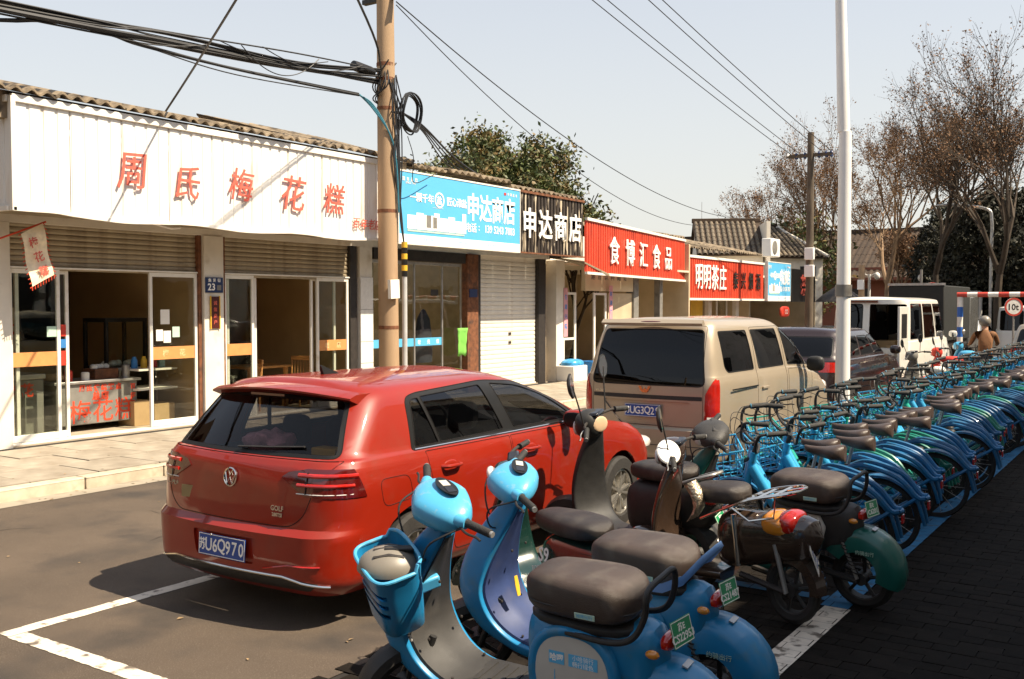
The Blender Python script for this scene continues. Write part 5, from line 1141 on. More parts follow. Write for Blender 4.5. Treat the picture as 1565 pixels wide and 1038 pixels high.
# ===== tan van
def van():
    t = thing('tan_van', 'champagne coloured minivan with blue licence plate parked in front of the red car', 'van', (-4.96, 9.95, 0))
    zb = lambda y: 1.2 if y < 2.6 else 1.2 - .3 * ((y - 2.6) / 1.9) ** 1.3
    zm = lambda y: .9 if y < 3 else .9 - .15 * (y - 3) / 1.5
    rings = [dict(z=.22, y0=.1, y1=4.35, w=.74, rr=.15, bow=.04), dict(z=.3, y0=.02, y1=4.45, w=.81, rr=.18, bow=.06), dict(z=.5, y0=0, y1=4.5, w=.835, rr=.18, bow=.07), dict(z=.62, y0=.0, y1=4.5, w=.84, rr=.17, bow=.07, sharp=1), dict(z=.65, y0=.04, y1=4.48, w=.84, rr=.16, bow=.06, sharp=1),
             dict(z=zm, y0=.045, y1=4.42, w=.845, rr=.15, bow=.06), dict(z=lambda y: zb(y) - .1, y0=.055, y1=4.3, w=.84, rr=.15, bow=.06), dict(z=zb, y0=.07, y1=4.1, w=.82, rr=.15, bow=.06, sharp=1), dict(z=lambda y: 1.22 if y < 2.6 else 1.22 - .1 * (y - 2.6), y0=.075, y1=3.7, w=.812, rr=.15, bow=.06, bf=.2, sharp=1),
             dict(z=1.5, y0=.15, y1=3.2, w=.765, rr=.15, bow=.06, bf=.2), dict(z=1.72, y0=.24, y1=2.7, w=.71, rr=.14, bow=.06, bf=.2), dict(z=1.79, y0=.29, y1=2.5, w=.665, rr=.14, bow=.05, bf=.18), dict(z=1.82, y0=.33, y1=2.35, w=.6, rr=.14, bow=.05, bf=.15), dict(z=1.84, y0=.4, y1=2.3, w=.4, bow=.03, bf=.1), dict(z=1.85, y0=.45, y1=2.2, w=.2, bow=.01, bf=.05), dict(z=1.85, y0=.5, y1=2.1, w=.02, bow=0, bf=0)]
    S = Shell(rings)
    W1 = rpoly([(.42, 1.3), (.5, 1.24), (1.27, 1.24), (1.2, 1.7), (.4, 1.7)], [.06, .06, .04, .03, .04]); W2 = rpoly([(1.42, 1.24), (2.3, 1.24), (2.2, 1.7), (1.34, 1.7)], .03); W3 = rpoly([(2.45, 1.24), (3.42, 1.2), (3.0, 1.5), (2.62, 1.68), (2.35, 1.7)], [.03, .04, .15, .1, .03])
    for sg, sf in ((1, sideR), (-1, sideL)):
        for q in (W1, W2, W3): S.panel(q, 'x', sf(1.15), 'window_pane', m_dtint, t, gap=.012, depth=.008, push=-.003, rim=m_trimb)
        for cy in (.85, 3.55): bmesh.ops.delete(S.bm, geom=S.cut(circ(cy, .3, .35, n=24), 'x', sf(.1, .5)), context='FACES')
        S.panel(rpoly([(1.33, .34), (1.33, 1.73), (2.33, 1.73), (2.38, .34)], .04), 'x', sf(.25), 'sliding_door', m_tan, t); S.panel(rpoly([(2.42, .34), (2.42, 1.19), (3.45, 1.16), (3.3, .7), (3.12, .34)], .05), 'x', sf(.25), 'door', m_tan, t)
        S2 = (lambda n, c: c.x > .6 and c.y < .35 and .4 < c.z < 1.3) if sg > 0 else (lambda n, c: c.x < -.6 and c.y < .35 and .4 < c.z < 1.3)
        fs = S.cut(rpoly([(sg * a, b) for a, b in ((.685, .55), (.7, 1.02), (.78, 1.2), (.95, 1.2), (.95, .55))], .02), 'y', S2); fs = [f for f in fs if f.calc_center_median().y < .2]
        lo = S.take(fs, 'tail_lamp', m_lampr, t, gap=0, depth=.01, push=.012)
        MB().loft([[S.rear(sg * x, z, .02) for x in (.72, .78, .815)] for z in (.62, .7, .78)], close=False).build('clear_lens', m_lampw, lo)
    S.panel(rpoly([(-.7, 1.1), (.7, 1.1), (.665, 1.3), (.61, 1.72), (-.61, 1.72), (-.665, 1.3)], [.12, .12, .1, .06, .06, .1], 5), 'y', rearF(.6), 'rear_window', m_dtint, t, gap=.012, depth=.008, rim=m_trimb)
    S.panel(rpoly([(-.665, .95), (.665, .95), (.665, .995), (-.665, .995)], .01), 'y', rearF(.3), 'tailgate_strip', m_plast, t, gap=.002, push=.004)
    S.panel(rpoly([(-.55, .93), (-.3, .66), (.3, .66), (.55, .93)][::-1], .05), 'y', rearF(.3), 'plate_recess', m_tan, t, gap=.002, depth=.01, push=-.022)
    S.panel(rpoly([(-.67, .66), (.67, .66), (.675, 1.09), (.63, 1.76), (-.63, 1.76), (-.675, 1.09)], .04), 'y', rearF(.6), 'tailgate', m_tan, t, gap=.0025)
    MB().loft([[(x, y, z) for y, z in ((.22, 1.83), (.17, 1.79), (.19, 1.765), (.26, 1.78))] for x in (-.62, -.3, 0, .3, .62)]).build('roof_edge', m_tan, t)
    MB().ell((0, .2, 1.795), (.15, .02, .018), e=.7).build('brake_light', m_lampd, t)
    plate(t, '苏UG3Q29', frame_m(S.rear(-.02, .82, .0) + V((0, -.01, 0)), (1, 0, 0), (0, -1, 0)))
    c = S.rear(0, 1.055, .008); F = frame_m(c, (1, 0, 0), (0, -1, 0)); b = MB()
    for sg in (1, -1):
        b.prism([(sg * a, q) for a, q in ((.0, -.035), (.028, -.035), (.05, -.012), (.075, .035), (.045, .035), (.03, .0), (.012, .0), (.0, .02))], 0, .008, mx=F)
    b.build('badge', mat('copper_badge', (.6, .25, .1), .25, metal=.8), t)
    F = frame_m(S.rear(-.58, 1.02, .003), (1, 0, 0), (0, -1, 0)); line_text('WULING', .04, m_chrome, t, F, .02, 0)
    strip_on(S, [(-.83, .45), (.83, .45)], .004, 'bumper_line', m_trimb, t, lambda a, b, o: S.rear(a, b, o), .001, 20)
    MB().bx(-.6, .6, .02, .07, .26, .36).build('bumper_insert', m_plast, t)
    for sg in (1, -1):
        for cy in (.85, 3.55): wheel(t, sg * .74, cy, .3, .18, 5, sg=sg)
        MB().ell((sg * .95, 3.15, 1.22), (.12, .06, .1), 14, 8, .7).build('wing_mirror', m_plast, t); MB().ell((sg * .6, 4.2, .85), (.17, .2, .1), 14, 8, .8).build('headlamp', m_lampw, t)
        MB().bx(sg * .855 - .008, sg * .855 + .008, 1.45, 1.65, 1.0, 1.03).build('door_handle', m_tan, t, bev=.005); MB().bx(sg * .852 - .004, sg * .852 + .004, .5, 1.3, 1.045, 1.06).build('slide_rail', m_trimb, t)
    MB().bx(-.7, .7, .3, 3.9, .3, .5).build('floor_pan', m_plast, t)
    for x in (-.35, .35):
        for yy in (1.0, 1.9, 2.7): seat(t, x, yy, -.14, .75)
    S.finish('body', m_tan, t)
van()
# ===== simpler cars farther on
def simple_car(name, label, cat, loc, m, L, W, H, zbelt, ys, glassm=None, lamps=None, nwin=2, rz=0, box_=False, ptxt=None, wheelr=.32, rearwin=True, nose=None, opening=None, group=None):
    """ys: (rear glass base, rear roof, front roof, windscreen base)"""
    t = thing(name, label, cat, loc, rz, group); h = W / 2; a, b_, c_, d = ys; gm = glassm or m_dtint; nose = nose or zbelt - .2
    zb = lambda y: zbelt if y < d - .3 else zbelt - (zbelt - nose) * min(1, (y - d + .3) / max(.1, L - d + .3)) ** 1.3
    rings = [dict(z=.2, y0=.1, y1=L - .1, w=h * .88, rr=.18), dict(z=.3, y0=.02, y1=L - .02, w=h * .96), dict(z=.5, y0=0, y1=L, w=h * .99), dict(z=lambda y: .5 + (zb(y) - .5) * .55, y0=.03, y1=L - .03, w=h), dict(z=zb, y0=.08, y1=L - .2, w=h * .96, sharp=1), dict(z=lambda y: zbelt + .015 - max(0, y - d + .4) * .08, y0=a, y1=d, w=h * .945, bf=.2, sharp=1),
             dict(z=zbelt + (H - zbelt) * .5, y0=(a * .5 + b_ * .5), y1=(c_ + d) / 2, w=h * .88, bf=.2), dict(z=H - .12, y0=b_ - (b_ - a) * .15, y1=c_ + .15, w=h * .82, bf=.15), dict(z=H - .04, y0=b_, y1=c_, w=h * .74, bf=.12), dict(z=H, y0=b_ + .1, y1=c_ - .1, w=h * .45), dict(z=H + .01, y0=b_ + .2, y1=c_ - .2, w=.03, bow=0, bf=0)]
    if box_:
        for g, kk in zip(rings[6:9], (.93, .9, .84)): g['w'] = h * kk
    S = Shell(rings, 5, 4, 22, 3); z0 = zbelt + .05; z1 = H - .14
    def yr(z): return a + (b_ - a) * (z - zbelt) / (H - zbelt)
    def yf(z): return d - (d - c_) * (z - zbelt) / (H - zbelt)
    A = yr(z0) + .3; Bf = yf(z0) - .15; A1 = yr(z1) + .3; Bf1 = yf(z1) - .12
    for sg, sf in ((1, sideR), (-1, sideL)):
        for i in range(nwin):
            q = [(A + (Bf - A) * (i + .04) / nwin, z0), (A + (Bf - A) * (i + .94) / nwin, z0), (A1 + (Bf1 - A1) * (i + .94) / nwin, z1), (A1 + (Bf1 - A1) * (i + .04) / nwin, z1)]
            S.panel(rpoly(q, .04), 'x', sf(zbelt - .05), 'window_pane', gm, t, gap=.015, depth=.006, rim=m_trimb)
        for cy in (.8, L - .85): bmesh.ops.delete(S.bm, geom=S.cut(circ(cy, wheelr, wheelr + .05, n=18), 'x', sf(.1, .4)), context='FACES'); wheel(t, sg * (h - .1), cy, wheelr, .19, 5, sg=sg)
        if lamps:
            x0, x1, za, zc = lamps; fs = S.cut(rpoly([(sg * x0, za), (sg * x1, za), (sg * x1, zc), (sg * x0, zc)], .02), 'y', lambda n, c: c.y < .3 and c.x * sg > x0 - .1)
            if fs: S.take(fs, 'tail_lamp', m_lampr, t, gap=0, depth=.01, push=.008)
    if rearwin:
        for r_ in (rearwin if isinstance(rearwin, list) else [(-h * .78, h * .78)]):
            S.panel(rpoly([(r_[0], z0), (r_[1], z0), (r_[1] * (.9 if not box_ else 1), z1), (r_[0] * (.9 if not box_ else 1), z1)], .07), 'y', rearF(b_ + .5), 'rear_window', gm, t, gap=.015, depth=.006, rim=m_trimb)
    if opening: bmesh.ops.delete(S.bm, geom=S.cut(rpoly(opening, .04), 'y', rearF(.9)), context='FACES')
    zc = (z0 + z1) / 2; q = [(-h * .7, d - .12), (h * .7, d - .12), (h * .6, c_ + .12), (-h * .6, c_ + .12)]
    fs = S.cut(rpoly(q, .04), 'z', lambda n, c: c.z > zbelt and n.z > .15 and c.y > c_ - .2)
    if fs: S.take(fs, 'windscreen', gm, t, gap=.012, depth=.006, rim=m_trimb)
    if ptxt: plate(t, ptxt, frame_m(S.rear(0, .75, .006), (1, 0, 0), (0, -1, 0)))
    MB().bx(-h * .8, h * .8, .3, L - .5, .25, .4).build('floor_pan', m_plast, t)
    for sg in (1, -1): MB().ell((sg * (h + .08), yf(z0) - .1, zbelt + .08), (.1, .06, .08), 12, 6, .7).build('wing_mirror', m, t)
    for x in (-.35, .35): seat(t, x, (a + d) / 2 + .3, -.12, H - .95)
    S.finish('body', m, t); return t, S
simple_car('dark_car', 'dark maroon car parked between the tan van and the white van', 'car', (-5.42, 16.0, 0), m_brn, 4.6, 1.82, 1.6, 1.08, (.2, .65, 2.6, 3.5), m_dtint, (.55, .95, .9, 1.06), 3)
wv, _ = simple_car('white_van', 'white high roof van with its right rear door swung open', 'van', (-5.6, 21.8, 0), m_wcar, 4.9, 1.72, 2.15, 1.2, (.1, .22, 3.7, 4.5), m_dtint, None, 3, box_=True, rearwin=[(-.72, -.12)], opening=[(.02, .45), (.78, .45), (.74, 2.0), (.02, 2.0)])
b = MB(); b.bx(.8, .85, -.72, .03, .5, 1.95); b.build('rear_door', m_wcar, wv, bev=.01); MB().bx(.845, .853, -.6, -.12, 1.3, 1.8).build('door_window', m_trimb, wv, bev=.01); MB().bx(-.7, .7, .1, .2, .3, .5).build('bumper', m_plast, wv, bev=.02)
for z in (.9, .7): MB().bx(-.82, -.74, .02, .06, z - .1, z + .1).build('tail_lamp', m_lampr, wv, bev=.01)
MB().bx(-.5, .2, .12, .16, 2.03, 2.08).build('brake_light', m_lampd, wv); 
for i, (x, y_, z_, s_) in enumerate(((.3, .6, .75, .28), (.45, 1.0, .8, .3), (.15, 1.2, .9, .35))):
    o = MB().bx(-s_ * .7, s_ * .7, -s_, s_, -.3, .3).build('carton', m_card if i else m_paper, bev=.01); o.location = (-5.6 + x, 21.8 + y_, z_); tag(o, ('white carton nearest the open door inside the white van', 'brown carton right of the white one inside the white van', 'large brown carton at the back inside the white van')[i], 'box')
# ------------------------------------------------------------------ scooters (front towards local -x, left side local -y)
m_cyan = mat('sky_blue_plastic', (.07, .36, .6), .36, var=.06, scale=5, coat=.2, bump=.05, bscale=200, dirt=(.2, .4, .52), dscale=22, dlo=.6, dhi=.72)
m_blue = mat('blue_scooter_plastic', (.012, .2, .42), .38, var=.06, scale=5, coat=.25, dirt=(.04, .19, .33), dscale=14, dlo=.54, dhi=.72)
m_nvy = mat('navy_scooter_plastic', (.03, .05, .14), .5, var=.12, scale=9, bump=.15, bscale=250, dirt=(.06, .07, .14), dscale=5)
m_gpl = mat('charcoal_scooter_plastic', (.032, .03, .028), .55, var=.15, scale=10, bump=.25, bscale=300, dirt=(.06, .055, .05), dscale=4, dlo=.55, dhi=.7)
m_seat = mat('brown_black_vinyl', (.055, .038, .03), .4, var=.2, scale=7, bump=.45, bscale=380, dirt=(.11, .09, .072), dscale=9, dlo=.52, dhi=.78)
m_grip = mat('rubber_grip', (.02, .019, .018), .7, var=.15, bump=.4, bscale=160)
m_teals = mat('teal_green_plastic', (.008, .1, .08), .35, var=.08, coat=.3)
m_dgreen = mat('dark_green_gloss', (.008, .03, .024), .22, var=.15, coat=1.)
m_bgloss = mat('black_brown_gloss', (.04, .024, .016), .22, var=.2, scale=5, coat=1.)
m_lilac = mat('faded_blue_plastic', (.12, .25, .52), .4, var=.06)
m_gplate = mat('green_licence_plate', (.02, .25, .1), .35, var=.08)
m_lgrey = mat('light_grey_plastic', (.5, .48, .43), .45, var=.08)
m_screen = mat('dark_display', (.015, .015, .018), .1, var=0)
m_helm = mat('grey_helmet', (.2, .18, .15), .4, var=.12, dirt=(.15, .13, .1))
def ringpath(path, n=20, e=.75):
    """path rows (x, z, halfwidth, out, inn): solid swept along the xz path; 'out' bulges to the front/below"""
    rings = []; N = len(path)
    for i, (x, z, w_, o_, i_) in enumerate(path):
        a = path[max(0, i - 1)]; b = path[min(N - 1, i + 1)]; t = V((b[0] - a[0], 0, b[1] - a[1])).normalized(); nv = V((t.z, 0, -t.x))   # path runs downwards: points forward (-x)
        r = []
        for k in range(n):
            q = math.tau * k / n; c, s_ = math.cos(q), math.sin(q); cy = math.copysign(abs(c) ** e, c); sn = math.copysign(abs(s_) ** (e if s_ > 0 else .5), s_)
            r.append(V((x, w_ * cy, z)) + nv * (o_ * sn if s_ > 0 else i_ * sn))
        rings.append(r)
    return rings
def dense(path, n=4):
    P = catmull([V((a[0], a[1], a[2])) for a in path], n); Q = catmull([V((a[3], a[4], 0)) for a in path], n)
    return [(p.x, p.y, p.z, q.x, q.y) for p, q in zip(P, Q)]
def seatshape(x0, x1, zb, zt, w_, nose=.75, n=26, st=18, e=.55, rise=.0, name=None):
    """padded seat lofted along x"""
    rings = []
    for i in range(st + 1):
        u = i / st; x = x0 + (x1 - x0) * (.5 - .5 * math.cos(math.pi * u)); v = (x - x0) / (x1 - x0); f = (1 - abs(2 * v - 1) ** 5) ** .5 if 0 < v < 1 else .02
        ww = w_ * (nose + (1 - nose) * min(1, v * 1.8)) * max(.05, f); hh = (zt - zb) / 2 * max(.08, f); zc = (zb + zt) / 2 + rise * v
        rings.append([(x, math.copysign(abs(math.cos(q)) ** e, math.cos(q)) * ww, zc + hh * math.copysign(abs(math.sin(q)) ** e, math.sin(q)) * (1 if math.sin(q) > 0 else .8)) for q in (math.tau * k / n for k in range(n))])
    return MB().loft(rings)
def swheel(t, x, r, w_, par=None, mm=None, T=None, sp=6):
    F = frame_m((x, 0, r), (1, 0, 0), (0, -1, 0)); F = (T @ F) if T else F; wo = par or t
    MB().lathe([(r * .7, -w_ * .4), (r * .85, -w_ * .5), (r * .97, -w_ * .35), (r, 0), (r * .97, w_ * .35), (r * .85, w_ * .5), (r * .7, w_ * .4), (r * .7, -w_ * .4)], 36, mx=F).build('tyre', m_tyre, wo)
    b = MB(); b.lathe([(r * .71, -w_ * .38), (r * .66, -w_ * .3), (r * .66, w_ * .3), (r * .71, w_ * .38)], 30, mx=F); b.lathe([(0, -w_ * .6), (r * .2, -w_ * .6), (r * .2, w_ * .6), (0, w_ * .6)], 16, mx=F)
    for k in range(sp):
        a = math.tau * k / sp; b.tube([F @ V((r * .15 * math.cos(a), r * .15 * math.sin(a), 0)), F @ V((r * .68 * math.cos(a + .2), r * .68 * math.sin(a + .2), 0))], r * .06, 6)
    b.build('rim', mm or m_gpl, wo)
def splate(t, F, l1, l2, m=None, w_=.14, h=.1):
    p = MB().bx(-w_ / 2, w_ / 2, -h / 2, h / 2, -.001, .001).build('licence_plate', m or m_gplate, t, mx=F, bev=.0005)
    b = MB(); e = .003
    for a in ((-w_ / 2 + e, w_ / 2 - e, h / 2 - 2 * e, h / 2 - e), (-w_ / 2 + e, w_ / 2 - e, -h / 2 + e, -h / 2 + 2 * e), (-w_ / 2 + e, -w_ / 2 + 2 * e, -h / 2 + 2 * e, h / 2 - 2 * e), (w_ / 2 - 2 * e, w_ / 2 - e, -h / 2 + 2 * e, h / 2 - 2 * e)): b.bx(*a, .001, .0022)
    b.build('border', m_whl, p, smooth=False); line_text(l1, .033, m_whl, p, M.Translation((0, h * .2, .0015)), ext=.0006, off=.0006); line_text(l2, .042, m_whl, p, M.Translation((0, -h * .18, .0015)), ext=.0006, off=.0008)
    return p
def grip(t, p0, p1, r=.019, m=None, end=True):
    p0 = V(p0); p1 = V(p1); d = (p1 - p0).normalized(); b = MB(); n = 14
    b.tube([p0 + (p1 - p0) * k / (2 * n) for k in range(2 * n + 1)], [r * (1.12 if k in (0, 1) else (1.0 if k % 2 else .93)) for k in range(2 * n + 1)], 14)
    g = b.build('grip', m or m_grip, t); 
    if end: MB().tube([p1, p1 + d * .012], r * .72, 12).build('bar_end', m_steel, g)
    return g
def lever(t, p0, p1, off, m=None):
    p0 = V(p0); p1 = V(p1); off = V(off); return MB().tube(catmull([p0, p0 + off * .6, p0.lerp(p1, .4) + off, p0.lerp(p1, .75) + off * .95, p1 + off * 1.1], 4), .0055, 6, flat=.7).build('brake_lever', m or m_plast, t)
def share_scooter(label, loc, rz, lean, shell, head, inner, steer, pl, basket=True, panel='tower', rack='tube', seatlogo=True, group='shared electric scooters', legtext=None, dash='oval'):
    t = thing('electric_scooter', label, 'scooter', loc, rz, group, lean=lean)
    H = V((-.02, 0, .93)); ax = V((.25, 0, 1)).normalized(); T = M.Translation(H) @ M.Rotation(steer, 4, ax) @ M.Translation(-H)
    def S(b, *a, **k):
        b.v = [(T @ V(v))[:] for v in b.v]; return b.build(*a, **k)
    # apron and inner panel
    pth = dense([(.0, .96, .05, .035, .02), (-.035, .88, .065, .07, .02), (-.095, .76, .105, .1, .018), (-.155, .62, .155, .12, .015), (-.18, .5, .18, .12, .012), (-.14, .38, .18, .09, .012), (-.05, .29, .17, .05, .012), (.08, .245, .165, .045, .012), (.3, .235, .165, .045, .012), (.52, .24, .15, .045, .012)], 4)
    MB().loft(ringpath([(a, b_, c_, d_ * 1.25, e_) for a, b_, c_, d_, e_ in pth], 30, .42)).build('leg_shield', shell, t, ang=50)
    ip = [(x + .0, z, w_ - .024, .0, .018) for x, z, w_, o_, i_ in pth[2:29]]
    rings = []
    for i, (x, z, w_, o_, i_) in enumerate(ip):
        a = ip[max(0, i - 1)]; b_ = ip[min(len(ip) - 1, i + 1)]; tt = V((b_[0] - a[0], 0, b_[1] - a[1])).normalized(); nv = V((-tt.z, 0, tt.x))
        rings.append([V((x, yy * w_, z)) + nv * (d + .004) for yy, d in ((-1, .005), (-.96, .02), (-.5, .024 - .006), (-.2, .026), (.2, .026), (.5, .018), (.96, .02), (1, .005))])
    inr = MB().loft(rings).build('inner_panel', inner, t, ang=28)
    MB().bx(.06, .5, -.14, .14, .254, .272).build('footboard', inner, t, bev=.008)
    b = MB()
    for k in range(7): b.bx(.1 + k * .055, .115 + k * .055, -.11, .11, .272, .277)
    b.build('foot_rib', inner, t)['kind'] = 'stuff'
    for x, z, y_ in ((-.065, .7, .06), (-.065, .7, -.06), (-.11, .45, .12), (-.11, .45, -.12), (-.0, .29, .12), (-.0, .29, -.12)): MB().ell((x + .03, y_, z), (.006, .008, .008), 8, 4).build('screw', m_dark, t)
    # head cover and handlebar
    b = MB(); hd = []
    for i in range(15):
        u = -1 + 2 * i / 14; f = max(.05, (1 - abs(u) ** 2.6)) ** .5; hd.append([(-.03 + .0 + math.copysign(abs(math.cos(q)) ** .8, math.cos(q)) * (.115 * f * (1 - .35 * abs(u)) + .014) + .015 * abs(u), u * .185, 1.055 + (.058 * f + .01) * math.copysign(abs(math.sin(q)) ** .75, math.sin(q)) - .012 * abs(u)) for q in (math.tau * k / 22 for k in range(22))])
    S(b.loft(hd), 'head_cover', head, t, ang=60)
    b = MB(); b.loft([[(-.03 + r_ * math.cos(q), r_ * .8 * math.sin(q), z) for q in (math.tau * k / 18 for k in range(18))] for z, r_ in ((.9, .045), (.96, .05), (1.0, .075), (1.03, .08))]); S(b, 'neck_cover', shell if dash == 'oval' else m_lgrey, t)
    for sg in (-1, 1): S(MB().tube([(-.03, sg * .1, 1.05), (-.02, sg * .17, 1.055), (.0, sg * .205, 1.055)], [.034, .03, .026], 14), 'handle_sleeve', head, t)
    if dash == 'oval':
        Fd = T @ frame_m((.012, 0, 1.122), (0, 1, 0), (.3, 0, 1)); MB().loft([[(.085 * math.cos(q), .04 * math.sin(q), z) for q in (math.tau * k / 28 for k in range(28))] for z in (0, .006)]).build('dash_bezel', m_trimb, t, mx=Fd)
        MB().bx(-.06, -.01, -.02, .02, .006, .008).build('screen', m_screen, t, mx=Fd, smooth=False); MB().bx(.0, .05, -.018, .018, .006, .0085).build('label', m_lgrey, t, mx=Fd, smooth=False)
    else:
        Fd = T @ frame_m((.01, 0, 1.1), (0, 1, 0), (.35, 0, 1)); MB().bx(-.11, .11, -.06, .035, -.01, .01).build('dash_bezel', m_gpl, t, mx=Fd, bev=.02); MB().bx(-.06, .05, -.03, .02, .01, .013).build('screen', m_screen, t, mx=Fd, bev=.008)
        S(MB().ell((-.09, 0, 1.04), (.06, .12, .05), 16, 8, .7), 'headlamp_cowl', m_lgrey, t)
    S(MB().ell((-.125, 0, 1.05), (.02, .05, .03), 14, 8, .8), 'headlight', m_lampw, t)
    for sg in (-1, 1):
        p0 = T @ V((-.0, sg * .2, 1.055)); p1 = T @ V((.05, sg * .325, 1.05)); grip(t, p0, p1, .018)
        lever(t, p0, p1, (T.to_3x3() @ V((-.045, 0, -.012))))
    for sg in (-1, 1): MB().tube(catmull([T @ V((-.03, sg * .2, 1.04)), T @ V((-.16, sg * .17, 1.0)), T @ V((-.17, sg * .07, .86)), V((-.1, sg * .03, .8))], 5), .0045, 6).build('brake_cable', m_wire, t)
    # fork, front wheel, fender
    for sg in (-1, 1): S(MB().tube([(-.17, sg * .05, .44), (-.31, sg * .065, .2)], .017, 10), 'fork_leg', m_plast, t)
    swheel(t, -.32, .2, .075, T=T)
    fn = []
    for i in range(15):
        a = R(20 + 140 * i / 14); fn.append([(-.32 + (.215 + d) * math.cos(a), y_, .2 + (.215 + d) * math.sin(a)) for y_, d in ((-.055, -.03), (-.045, .01), (0, .022), (.045, .01), (.055, -.03), (.04, 0), (0, .01), (-.04, 0))])
    S(MB().loft(fn), 'front_mudguard', m_gpl, t)
    if basket:
        rows = []
        def bring(z, k, o=0):
            return [(-.3 + (.125 + o) * k * math.copysign(abs(math.cos(q)) ** .5, math.cos(q)), (.18 + o) * k * math.copysign(abs(math.sin(q)) ** .5, math.sin(q)), z + (.03 if math.cos(q) > .3 else 0) * (z > .8)) for q in (math.tau * (k2 + .5) / 32 for k2 in range(32))]
        zs = [.57, .585, .66, .685, .71, .735, .76, .785, .81, .84, .88]; ks = [.68, .75, .8, .815, .825, .84, .85, .862, .875, .9, .93]
        b = MB(); outer = [bring(z, k) for z, k in zip(zs, ks)]; inner_ = [bring(z, k, -.008) for z, k in zip(zs, ks)]
        n = 32; sk = {3, 5, 7}
        hole = lambda j, i: i in sk and ((math.cos(math.tau * (j + 1) / 32) < -.45) or False)
        vs = [p for r_ in outer for p in r_] + [p for r_ in inner_ for p in r_]; off = len(outer) * n; fs = []
        for i in range(len(outer) - 1):
            for j in range(n):
                k2 = (j + 1) % n
                if hole(j, i): continue
                fs.append((i * n + j, i * n + k2, (i + 1) * n + k2, (i + 1) * n + j)); fs.append((off + i * n + j, off + (i + 1) * n + j, off + (i + 1) * n + k2, off + i * n + k2))
        fs.append(tuple(range(n))); fs.append(tuple(off + q for q in range(n)))
        L = (len(outer) - 1) * n
        for j in range(n): fs.append((L + j, L + (j + 1) % n, off + L + (j + 1) % n, off + L + j))
        b.add(vs, fs); bk = S(b, 'basket', shell, t, ang=40, fix=False)
        b = MB().tube([V(p) for p in bring(.883, .93, -.003)], .0085, 8, closed=True); b.v = [(T @ V(v))[:] for v in b.v]; b.build('basket_rim', head, bk)
        b = MB()
        for i in sk:
            for q0 in (-1,):
                pass
        S(MB().bx(-.2, -.09, -.03, .03, .66, .72), 'basket_bracket', head, t, bev=.01)
    # body under the seat, side panels, seat
    bp = []
    for i in range(15):
        u = i / 14; x = .4 + .62 * u; f = (1 - (2 * u - 1) ** 6) ** .5 + .04; zc = .48 + .05 * u; hh = (.2 - .06 * u) * min(1, f + .1); ww = (.135 - .03 * u) * min(1, f + .05)
        bp.append([(x, ww * math.copysign(abs(math.cos(q)) ** .7, math.cos(q)), zc + hh * math.copysign(abs(math.sin(q)) ** .7, math.sin(q))) for q in (math.tau * k / 26 for k in range(26))])
    MB().loft(bp).build('body', shell if panel != 'white' else m_gpl, t, ang=50)
    for sg in (-1, 1):
        Fp = frame_m((.66, sg * .13, .44), (-sg * 1, 0, 0), (0, sg, .12)) if sg > 0 else frame_m((.66, -.13, .44), (1, 0, 0), (0, -1, .12))
        if panel == 'tower':
            def ov(a, b_, z): return [(a * math.copysign(abs(math.cos(q)) ** .8, math.cos(q)) + .03 * (math.sin(q) < 0) * -math.sin(q), b_ * math.copysign(abs(math.sin(q)) ** .8, math.sin(q)), z) for q in (math.tau * k / 40 for k in range(40))]
            sp = MB().loft([ov(.2, .205, -.05), ov(.205, .21, .02), ov(.195, .2, .034), ov(.175, .18, .032), ov(.165, .17, .024)]).build('side_panel', shell, t, mx=Fp, ang=60)
            link('panel_face', MB().loft([ov(.166, .171, .018), ov(.166, .171, .026)]).mesh('panel_face', m_lgrey), sp); G = M.Translation((0, 0, .0265))
            link('print_badge', MB().bx(-.1, -.03, .055, .105, 0, .001).mesh('print_badge', m_bluep), sp, G); link('print_badge', MB().bx(-.01, .12, .055, .105, 0, .001).mesh('print_badge', m_bluep), sp, G)
            line_text('哈啰', .032, m_whl, sp, G, -.065, .08, ext=.0012, off=.001); line_text('小哈骑行', .024, m_whl, sp, G, .055, .092, ext=.0012); line_text('畅行绿色', .024, m_whl, sp, G, .055, .067, ext=.0012)
            b = MB(); b.loft([[(-.075 - w2, y_, 0), (-.075 + w2, y_, 0), (-.075 + w2, y_, .001), (-.075 - w2, y_, .001)] for w2, y_ in ((.012, -.16), (.007, -.1), (.006, -.07), (.014, -.065), (.014, -.055), (.005, -.05), (.004, -.02), (.008, -.016), (.002, -.01), (.001, .03))])
            for k in range(9): b.bx(-.15 + k * .032, -.128 + k * .032, -.16 + .012 * abs(k - 4), -.115 - .008 * (k % 3) + (k % 2) * .01, 0, .0008)
            link('print_skyline', b.mesh('print_skyline', m_bluep, smooth=False), sp, G)
        elif panel == 'white':
            sp = MB().prism([(-.16, .04), (-.05, .17), (.12, .19), (.17, .1), (.12, -.12), (-.1, -.14), (-.17, -.05)], 0, .03).build('side_panel', m_lgrey, t, mx=Fp, bev=.02); G = M.Translation((0, 0, .031)) @ M.Rotation(.75, 4, 'Z')
            link('print_stripe', MB().bx(-.1, .12, -.05, -.015, 0, .001).mesh('print_stripe', m_teals), sp, G); line_text('美团电单车', .035, m_blkl, sp, G, 0, .03, ext=.001)
        else:
            sp = MB().ell((0, 0, 0), (.17, .17, .03), 24, 8, .9).build('side_panel', shell, t, mx=Fp)
    st = seatshape(.41, .93, .655, .85, .15, .82, 30, 22, .5).build('seat', m_seat, t, ang=70)
    sb = seatshape(.42, .92, .62, .68, .13, .8, 22, 12, .6).build('seat_base', m_plast, t)
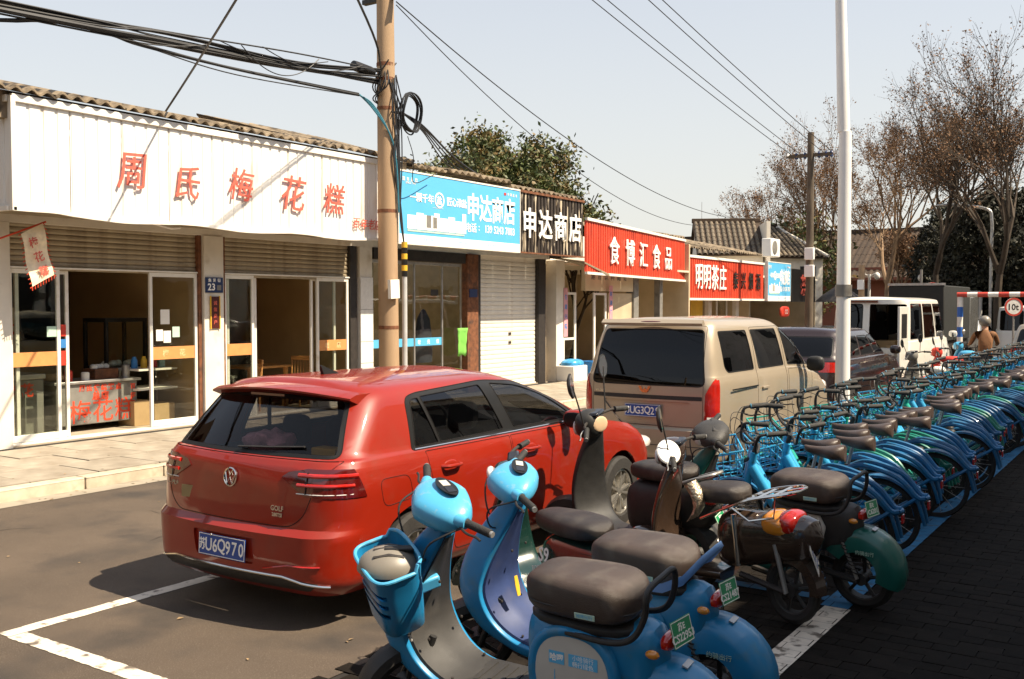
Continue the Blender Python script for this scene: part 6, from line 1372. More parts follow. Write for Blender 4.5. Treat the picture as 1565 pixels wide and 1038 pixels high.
    if seatlogo:
        Fl = frame_m((.74, -.1475, .72), (1, 0, 0), (0, -1, 0)); q = MB().bx(-.045, .045, -.012, .012, 0, .003).build('seat_badge', m_lg, t, mx=Fl, bev=.003); line_text('哈啰出行', .018, m_bluep, q, M.Translation((0, 0, .003)), ext=.0008)
    MB().tube([(.68 + .245 * math.cos(q) * abs(math.cos(q)) ** -.45, .138 * math.sin(q) * abs(math.sin(q) + 1e-6) ** -.45, .735) for q in (math.tau * (k + .5) / 60 for k in range(60))], .0035, 5, closed=True).build('seat_piping', m_plast, t)
    # grab rail
    if rack == 'tube': MB().tube(catmull([(x - .16, y_, z) for x, y_, z in [(.8, -.13, .63), (1.0, -.15, .635), (1.1, -.145, .67), (1.15, -.13, .76), (1.16, -.115, .85), (1.165, -.0, .865), (1.16, .115, .85), (1.15, .13, .76), (1.1, .145, .67), (1.0, .15, .635), (.8, .13, .63)]], 5), .0125, 10).build('grab_rail', m_plast, t)
    else: MB().loft([[(x - .01, y_ - q, z), (x + .012, y_ - q, z + .012), (x + .012, y_ + q, z + .012), (x - .01, y_ + q, z)] if False else [(x, y_, z - .022), (x + .012, y_, z), (x, y_, z + .022), (x - .012, y_, z)] for x, y_, z, q in ((q0 - .15, q1, q2, 0) for q0, q1, q2, q3 in ((.86, -.145, .68, 0), (.98, -.155, .69, 0), (1.08, -.15, .74, 0), (1.15, -.11, .82, 0), (1.17, 0, .84, 0), (1.15, .11, .82, 0), (1.08, .15, .74, 0), (.98, .155, .69, 0), (.86, .145, .68, 0)))]).build('grab_rail', m_lilac, t, ang=60)
    MB().ell((1.03, 0, .62), (.03, .07, .03), 16, 8, .7).build('tail_light', m_lampr, t)
    for sg in (-1, 1): MB().ell((1.0, sg * .11, .6), (.03, .018, .018), 10, 6).build('turn_signal', m_amber, t)
    # rear fender, plate, wheel, swing arm, shock, stand
    rows = []
    for i in range(17):
        a = R(-22 + 172 * i / 16); rows.append([(1.0 + (.225 + d) * math.cos(a), y_, .27 + (.225 + d) * math.sin(a)) for y_, d in ((-.105, -.1), (-.1, -.01), (-.07, .035), (0, .045), (.07, .035), (.1, -.01), (.105, -.1), (.075, -.02), (0, .015), (-.075, -.02))])
    fd = MB().loft(rows).build('rear_fender', shell, t, ang=50)
    line_text('约骑出行', .03, m_lg, fd, frame_m((1.06, -.108, .4), (1, 0, 0), (0, -1, 0)), ext=.001); Fr = frame_m((1.09, 0, .528), (0, 1, 0), (.32, 0, .95)); MB().bx(-.03, .03, -.012, .012, 0, .006).build('fender_reflector', m_steel, t, mx=Fr)
    MB().tube([(1.0, 0, .6), (1.06, 0, .66)], .01, 6).build('plate_bracket', m_plast, t); splate(t, frame_m((1.08, -.01, .665), (.1, 1, -.1), (1, -.1, .25)), *pl)
    swheel(t, 1.0, .2, .09, sp=5)
    for sg in (-1, 1):
        MB().tube([(.6, sg * .08, .26), (1.0, sg * .08, .2)], .022, 8).build('swing_arm', m_plast, t)
        MB().tube([(1.0, sg * .095, .22), (.9, sg * .095, .5)], .012, 8).build('shock_absorber', m_steel, t); MB().tube([V((1.0, sg * .095, .25)).lerp(V((.91, sg * .095, .47)), k / 40) + V((0, .02 * math.cos(k * 1.4), .0)) + V((.02 * math.sin(k * 1.4), 0, 0)) for k in range(41)], .004, 5).build('spring', m_plast, t)
    MB().tube(catmull([(.52, -.08, .22), (.5, -.16, .1), (.55, -.23, -.035)], 4), .012, 8).build('kick_stand', m_dark, t)
    if legtext:
        G = frame_m((-.155, -.182, .6), (.35, .05, -1), (-.35, -1, 0)); line_text(legtext, .034, m_whl, t, G, .0, 0, ext=.0012)
    return t, T
A, TA = share_scooter('sky blue shared scooter nearest the camera, with a front basket holding a grey helmet', (-2.78, 3.76, 0), R(0), R(9), m_blue, m_cyan, m_gpl, R(62), ('苏E', 'CS22953'), legtext='美团出行 安全骑行')
B, TB = share_scooter('blue shared scooter with a navy inner panel and lilac grab rail, second from the camera', (-2.83, 4.42, 0), R(-1), R(8), m_blue, m_cyan, m_nvy, R(38), ('苏E', 'CS21487'), basket=False, panel='plain', rack='blade')
MB().prism([(-.012, -.05), (.012, -.05), (.016, 0), (.012, .05), (-.012, .05), (-.016, 0)], 0, .003).build('yellow_tag', m_yel, B, mx=frame_m((-.052, -.02, .5), (0, 1, -.1), (1, 0, .2)))
F_, TF = share_scooter('teal green shared scooter with a grey head beside the row of blue bikes', (-2.74, 6.85, 0), R(-8), R(8), m_teals, m_gpl, m_gpl, R(35), ('苏E', 'C6201'), basket=False, panel='white', dash='cowl')
for o_, k_ in ((A, 1.06), (B, 1.05), (F_, 1.04)): o_.matrix_world = WM[o_.name] @ M.Scale(k_, 4); WM[o_.name] = o_.matrix_world.copy()
# helmet in the basket
t = thing('helmet', 'grey vented helmet lying in the basket of the nearest scooter', 'helmet', (0, 0, 0)); mw = WM[A.name] @ TA
hp = mw @ V((-.3, .0, .84)); t.matrix_world = M.Translation(hp) @ M.Rotation(R(40), 4, 'Z') @ M.Rotation(R(12), 4, 'X') @ M.Scale(1.15, 4); WM[t.name] = t.matrix_world.copy()
hb = MB(); rows = []
for i in range(12):
    a = math.pi / 2 * i / 11
    rows.append([(.115 * math.cos(a) * math.cos(q) * (1.1), .095 * math.cos(a) * math.sin(q) * (.9 + .2 * (math.cos(a))), .085 * math.sin(a)) for q in (math.tau * k / 28 for k in range(28))])
hb.loft(rows, caps=True).build('shell', m_helm, t, ang=60)
for y_ in (-.045, .0, .045):
    MB().tube([(-.06, y_, .0 + .085 * math.sqrt(max(0, 1 - (.06 / .13) ** 2 - (y_ / .1) ** 2)) - .0), (0, y_, .085 * math.sqrt(1 - (y_ / .1) ** 2)), (.06, y_, .085 * math.sqrt(max(0, 1 - (.06 / .13) ** 2 - (y_ / .1) ** 2)))], .008, 8, flat=.4).build('vent', m_dark, t)
MB().bx(-.02, .1, -.02, .02, .07, .085).build('clip', m_trimb, t, bev=.005)
# ------------------------------------------------------------------ privately owned mopeds
def mirror(t, base, tip, n, m=None, w_=.055, h=.09, glassy=True, shape='leaf'):
    base = V(base); tip = V(tip); r = MB().tube(catmull([base, base.lerp(tip, .5) + V((0, 0, .01)), tip], 4), .006, 8).build('mirror_stalk', m_plast, t)
    F = frame_m(tip, V((0, 1, 0)), n); pts = [(-.3 * w_, -h), (w_ * .6, -h * .7), (w_, h * .1), (w_ * .55, h), (-w_ * .45, h * .85), (-w_, h * .1), (-w_ * .8, -.6 * h)] if shape == 'leaf' else [(w_ * math.cos(q), w_ * math.sin(q)) for q in (math.tau * k / 24 for k in range(24))]
    pts = rpoly(pts, .02) if shape == 'leaf' else pts
    b = MB(); b.loft([[(x, y_, 0) for x, y_ in pts], [(x * 1.0, y_ * 1.0, -.012) for x, y_ in pts], [(x * .6, y_ * .6, -.03) for x, y_ in pts]]); mc = b.build('mirror', m or m_plast, t, mx=F)
    link('mirror_glass', MB().prism([(x * .9, y_ * .9) for x, y_ in pts], .0005, .002).mesh('mirror_glass', m_mirror, smooth=False), mc)
m_mirror = mat('mirror_glass', (.6, .6, .6), .04, metal=1., var=0)
m_seatd = mat('black_vinyl', (.028, .021, .018), .42, var=.2, scale=9, bump=.4, bscale=380, dirt=(.06, .05, .04), dscale=7, dlo=.55, dhi=.8)
def moped(label, loc, rz, lean, body, steer=0., seatx=(.4, 1.05), seatw=.13, seatz=(.66, .79), shieldw=.17, pl=None, headm=None, rack=None, mirrors=((-1, 1, .3), (1, 1, .3)), plm=None, tail=True, hk=1., hz0=1.0):
    t = thing('electric_moped', label, 'moped', loc, rz, lean=lean)
    H = V((-.02, 0, .93)); ax = V((.25, 0, 1)).normalized(); T = M.Translation(H) @ M.Rotation(steer, 4, ax) @ M.Translation(-H)
    def S(b, *a, **k):
        b.v = [(T @ V(v))[:] for v in b.v]; return b.build(*a, **k)
    hm = headm or body
    pth = dense([(.0, .95, .06, .05, .03), (-.04, .86, .09, .06, .03), (-.09, .72, .13, .07, .02), (-.13, .55, .16, .07, .02), (-.11, .4, .17, .06, .02), (-.02, .3, .16, .05, .02), (.12, .26, .15, .05, .02), (.45, .26, .13, .05, .02)], 4)
    MB().loft(ringpath(pth, 22)).build('leg_shield', body, t, ang=50)
    S(MB().ell((-.05, 0, hz0), (.11 * hk, .11 * hk, .1 * hk), 22, 12, .8), 'head_cover', hm, t); S(MB().ell((-.15, 0, .98), (.03, .065, .055), 16, 8, .8), 'headlight', m_lampw, t)
    S(MB().tube(catmull([(.1, -.34, 1.0), (.04, -.25, 1.03), (-.02, -.12, 1.03), (-.02, .12, 1.03), (.04, .25, 1.03), (.1, .34, 1.0)], 4), .011, 8), 'handlebar', m_dark, t)
    S(MB().bx(-.02, .06, -.07, .07, 1.06, 1.09), 'dash', m_screen, t, bev=.015)
    for sg in (-1, 1):
        p0 = T @ V((.05, sg * .25, 1.028)); p1 = T @ V((.1, sg * .37, 1.0)); grip(t, p0, p1, .02); lever(t, p0, p1, T.to_3x3() @ V((-.05, 0, -.01)), m_steel)
    for (sg, up, h_) in mirrors:
        q = MB(); base = T @ V((.0, sg * .19, 1.04)); tip = T @ V((.02 - .03, sg * .27, 1.04 + h_)); mirror(t, base, tip, T.to_3x3() @ V((1, -sg * .25, .1)))
    for sg in (-1, 1): S(MB().tube([(-.17, sg * .05, .46), (-.33, sg * .065, .22)], .018, 10), 'fork_leg', m_steel, t)
    swheel(t, -.34, .22, .08, T=T)
    fn = []
    for i in range(15):
        a = R(10 + 160 * i / 14); fn.append([(-.34 + (.235 + d) * math.cos(a), y_, .22 + (.235 + d) * math.sin(a)) for y_, d in ((-.06, -.04), (-.05, .01), (0, .025), (.05, .01), (.06, -.04), (.045, 0), (0, .012), (-.045, 0))])
    S(MB().loft(fn), 'front_mudguard', body, t, ang=50)
    bp = []
    for i in range(15):
        u = i / 14; x = .36 + .9 * u; f = min(1, (1 - (2 * u - 1) ** 6) ** .5 + .05); zc = .47 + .1 * u; hh = (.2 - .07 * u) * f; ww = (.13 - .03 * u) * f
        bp.append([(x, ww * math.copysign(abs(math.cos(q)) ** .75, math.cos(q)), zc + hh * math.copysign(abs(math.sin(q)) ** .75, math.sin(q))) for q in (math.tau * k / 26 for k in range(26))])
    MB().loft(bp).build('body', body, t, ang=50)
    seatshape(seatx[0], seatx[1], seatz[0], seatz[1], seatw, .6, 28, 22, .6, rise=.03).build('seat', m_seatd, t, ang=70)
    if tail: MB().ell((1.22, 0, .62), (.05, .08, .035), 16, 8, .7).build('tail_light', m_lampr, t)
    if rack: MB().tube(catmull([(.9, -.12, .68), (1.1, -.11, .74), (1.25, -.06, .78), (1.27, 0, .785), (1.25, .06, .78), (1.1, .11, .74), (.9, .12, .68)], 5), .012, 8).build('grab_rail', m_steel, t)
    rows = []
    for i in range(15):
        a = R(0 + 130 * i / 14); rows.append([(1.0 + (.24 + d) * math.cos(a), y_, .22 + (.24 + d) * math.sin(a)) for y_, d in ((-.075, -.06), (-.07, 0), (0, .035), (.07, 0), (.075, -.06), (.05, -.01), (0, .015), (-.05, -.01))])
    MB().loft(rows).build('rear_fender', body, t, ang=50)
    if pl: splate(t, frame_m((1.3, -.02, .5), (-.35, 1, .1), (1, .35, .45)), *pl, m=plm)
    swheel(t, 1.0, .22, .09)
    for sg in (-1, 1): MB().tube([(1.0, sg * .1, .22), (.92, sg * .1, .52)], .018, 8).build('shock_absorber', m_steel, t); MB().tube([(.6, sg * .08, .28), (1.0, sg * .09, .22)], .02, 8).build('swing_arm', m_dark, t)
    MB().tube(catmull([(.52, -.08, .22), (.5, -.17, .1), (.55, -.25, -.03)], 4), .012, 8).build('kick_stand', m_dark, t)
    return t, T
Cm, _ = moped('dark green glossy moped with a long brown black seat behind the second scooter', (-3.46, 5.32, 0), R(-25), R(7), m_dgreen, R(58), (.28, .98), .135, (.66, .8), pl=('苏E', 'CS3071'), mirrors=(), hk=.8, hz0=.97)
line_text('S9', .12, m_whl, Cm, frame_m((.5, -.137, .56), (1, 0, .1), (0, -1, .25)), ext=.001, off=.002); line_text('BOSS LUXE', .045, m_whl, Cm, frame_m((.46, -.137, .47), (1, 0, .25), (0, -1, .1)), ext=.001)
Dm, TD = moped('black moped with two tall mirrors parked against the front of the red car', (-3.66, 6.72, 0), R(-16), R(6), m_plast, R(25), (.4, 1.05), pl=('苏E', 'CS4418'), rack=True)
MB().ell((.06, 0, 1.0), (.012, .07, .055), 16, 8).build('cream_cover', mat('cream_plastic', (.6, .42, .26), .5), Dm)
Em, TE = moped('glossy brown black moped with a chrome rear rack and a white framed blue plate', (-2.76, 6.05, 0), R(-8), R(5), m_bgloss, R(20), (.14, .64), .13, (.68, .82), mirrors=((-1, 1, .26),), tail=False)
b = MB(); P = catmull([(x - .2, y_, z) for x, y_, z in [(.5, -.14, .62), (.7, -.15, .7), (.95, -.15, .79), (1.2, -.13, .84), (1.3, -.06, .855), (1.31, 0, .857), (1.3, .06, .855), (1.2, .13, .84), (.95, .15, .79), (.7, .15, .7), (.5, .14, .62)]], 5)
b.tube(P, .009, 8)
for x, z, w_ in ((.65, .762, .15), (.78, .797, .15), (.92, .826, .14)): b.bx(x, x + .03, -w_, w_, z - .002, z + .004)
for y_ in (-.05, .05): b.tube([(.6, y_, .752), (1.1, y_, .86)], .006, 6)
b.tube([(.58, -.15, .73), (.75, -.16, .66), (.95, -.15, .7), (.96, -.13, .82)], .007, 6); b.build('rear_rack', m_chrome, Em)
MB().ell((.92, 0, .63), (.15, .13, .08), 20, 10, .8).build('tail_lamp', m_amber, Em); MB().ell((1.01, 0, .645), (.1, .122, .075), 20, 10, .8).build('tail_lamp', m_lampr, Em)
fp = MB().bx(-.085, .085, -.095, .095, -.003, .0).build('plate_holder', m_paper, Em, mx=frame_m((1.2, -.03, .46), (-.5, 1, .25), (1, .5, .35)), bev=.004); splate(Em, frame_m((1.203, -.028, .461), (-.5, 1, .25), (1, .5, .35)), '张家港', '029620', m=m_plate, w_=.11, h=.11)
MB().tube([(.6, -.14, .68), (.62, -.15, .52), (.64, -.16, .36)], [.022, .016, .02], 10).build('folded_footrest', m_chrome, Em)
o = MB().lathe([(0, .012), (.03, .014), (.055, .008), (.085, .012), (.092, .004), (.088, -.01), (0, -.02)], 32, mx=WM[Em.name] @ TE @ frame_m((.0, -.2, 1.06), (0, 1, 0), (.55, -.5, .7))).build('mirror', m_wpole); o.parent = Em; o.matrix_parent_inverse = WM[Em.name].inverted()
cv = MB(); rows = []
for i in range(12):
    u = i / 11; rows.append([(.2 + .08 * math.sin(u * 3) + (.045 + .014 * noise.noise(V((i, k, 0)))) * math.cos(q), -.12 + (.05 + .014 * noise.noise(V((i * .7, k * 2, 3)))) * math.sin(q), .84 - .24 * u + .02 * math.cos(q)) for k, q in enumerate(math.tau * k / 14 for k in range(14))])
o = cv.loft(rows).build('foil_wrapped_bar', mat('crumpled_foil', (.55, .45, .32), .3, metal=.8, var=.3, scale=30, bump=1., bscale=60), Em)

Em.matrix_world = M.Translation((0, .12, .02)) @ WM[Em.name] @ M.Diagonal((.8, 1, 1, 1)); Dm.matrix_world = WM[Dm.name] @ M.Diagonal((.9, 1.08, 1.1, 1)); Cm.matrix_world = WM[Cm.name] @ M.Scale(.97, 4)
# ------------------------------------------------------------------ shared bicycles
m_bb = mat('bike_blue_paint', (.035, .34, .62), .34, var=.1, coat=.4, orand=.18, dirt=(.08, .2, .3), dscale=16, dlo=.56, dhi=.7)
m_bf = mat('bike_fender_blue', (.008, .11, .26), .45, var=.15, coat=.15, orand=.22, dirt=(.03, .1, .18), dscale=14, dlo=.52, dhi=.7)
m_bt = mat('bike_teal_paint', (.02, .38, .3), .32, var=.06, coat=.5, orand=.12)
m_btf = mat('bike_fender_teal', (.012, .2, .15), .4, var=.1, coat=.2, orand=.12)
m_saddle = mat('brown_black_saddle', (.062, .043, .035), .36, var=.12, scale=12, bump=.25, bscale=300)
m_ring = mat('blue_bell_ring', (.05, .2, .3), .4)
WR = .31
def bicycle(label, body, fend, steer, group='shared bicycles parked side by side along the street', basket=True):
    t = thing('bicycle', label, 'bicycle', (0, 0, 0), 0, group)
    H = V((-.02, 0, .8)); ax = V((.3, 0, 1)).normalized(); T = M.Translation(H) @ M.Rotation(steer, 4, ax) @ M.Translation(-H)
    def S(b, *a, **k):
        b.v = [(T @ V(v))[:] for v in b.v]; return b.build(*a, **k)
    fa = V((-.27, 0, WR)); ra = V((.76, 0, WR)); bbk = V((.33, 0, .28)); st = V((.5, 0, .68))
    b = MB(); b.tube([(-.075, 0, .58), (.0, 0, .84)], .032, 12)                                     # head tube
    b.tube(catmull([(-.03, 0, .72), (.1, 0, .5), (.24, 0, .32), bbk], 4), [.041] * 13, 12, flat=1.15)   # big down tube
    b.tube([bbk, st], .026, 12)
    for sg in (-1, 1): b.tube([bbk + V((0, sg * .03, 0)), ra + V((0, sg * .065, 0))], .013, 8); b.tube([st - V((0, 0, .06)) + V((0, sg * .02, 0)), ra + V((0, sg * .065, 0))], .011, 8)
    b.build('frame', body, t)
    b = MB()
    for sg in (-1, 1): b.tube([(-.095, sg * .05, .57), (-.15, sg * .055, .5), fa + V((0, sg * .055, 0))], .013, 8)
    b.tube([(-.09, -.05, .57), (-.085, 0, .59), (-.09, .05, .57)], .018, 8); S(b, 'fork', body, t)
    S(MB().tube([(-.0, 0, .83), (.03, 0, .91)], .021, 10), 'stem', m_plast, t)
    hb = [(.17, -.27, 1.1), (.06, -.27, 1.11), (.0, -.265, 1.1), (-.03, -.25, 1.03), (-.03, -.22, .95), (.0, -.13, .9), (.03, -.05, .9), (.03, .05, .9), (.0, .13, .9), (-.03, .22, .95), (-.03, .25, 1.03), (.0, .265, 1.1), (.06, .27, 1.11), (.17, .27, 1.1)]
    S(MB().tube(catmull(hb, 3), .0115, 8), 'handlebar', m_plast, t)
    for sg in (-1, 1):
        p0 = T @ V((.06, sg * .27, 1.11)); p1 = T @ V((.2, sg * .272, 1.1))
        g = MB().tube([p0, p0.lerp(p1, .1), p0.lerp(p1, .9), p1], [.023, .02, .021, .017], 10).build('grip', m_grip, t)
        MB().tube([p0 - (p1 - p0) * .05, p0], .023, 12).build('bell_ring', m_ring, g)
        lever(t, T @ V((.0, sg * .26, 1.085)), T @ V((.13, sg * .275, 1.075)), T.to_3x3() @ V((-.0, 0, -.05)))
    S(MB().tube(catmull([(.02, .22, 1.07), (-.12, .16, 1.12), (-.16, .02, .95), (-.1, 0, .8)], 5), .003, 5), 'brake_cable', m_wire, t); S(MB().tube(catmull([(.02, -.22, 1.07), (-.1, -.18, 1.13), (-.17, -.05, .98), (-.06, 0, .78)], 5), .003, 5), 'brake_cable', m_wire, t)
    # wheels
    for nm, c, TT in (('front', fa, T), ('rear', ra, M.Identity(4))):
        F = TT @ frame_m(c, (1, 0, 0), (0, -1, 0))
        w_ = MB().lathe([(WR - .03, -.012), (WR - .012, -.02), (WR, 0), (WR - .012, .02), (WR - .03, .012), (WR - .03, -.012)], 32, mx=F).build('tyre', m_tyre, t)
        MB().lathe([(WR - .045, -.01), (WR - .03, -.013), (WR - .03, .013), (WR - .045, .01), (WR - .045, -.01)], 32, mx=F).build('rim', m_alloy if nm == 'front' else m_dark, t)
        sp = MB()
        for k in range(14):
            a = math.tau * k / 14; sp.tube([F @ V((.02 * math.cos(a + .6), .02 * math.sin(a + .6), .02 * (-1) ** k)), F @ V(((WR - .04) * math.cos(a), (WR - .04) * math.sin(a), 0))], .0018, 3, caps=False)
        sp.build('spokes', m_steel, t, fix=False)['kind'] = 'stuff'
        MB().lathe([(0, -.05), (.022, -.05), (.025, 0), (.022, .05), (0, .05)], 12, mx=F).build('hub', m_steel, t)
    # rear fender: a broad strip that loops back in a Y
    def arc(c, r, a0, a1, n, w0, w1, th=.012, yo=0):
        rr_ = []
        for i in range(n + 1):
            a = R(a0 + (a1 - a0) * i / n); w_ = w0 + (w1 - w0) * i / n
            rr_.append([(c.x + (r + d) * math.cos(a), yo + y_ * w_, c.z + (r + d) * math.sin(a)) for y_, d in ((-1, -.004), (-.9, th), (.9, th), (1, -.004), (.8, 0), (-.8, 0))])
        return rr_
    MB().loft(arc(ra, WR + .02, 150, 28, 16, .036, .05)).build('rear_fender', fend, t, ang=40)
    b = MB(); e0 = ra + V(((WR + .035) * math.cos(R(30)), 0, (WR + .035) * math.sin(R(30))))
    for sg in (-1, 1):
        b.tube(catmull([st + V((.0, sg * .03, .0)), st + V((.16, sg * .055, .05)), ra + V((.16, sg * .06, WR + .04)), e0 + V((-.0, sg * .045, .03)), e0 + V((.06, sg * .03, .02))], 4), .019, 8, flat=1.2)
        b.tube(catmull([e0 + V((.0, sg * .045, .02)), ra + V((.2, sg * .065, .12)), ra + V((.02, sg * .07, 0))], 4), .015, 8)
        b.tube(catmull([e0 + V((.0, sg * .04, .01)), e0 + V((.03, sg * .04, -.1)), e0 + V((.05, sg * .035, -.2))], 4), .015, 8)
    b.tube([e0 + V((.06, -.03, .02)), e0 + V((.075, 0, .02)), e0 + V((.06, .03, .02))], .015, 8); b.build('fender_stay', fend, t)
    S(MB().loft(arc(fa, WR + .02, 165, 20, 16, .026, .03)), 'front_fender', fend, t, ang=40)
    MB().bx(.0, .01, -.025, .025, -.03, .03).build('rear_reflector', m_lampr, t, mx=M.Translation(e0 + V((.07, 0, -.04))))
    MB().tube([st, (.555, 0, .87)], .014, 10).build('seat_post', m_steel, t); MB().tube([st - V((.0, 0, .02)), st + V((.006, 0, .03))], .024, 10).build('seat_clamp', m_plast, t)
    # saddle
    rows = []
    for i in range(15):
        u = i / 14; x = .42 + .31 * u; w_ = (.024 + .068 * (1 / (1 + math.exp(-(u - .55) * 11)))) * (min(1, (1 - u) * 5 + .15) ** .5) * min(1, u * 9 + .35); zt = .94 + .022 * u ** 2 * 1.5 - .01 * math.sin(u * 3.14) - .02 * max(0, u - .85) * 5
        h_ = .024 + .038 * u; rows.append([(x, w_ * math.cos(q) * 1.0, zt - h_ + h_ * math.copysign(abs(math.sin(q)) ** .7, math.sin(q))) for q in (math.tau * k / 16 for k in range(16))])
    MB().loft(rows).build('saddle', m_saddle, t, ang=60)
    # chain case, crank, pedals, lock, stand
    MB().loft([[(x, y_, z) for y_, z in ((-.045, zc - h_), (-.06, zc - h_ * .8), (-.06, zc + h_ * .8), (-.045, zc + h_))] for x, zc, h_ in ((.22, .28, .02), (.25, .28, .07), (.33, .28, .09), (.42, .285, .07), (.72, .31, .045), (.8, .31, .02))]).build('chain_case', fend, t, ang=40)
    MB().tube([(.33, -.08, .28), (.33, -.085, .28), (.26, -.09, .13)], .01, 6).build('crank', m_steel, t); MB().tube([(.33, .06, .28), (.4, .085, .43)], .01, 6).build('crank', m_steel, t)
    MB().bx(.21, .3, -.17, -.1, .115, .135).build('pedal', m_plast, t, bev=.004); MB().bx(.36, .45, .09, .17, .42, .44).build('pedal', m_plast, t, bev=.004)
    MB().ell((.62, 0, .62), (.05, .05, .045), 14, 8, .6).build('smart_lock', m_plast, t); MB().tube([(.6, -.07, .3), (.6, -.2, -.01)], .009, 6).build('kick_stand', m_dark, t)
    if basket:
        b = MB(); z0, z1 = .72, .94
        for z, k in ((z0, .8), (.78, .86), (.86, .93), (z1, 1.0)):
            b.tube([(-.22 + sx * .11 * k, sy * .15 * k, z) for sx, sy in ((-1, -1), (1, -1), (1, 1), (-1, 1))], .0055 if z < z1 else .008, 6, closed=True)
        for i in range(5):
            y_ = -1 + i * .5
            b.tube([(-.33 + .022, y_ * .12, z0), (-.33, y_ * .15, z1)], .004, 4); b.tube([(-.11 - .022, y_ * .12, z0), (-.11, y_ * .15, z1)], .004, 4); b.tube([(-.308, y_ * .12, z0), (-.132, y_ * .12, z0)], .004, 4)
        for i in range(1, 4):
            x_ = -.33 + .055 * i
            for sg in (-1, 1): b.tube([(x_ * .93 - .015, sg * .12, z0), (x_, sg * .15, z1)], .004, 4)
        S(b, 'basket', body, t); S(MB().tube([(-.12, 0, .76), (-.02, 0, .8)], .015, 6), 'basket_mount', m_plast, t)
    return t
protos = [bicycle('x', m_bb, m_bf, R(38)), bicycle('x', m_bb, m_bf, R(52), basket=True), bicycle('x', m_bt, m_btf, R(42)), bicycle('x', m_bb, m_bf, R(15), basket=False), bicycle('x', m_bt, m_btf, R(30))]
g = random.Random(12); used = [False] * 5
seq = [0, 3, 1, 0, 2, 1, 3, 0, 4, 2, 1, 0, 3, 1, 2, 0, 1, 4, 3, 0, 1, 2, 0, 3, 1, 0, 4, 1, 2, 0, 3, 1, 0, 2, 4, 0, 1, 3, 0, 2, 1, 0, 3, 4, 1, 0, 2, 1, 0, 3]
y = 7.72; ORD = ['first', 'second', 'third', 'fourth', 'fifth', 'sixth', 'seventh', 'eighth', 'ninth', 'tenth', 'eleventh', 'twelfth']
for i, k in enumerate(seq):
    col = 'teal' if k in (2, 4) else 'blue'
    if i < 12: lb = '%s shared bicycle, %s in the row counted from the teal scooter' % (col, ORD[i])
    else: lb = '%s shared bicycle among the far part of the long parked row' % col
    x = -2.78 + g.uniform(-.13, .12) - (.12 if i in (4, 9) else 0); rz = R(-6 + g.uniform(-5.5, 5.5)); ln = R(7 + g.uniform(-3, 5))
    if not used[k]:
        o = protos[k]; used[k] = True; o.matrix_world = M.Translation((x, y, 0)) @ M.Rotation(rz, 4, 'Z') @ M.Rotation(ln, 4, 'X'); o['label'] = lb
    else: o = place_copy(protos[k], (x, y, 0), rz, lb, ln)
    y += g.uniform(.24, .4) * (1 if i < 14 else 1.2)
# ------------------------------------------------------------------ far end of the parking street
m_gr = mat('gate_red', (.5, .05, .03), .5); m_gw = mat('gate_white', (.75, .72, .66), .5); m_gb = mat('gate_blue', (.02, .12, .45), .5)
t = thing('height_limit_gate', 'height limit gate with a red and white bar on a blue and white post', 'gate', (-5.1, 29.6, 0))
for i in range(8): MB().tube([(0, 0, i * .275), (0, 0, (i + 1) * .275)], .075, 16).build('post_band', m_gb if i % 2 == 0 else m_gw, t)
for i in range(22): MB().tube([(-.08 + i * .26, 0, 2.26), (-.08 + (i + 1) * .26, 0, 2.26)], .07, 14).build('bar_band', m_gr if i % 2 == 0 else m_gw, t)
MB().tube([(5.6, 0, 0), (5.6, 0, 2.3)], .075, 14).build('post', m_gw, t)
def roundsign(name, label, loc, r, txt, bar=True, slash=False):
    t = thing(name, label, 'sign', loc); F = frame_m((0, 0, 0), (1, 0, 0), (0, -1, 0)); F = frame_m((0, 0, 0), (.83, .56, 0), (.56, -.83, 0))
    MB().lathe([(0, 0), (r, 0), (r, .02), (0, .02)], 32, mx=F).build('disc', m_gw, t); MB().lathe([(r * .8, .021), (r, .021), (r, .026), (r * .8, .026)], 32, mx=F).build('red_ring', m_gr, t)
    line_text(txt, r * .95, m_blkl, t, F @ M.Translation((0, 0, .022)), off=.004); MB().tube([(0, .03, -.3 - loc[2] + .3), (0, .03, r)], .03, 8).build('post', m_steel, t)
    if slash: MB().bx(-r * .8, r * .8, -.03, .03, .022, .028).build('slash', m_gr, t, mx=F @ M.Rotation(-.78, 4, 'Z'))
roundsign('weight_limit_sign', 'round white weight limit sign reading 10t with a red ring under the gate bar', (-4.15, 32.5, 1.92), .27, '10t')
roundsign('no_turn_sign', 'round no left turn sign with a red ring left of the height limit gate', (-6.6, 33.5, 2.35), .34, '↰', slash=True)
MB().tube([(-6.95, 33.6, 0), (-6.95, 33.6, 3.1)], .04, 8).build('x', m_grey)
bpy.data.objects['x'].name = 'sign_post'; tag(bpy.data.objects['sign_post'], 'thin dark post left of the no left turn sign', 'post')
v2, _ = simple_car('white_van', 'white van seen from behind at the right edge with two rear windows', 'van', (-3.95, 33.5, 0), m_wcar, 4.9, 1.8, 1.95, 1.15, (.1, .22, 3.7, 4.5), m_dtint, None, 3, box_=True, rearwin=[(-.72, -.06), (.06, .72)])
simple_car('silver_car', 'silver car with sloping windscreen beyond the gate post', 'car', (-6.6, 37, 0), m_silver, 4.5, 1.8, 1.48, .95, (.25, .8, 2.5, 3.5), m_dtint, (.5, .85, .8, .95), 2)
simple_car('tan_car', 'tan hatchback with red tail lamps at the right edge beyond the rider', 'car', (-2.6, 26.0, 0), m_tan, 4.3, 1.75, 1.55, 1.0, (.15, .5, 2.4, 3.3), m_dtint, (.4, .85, .8, 1.0), 2)
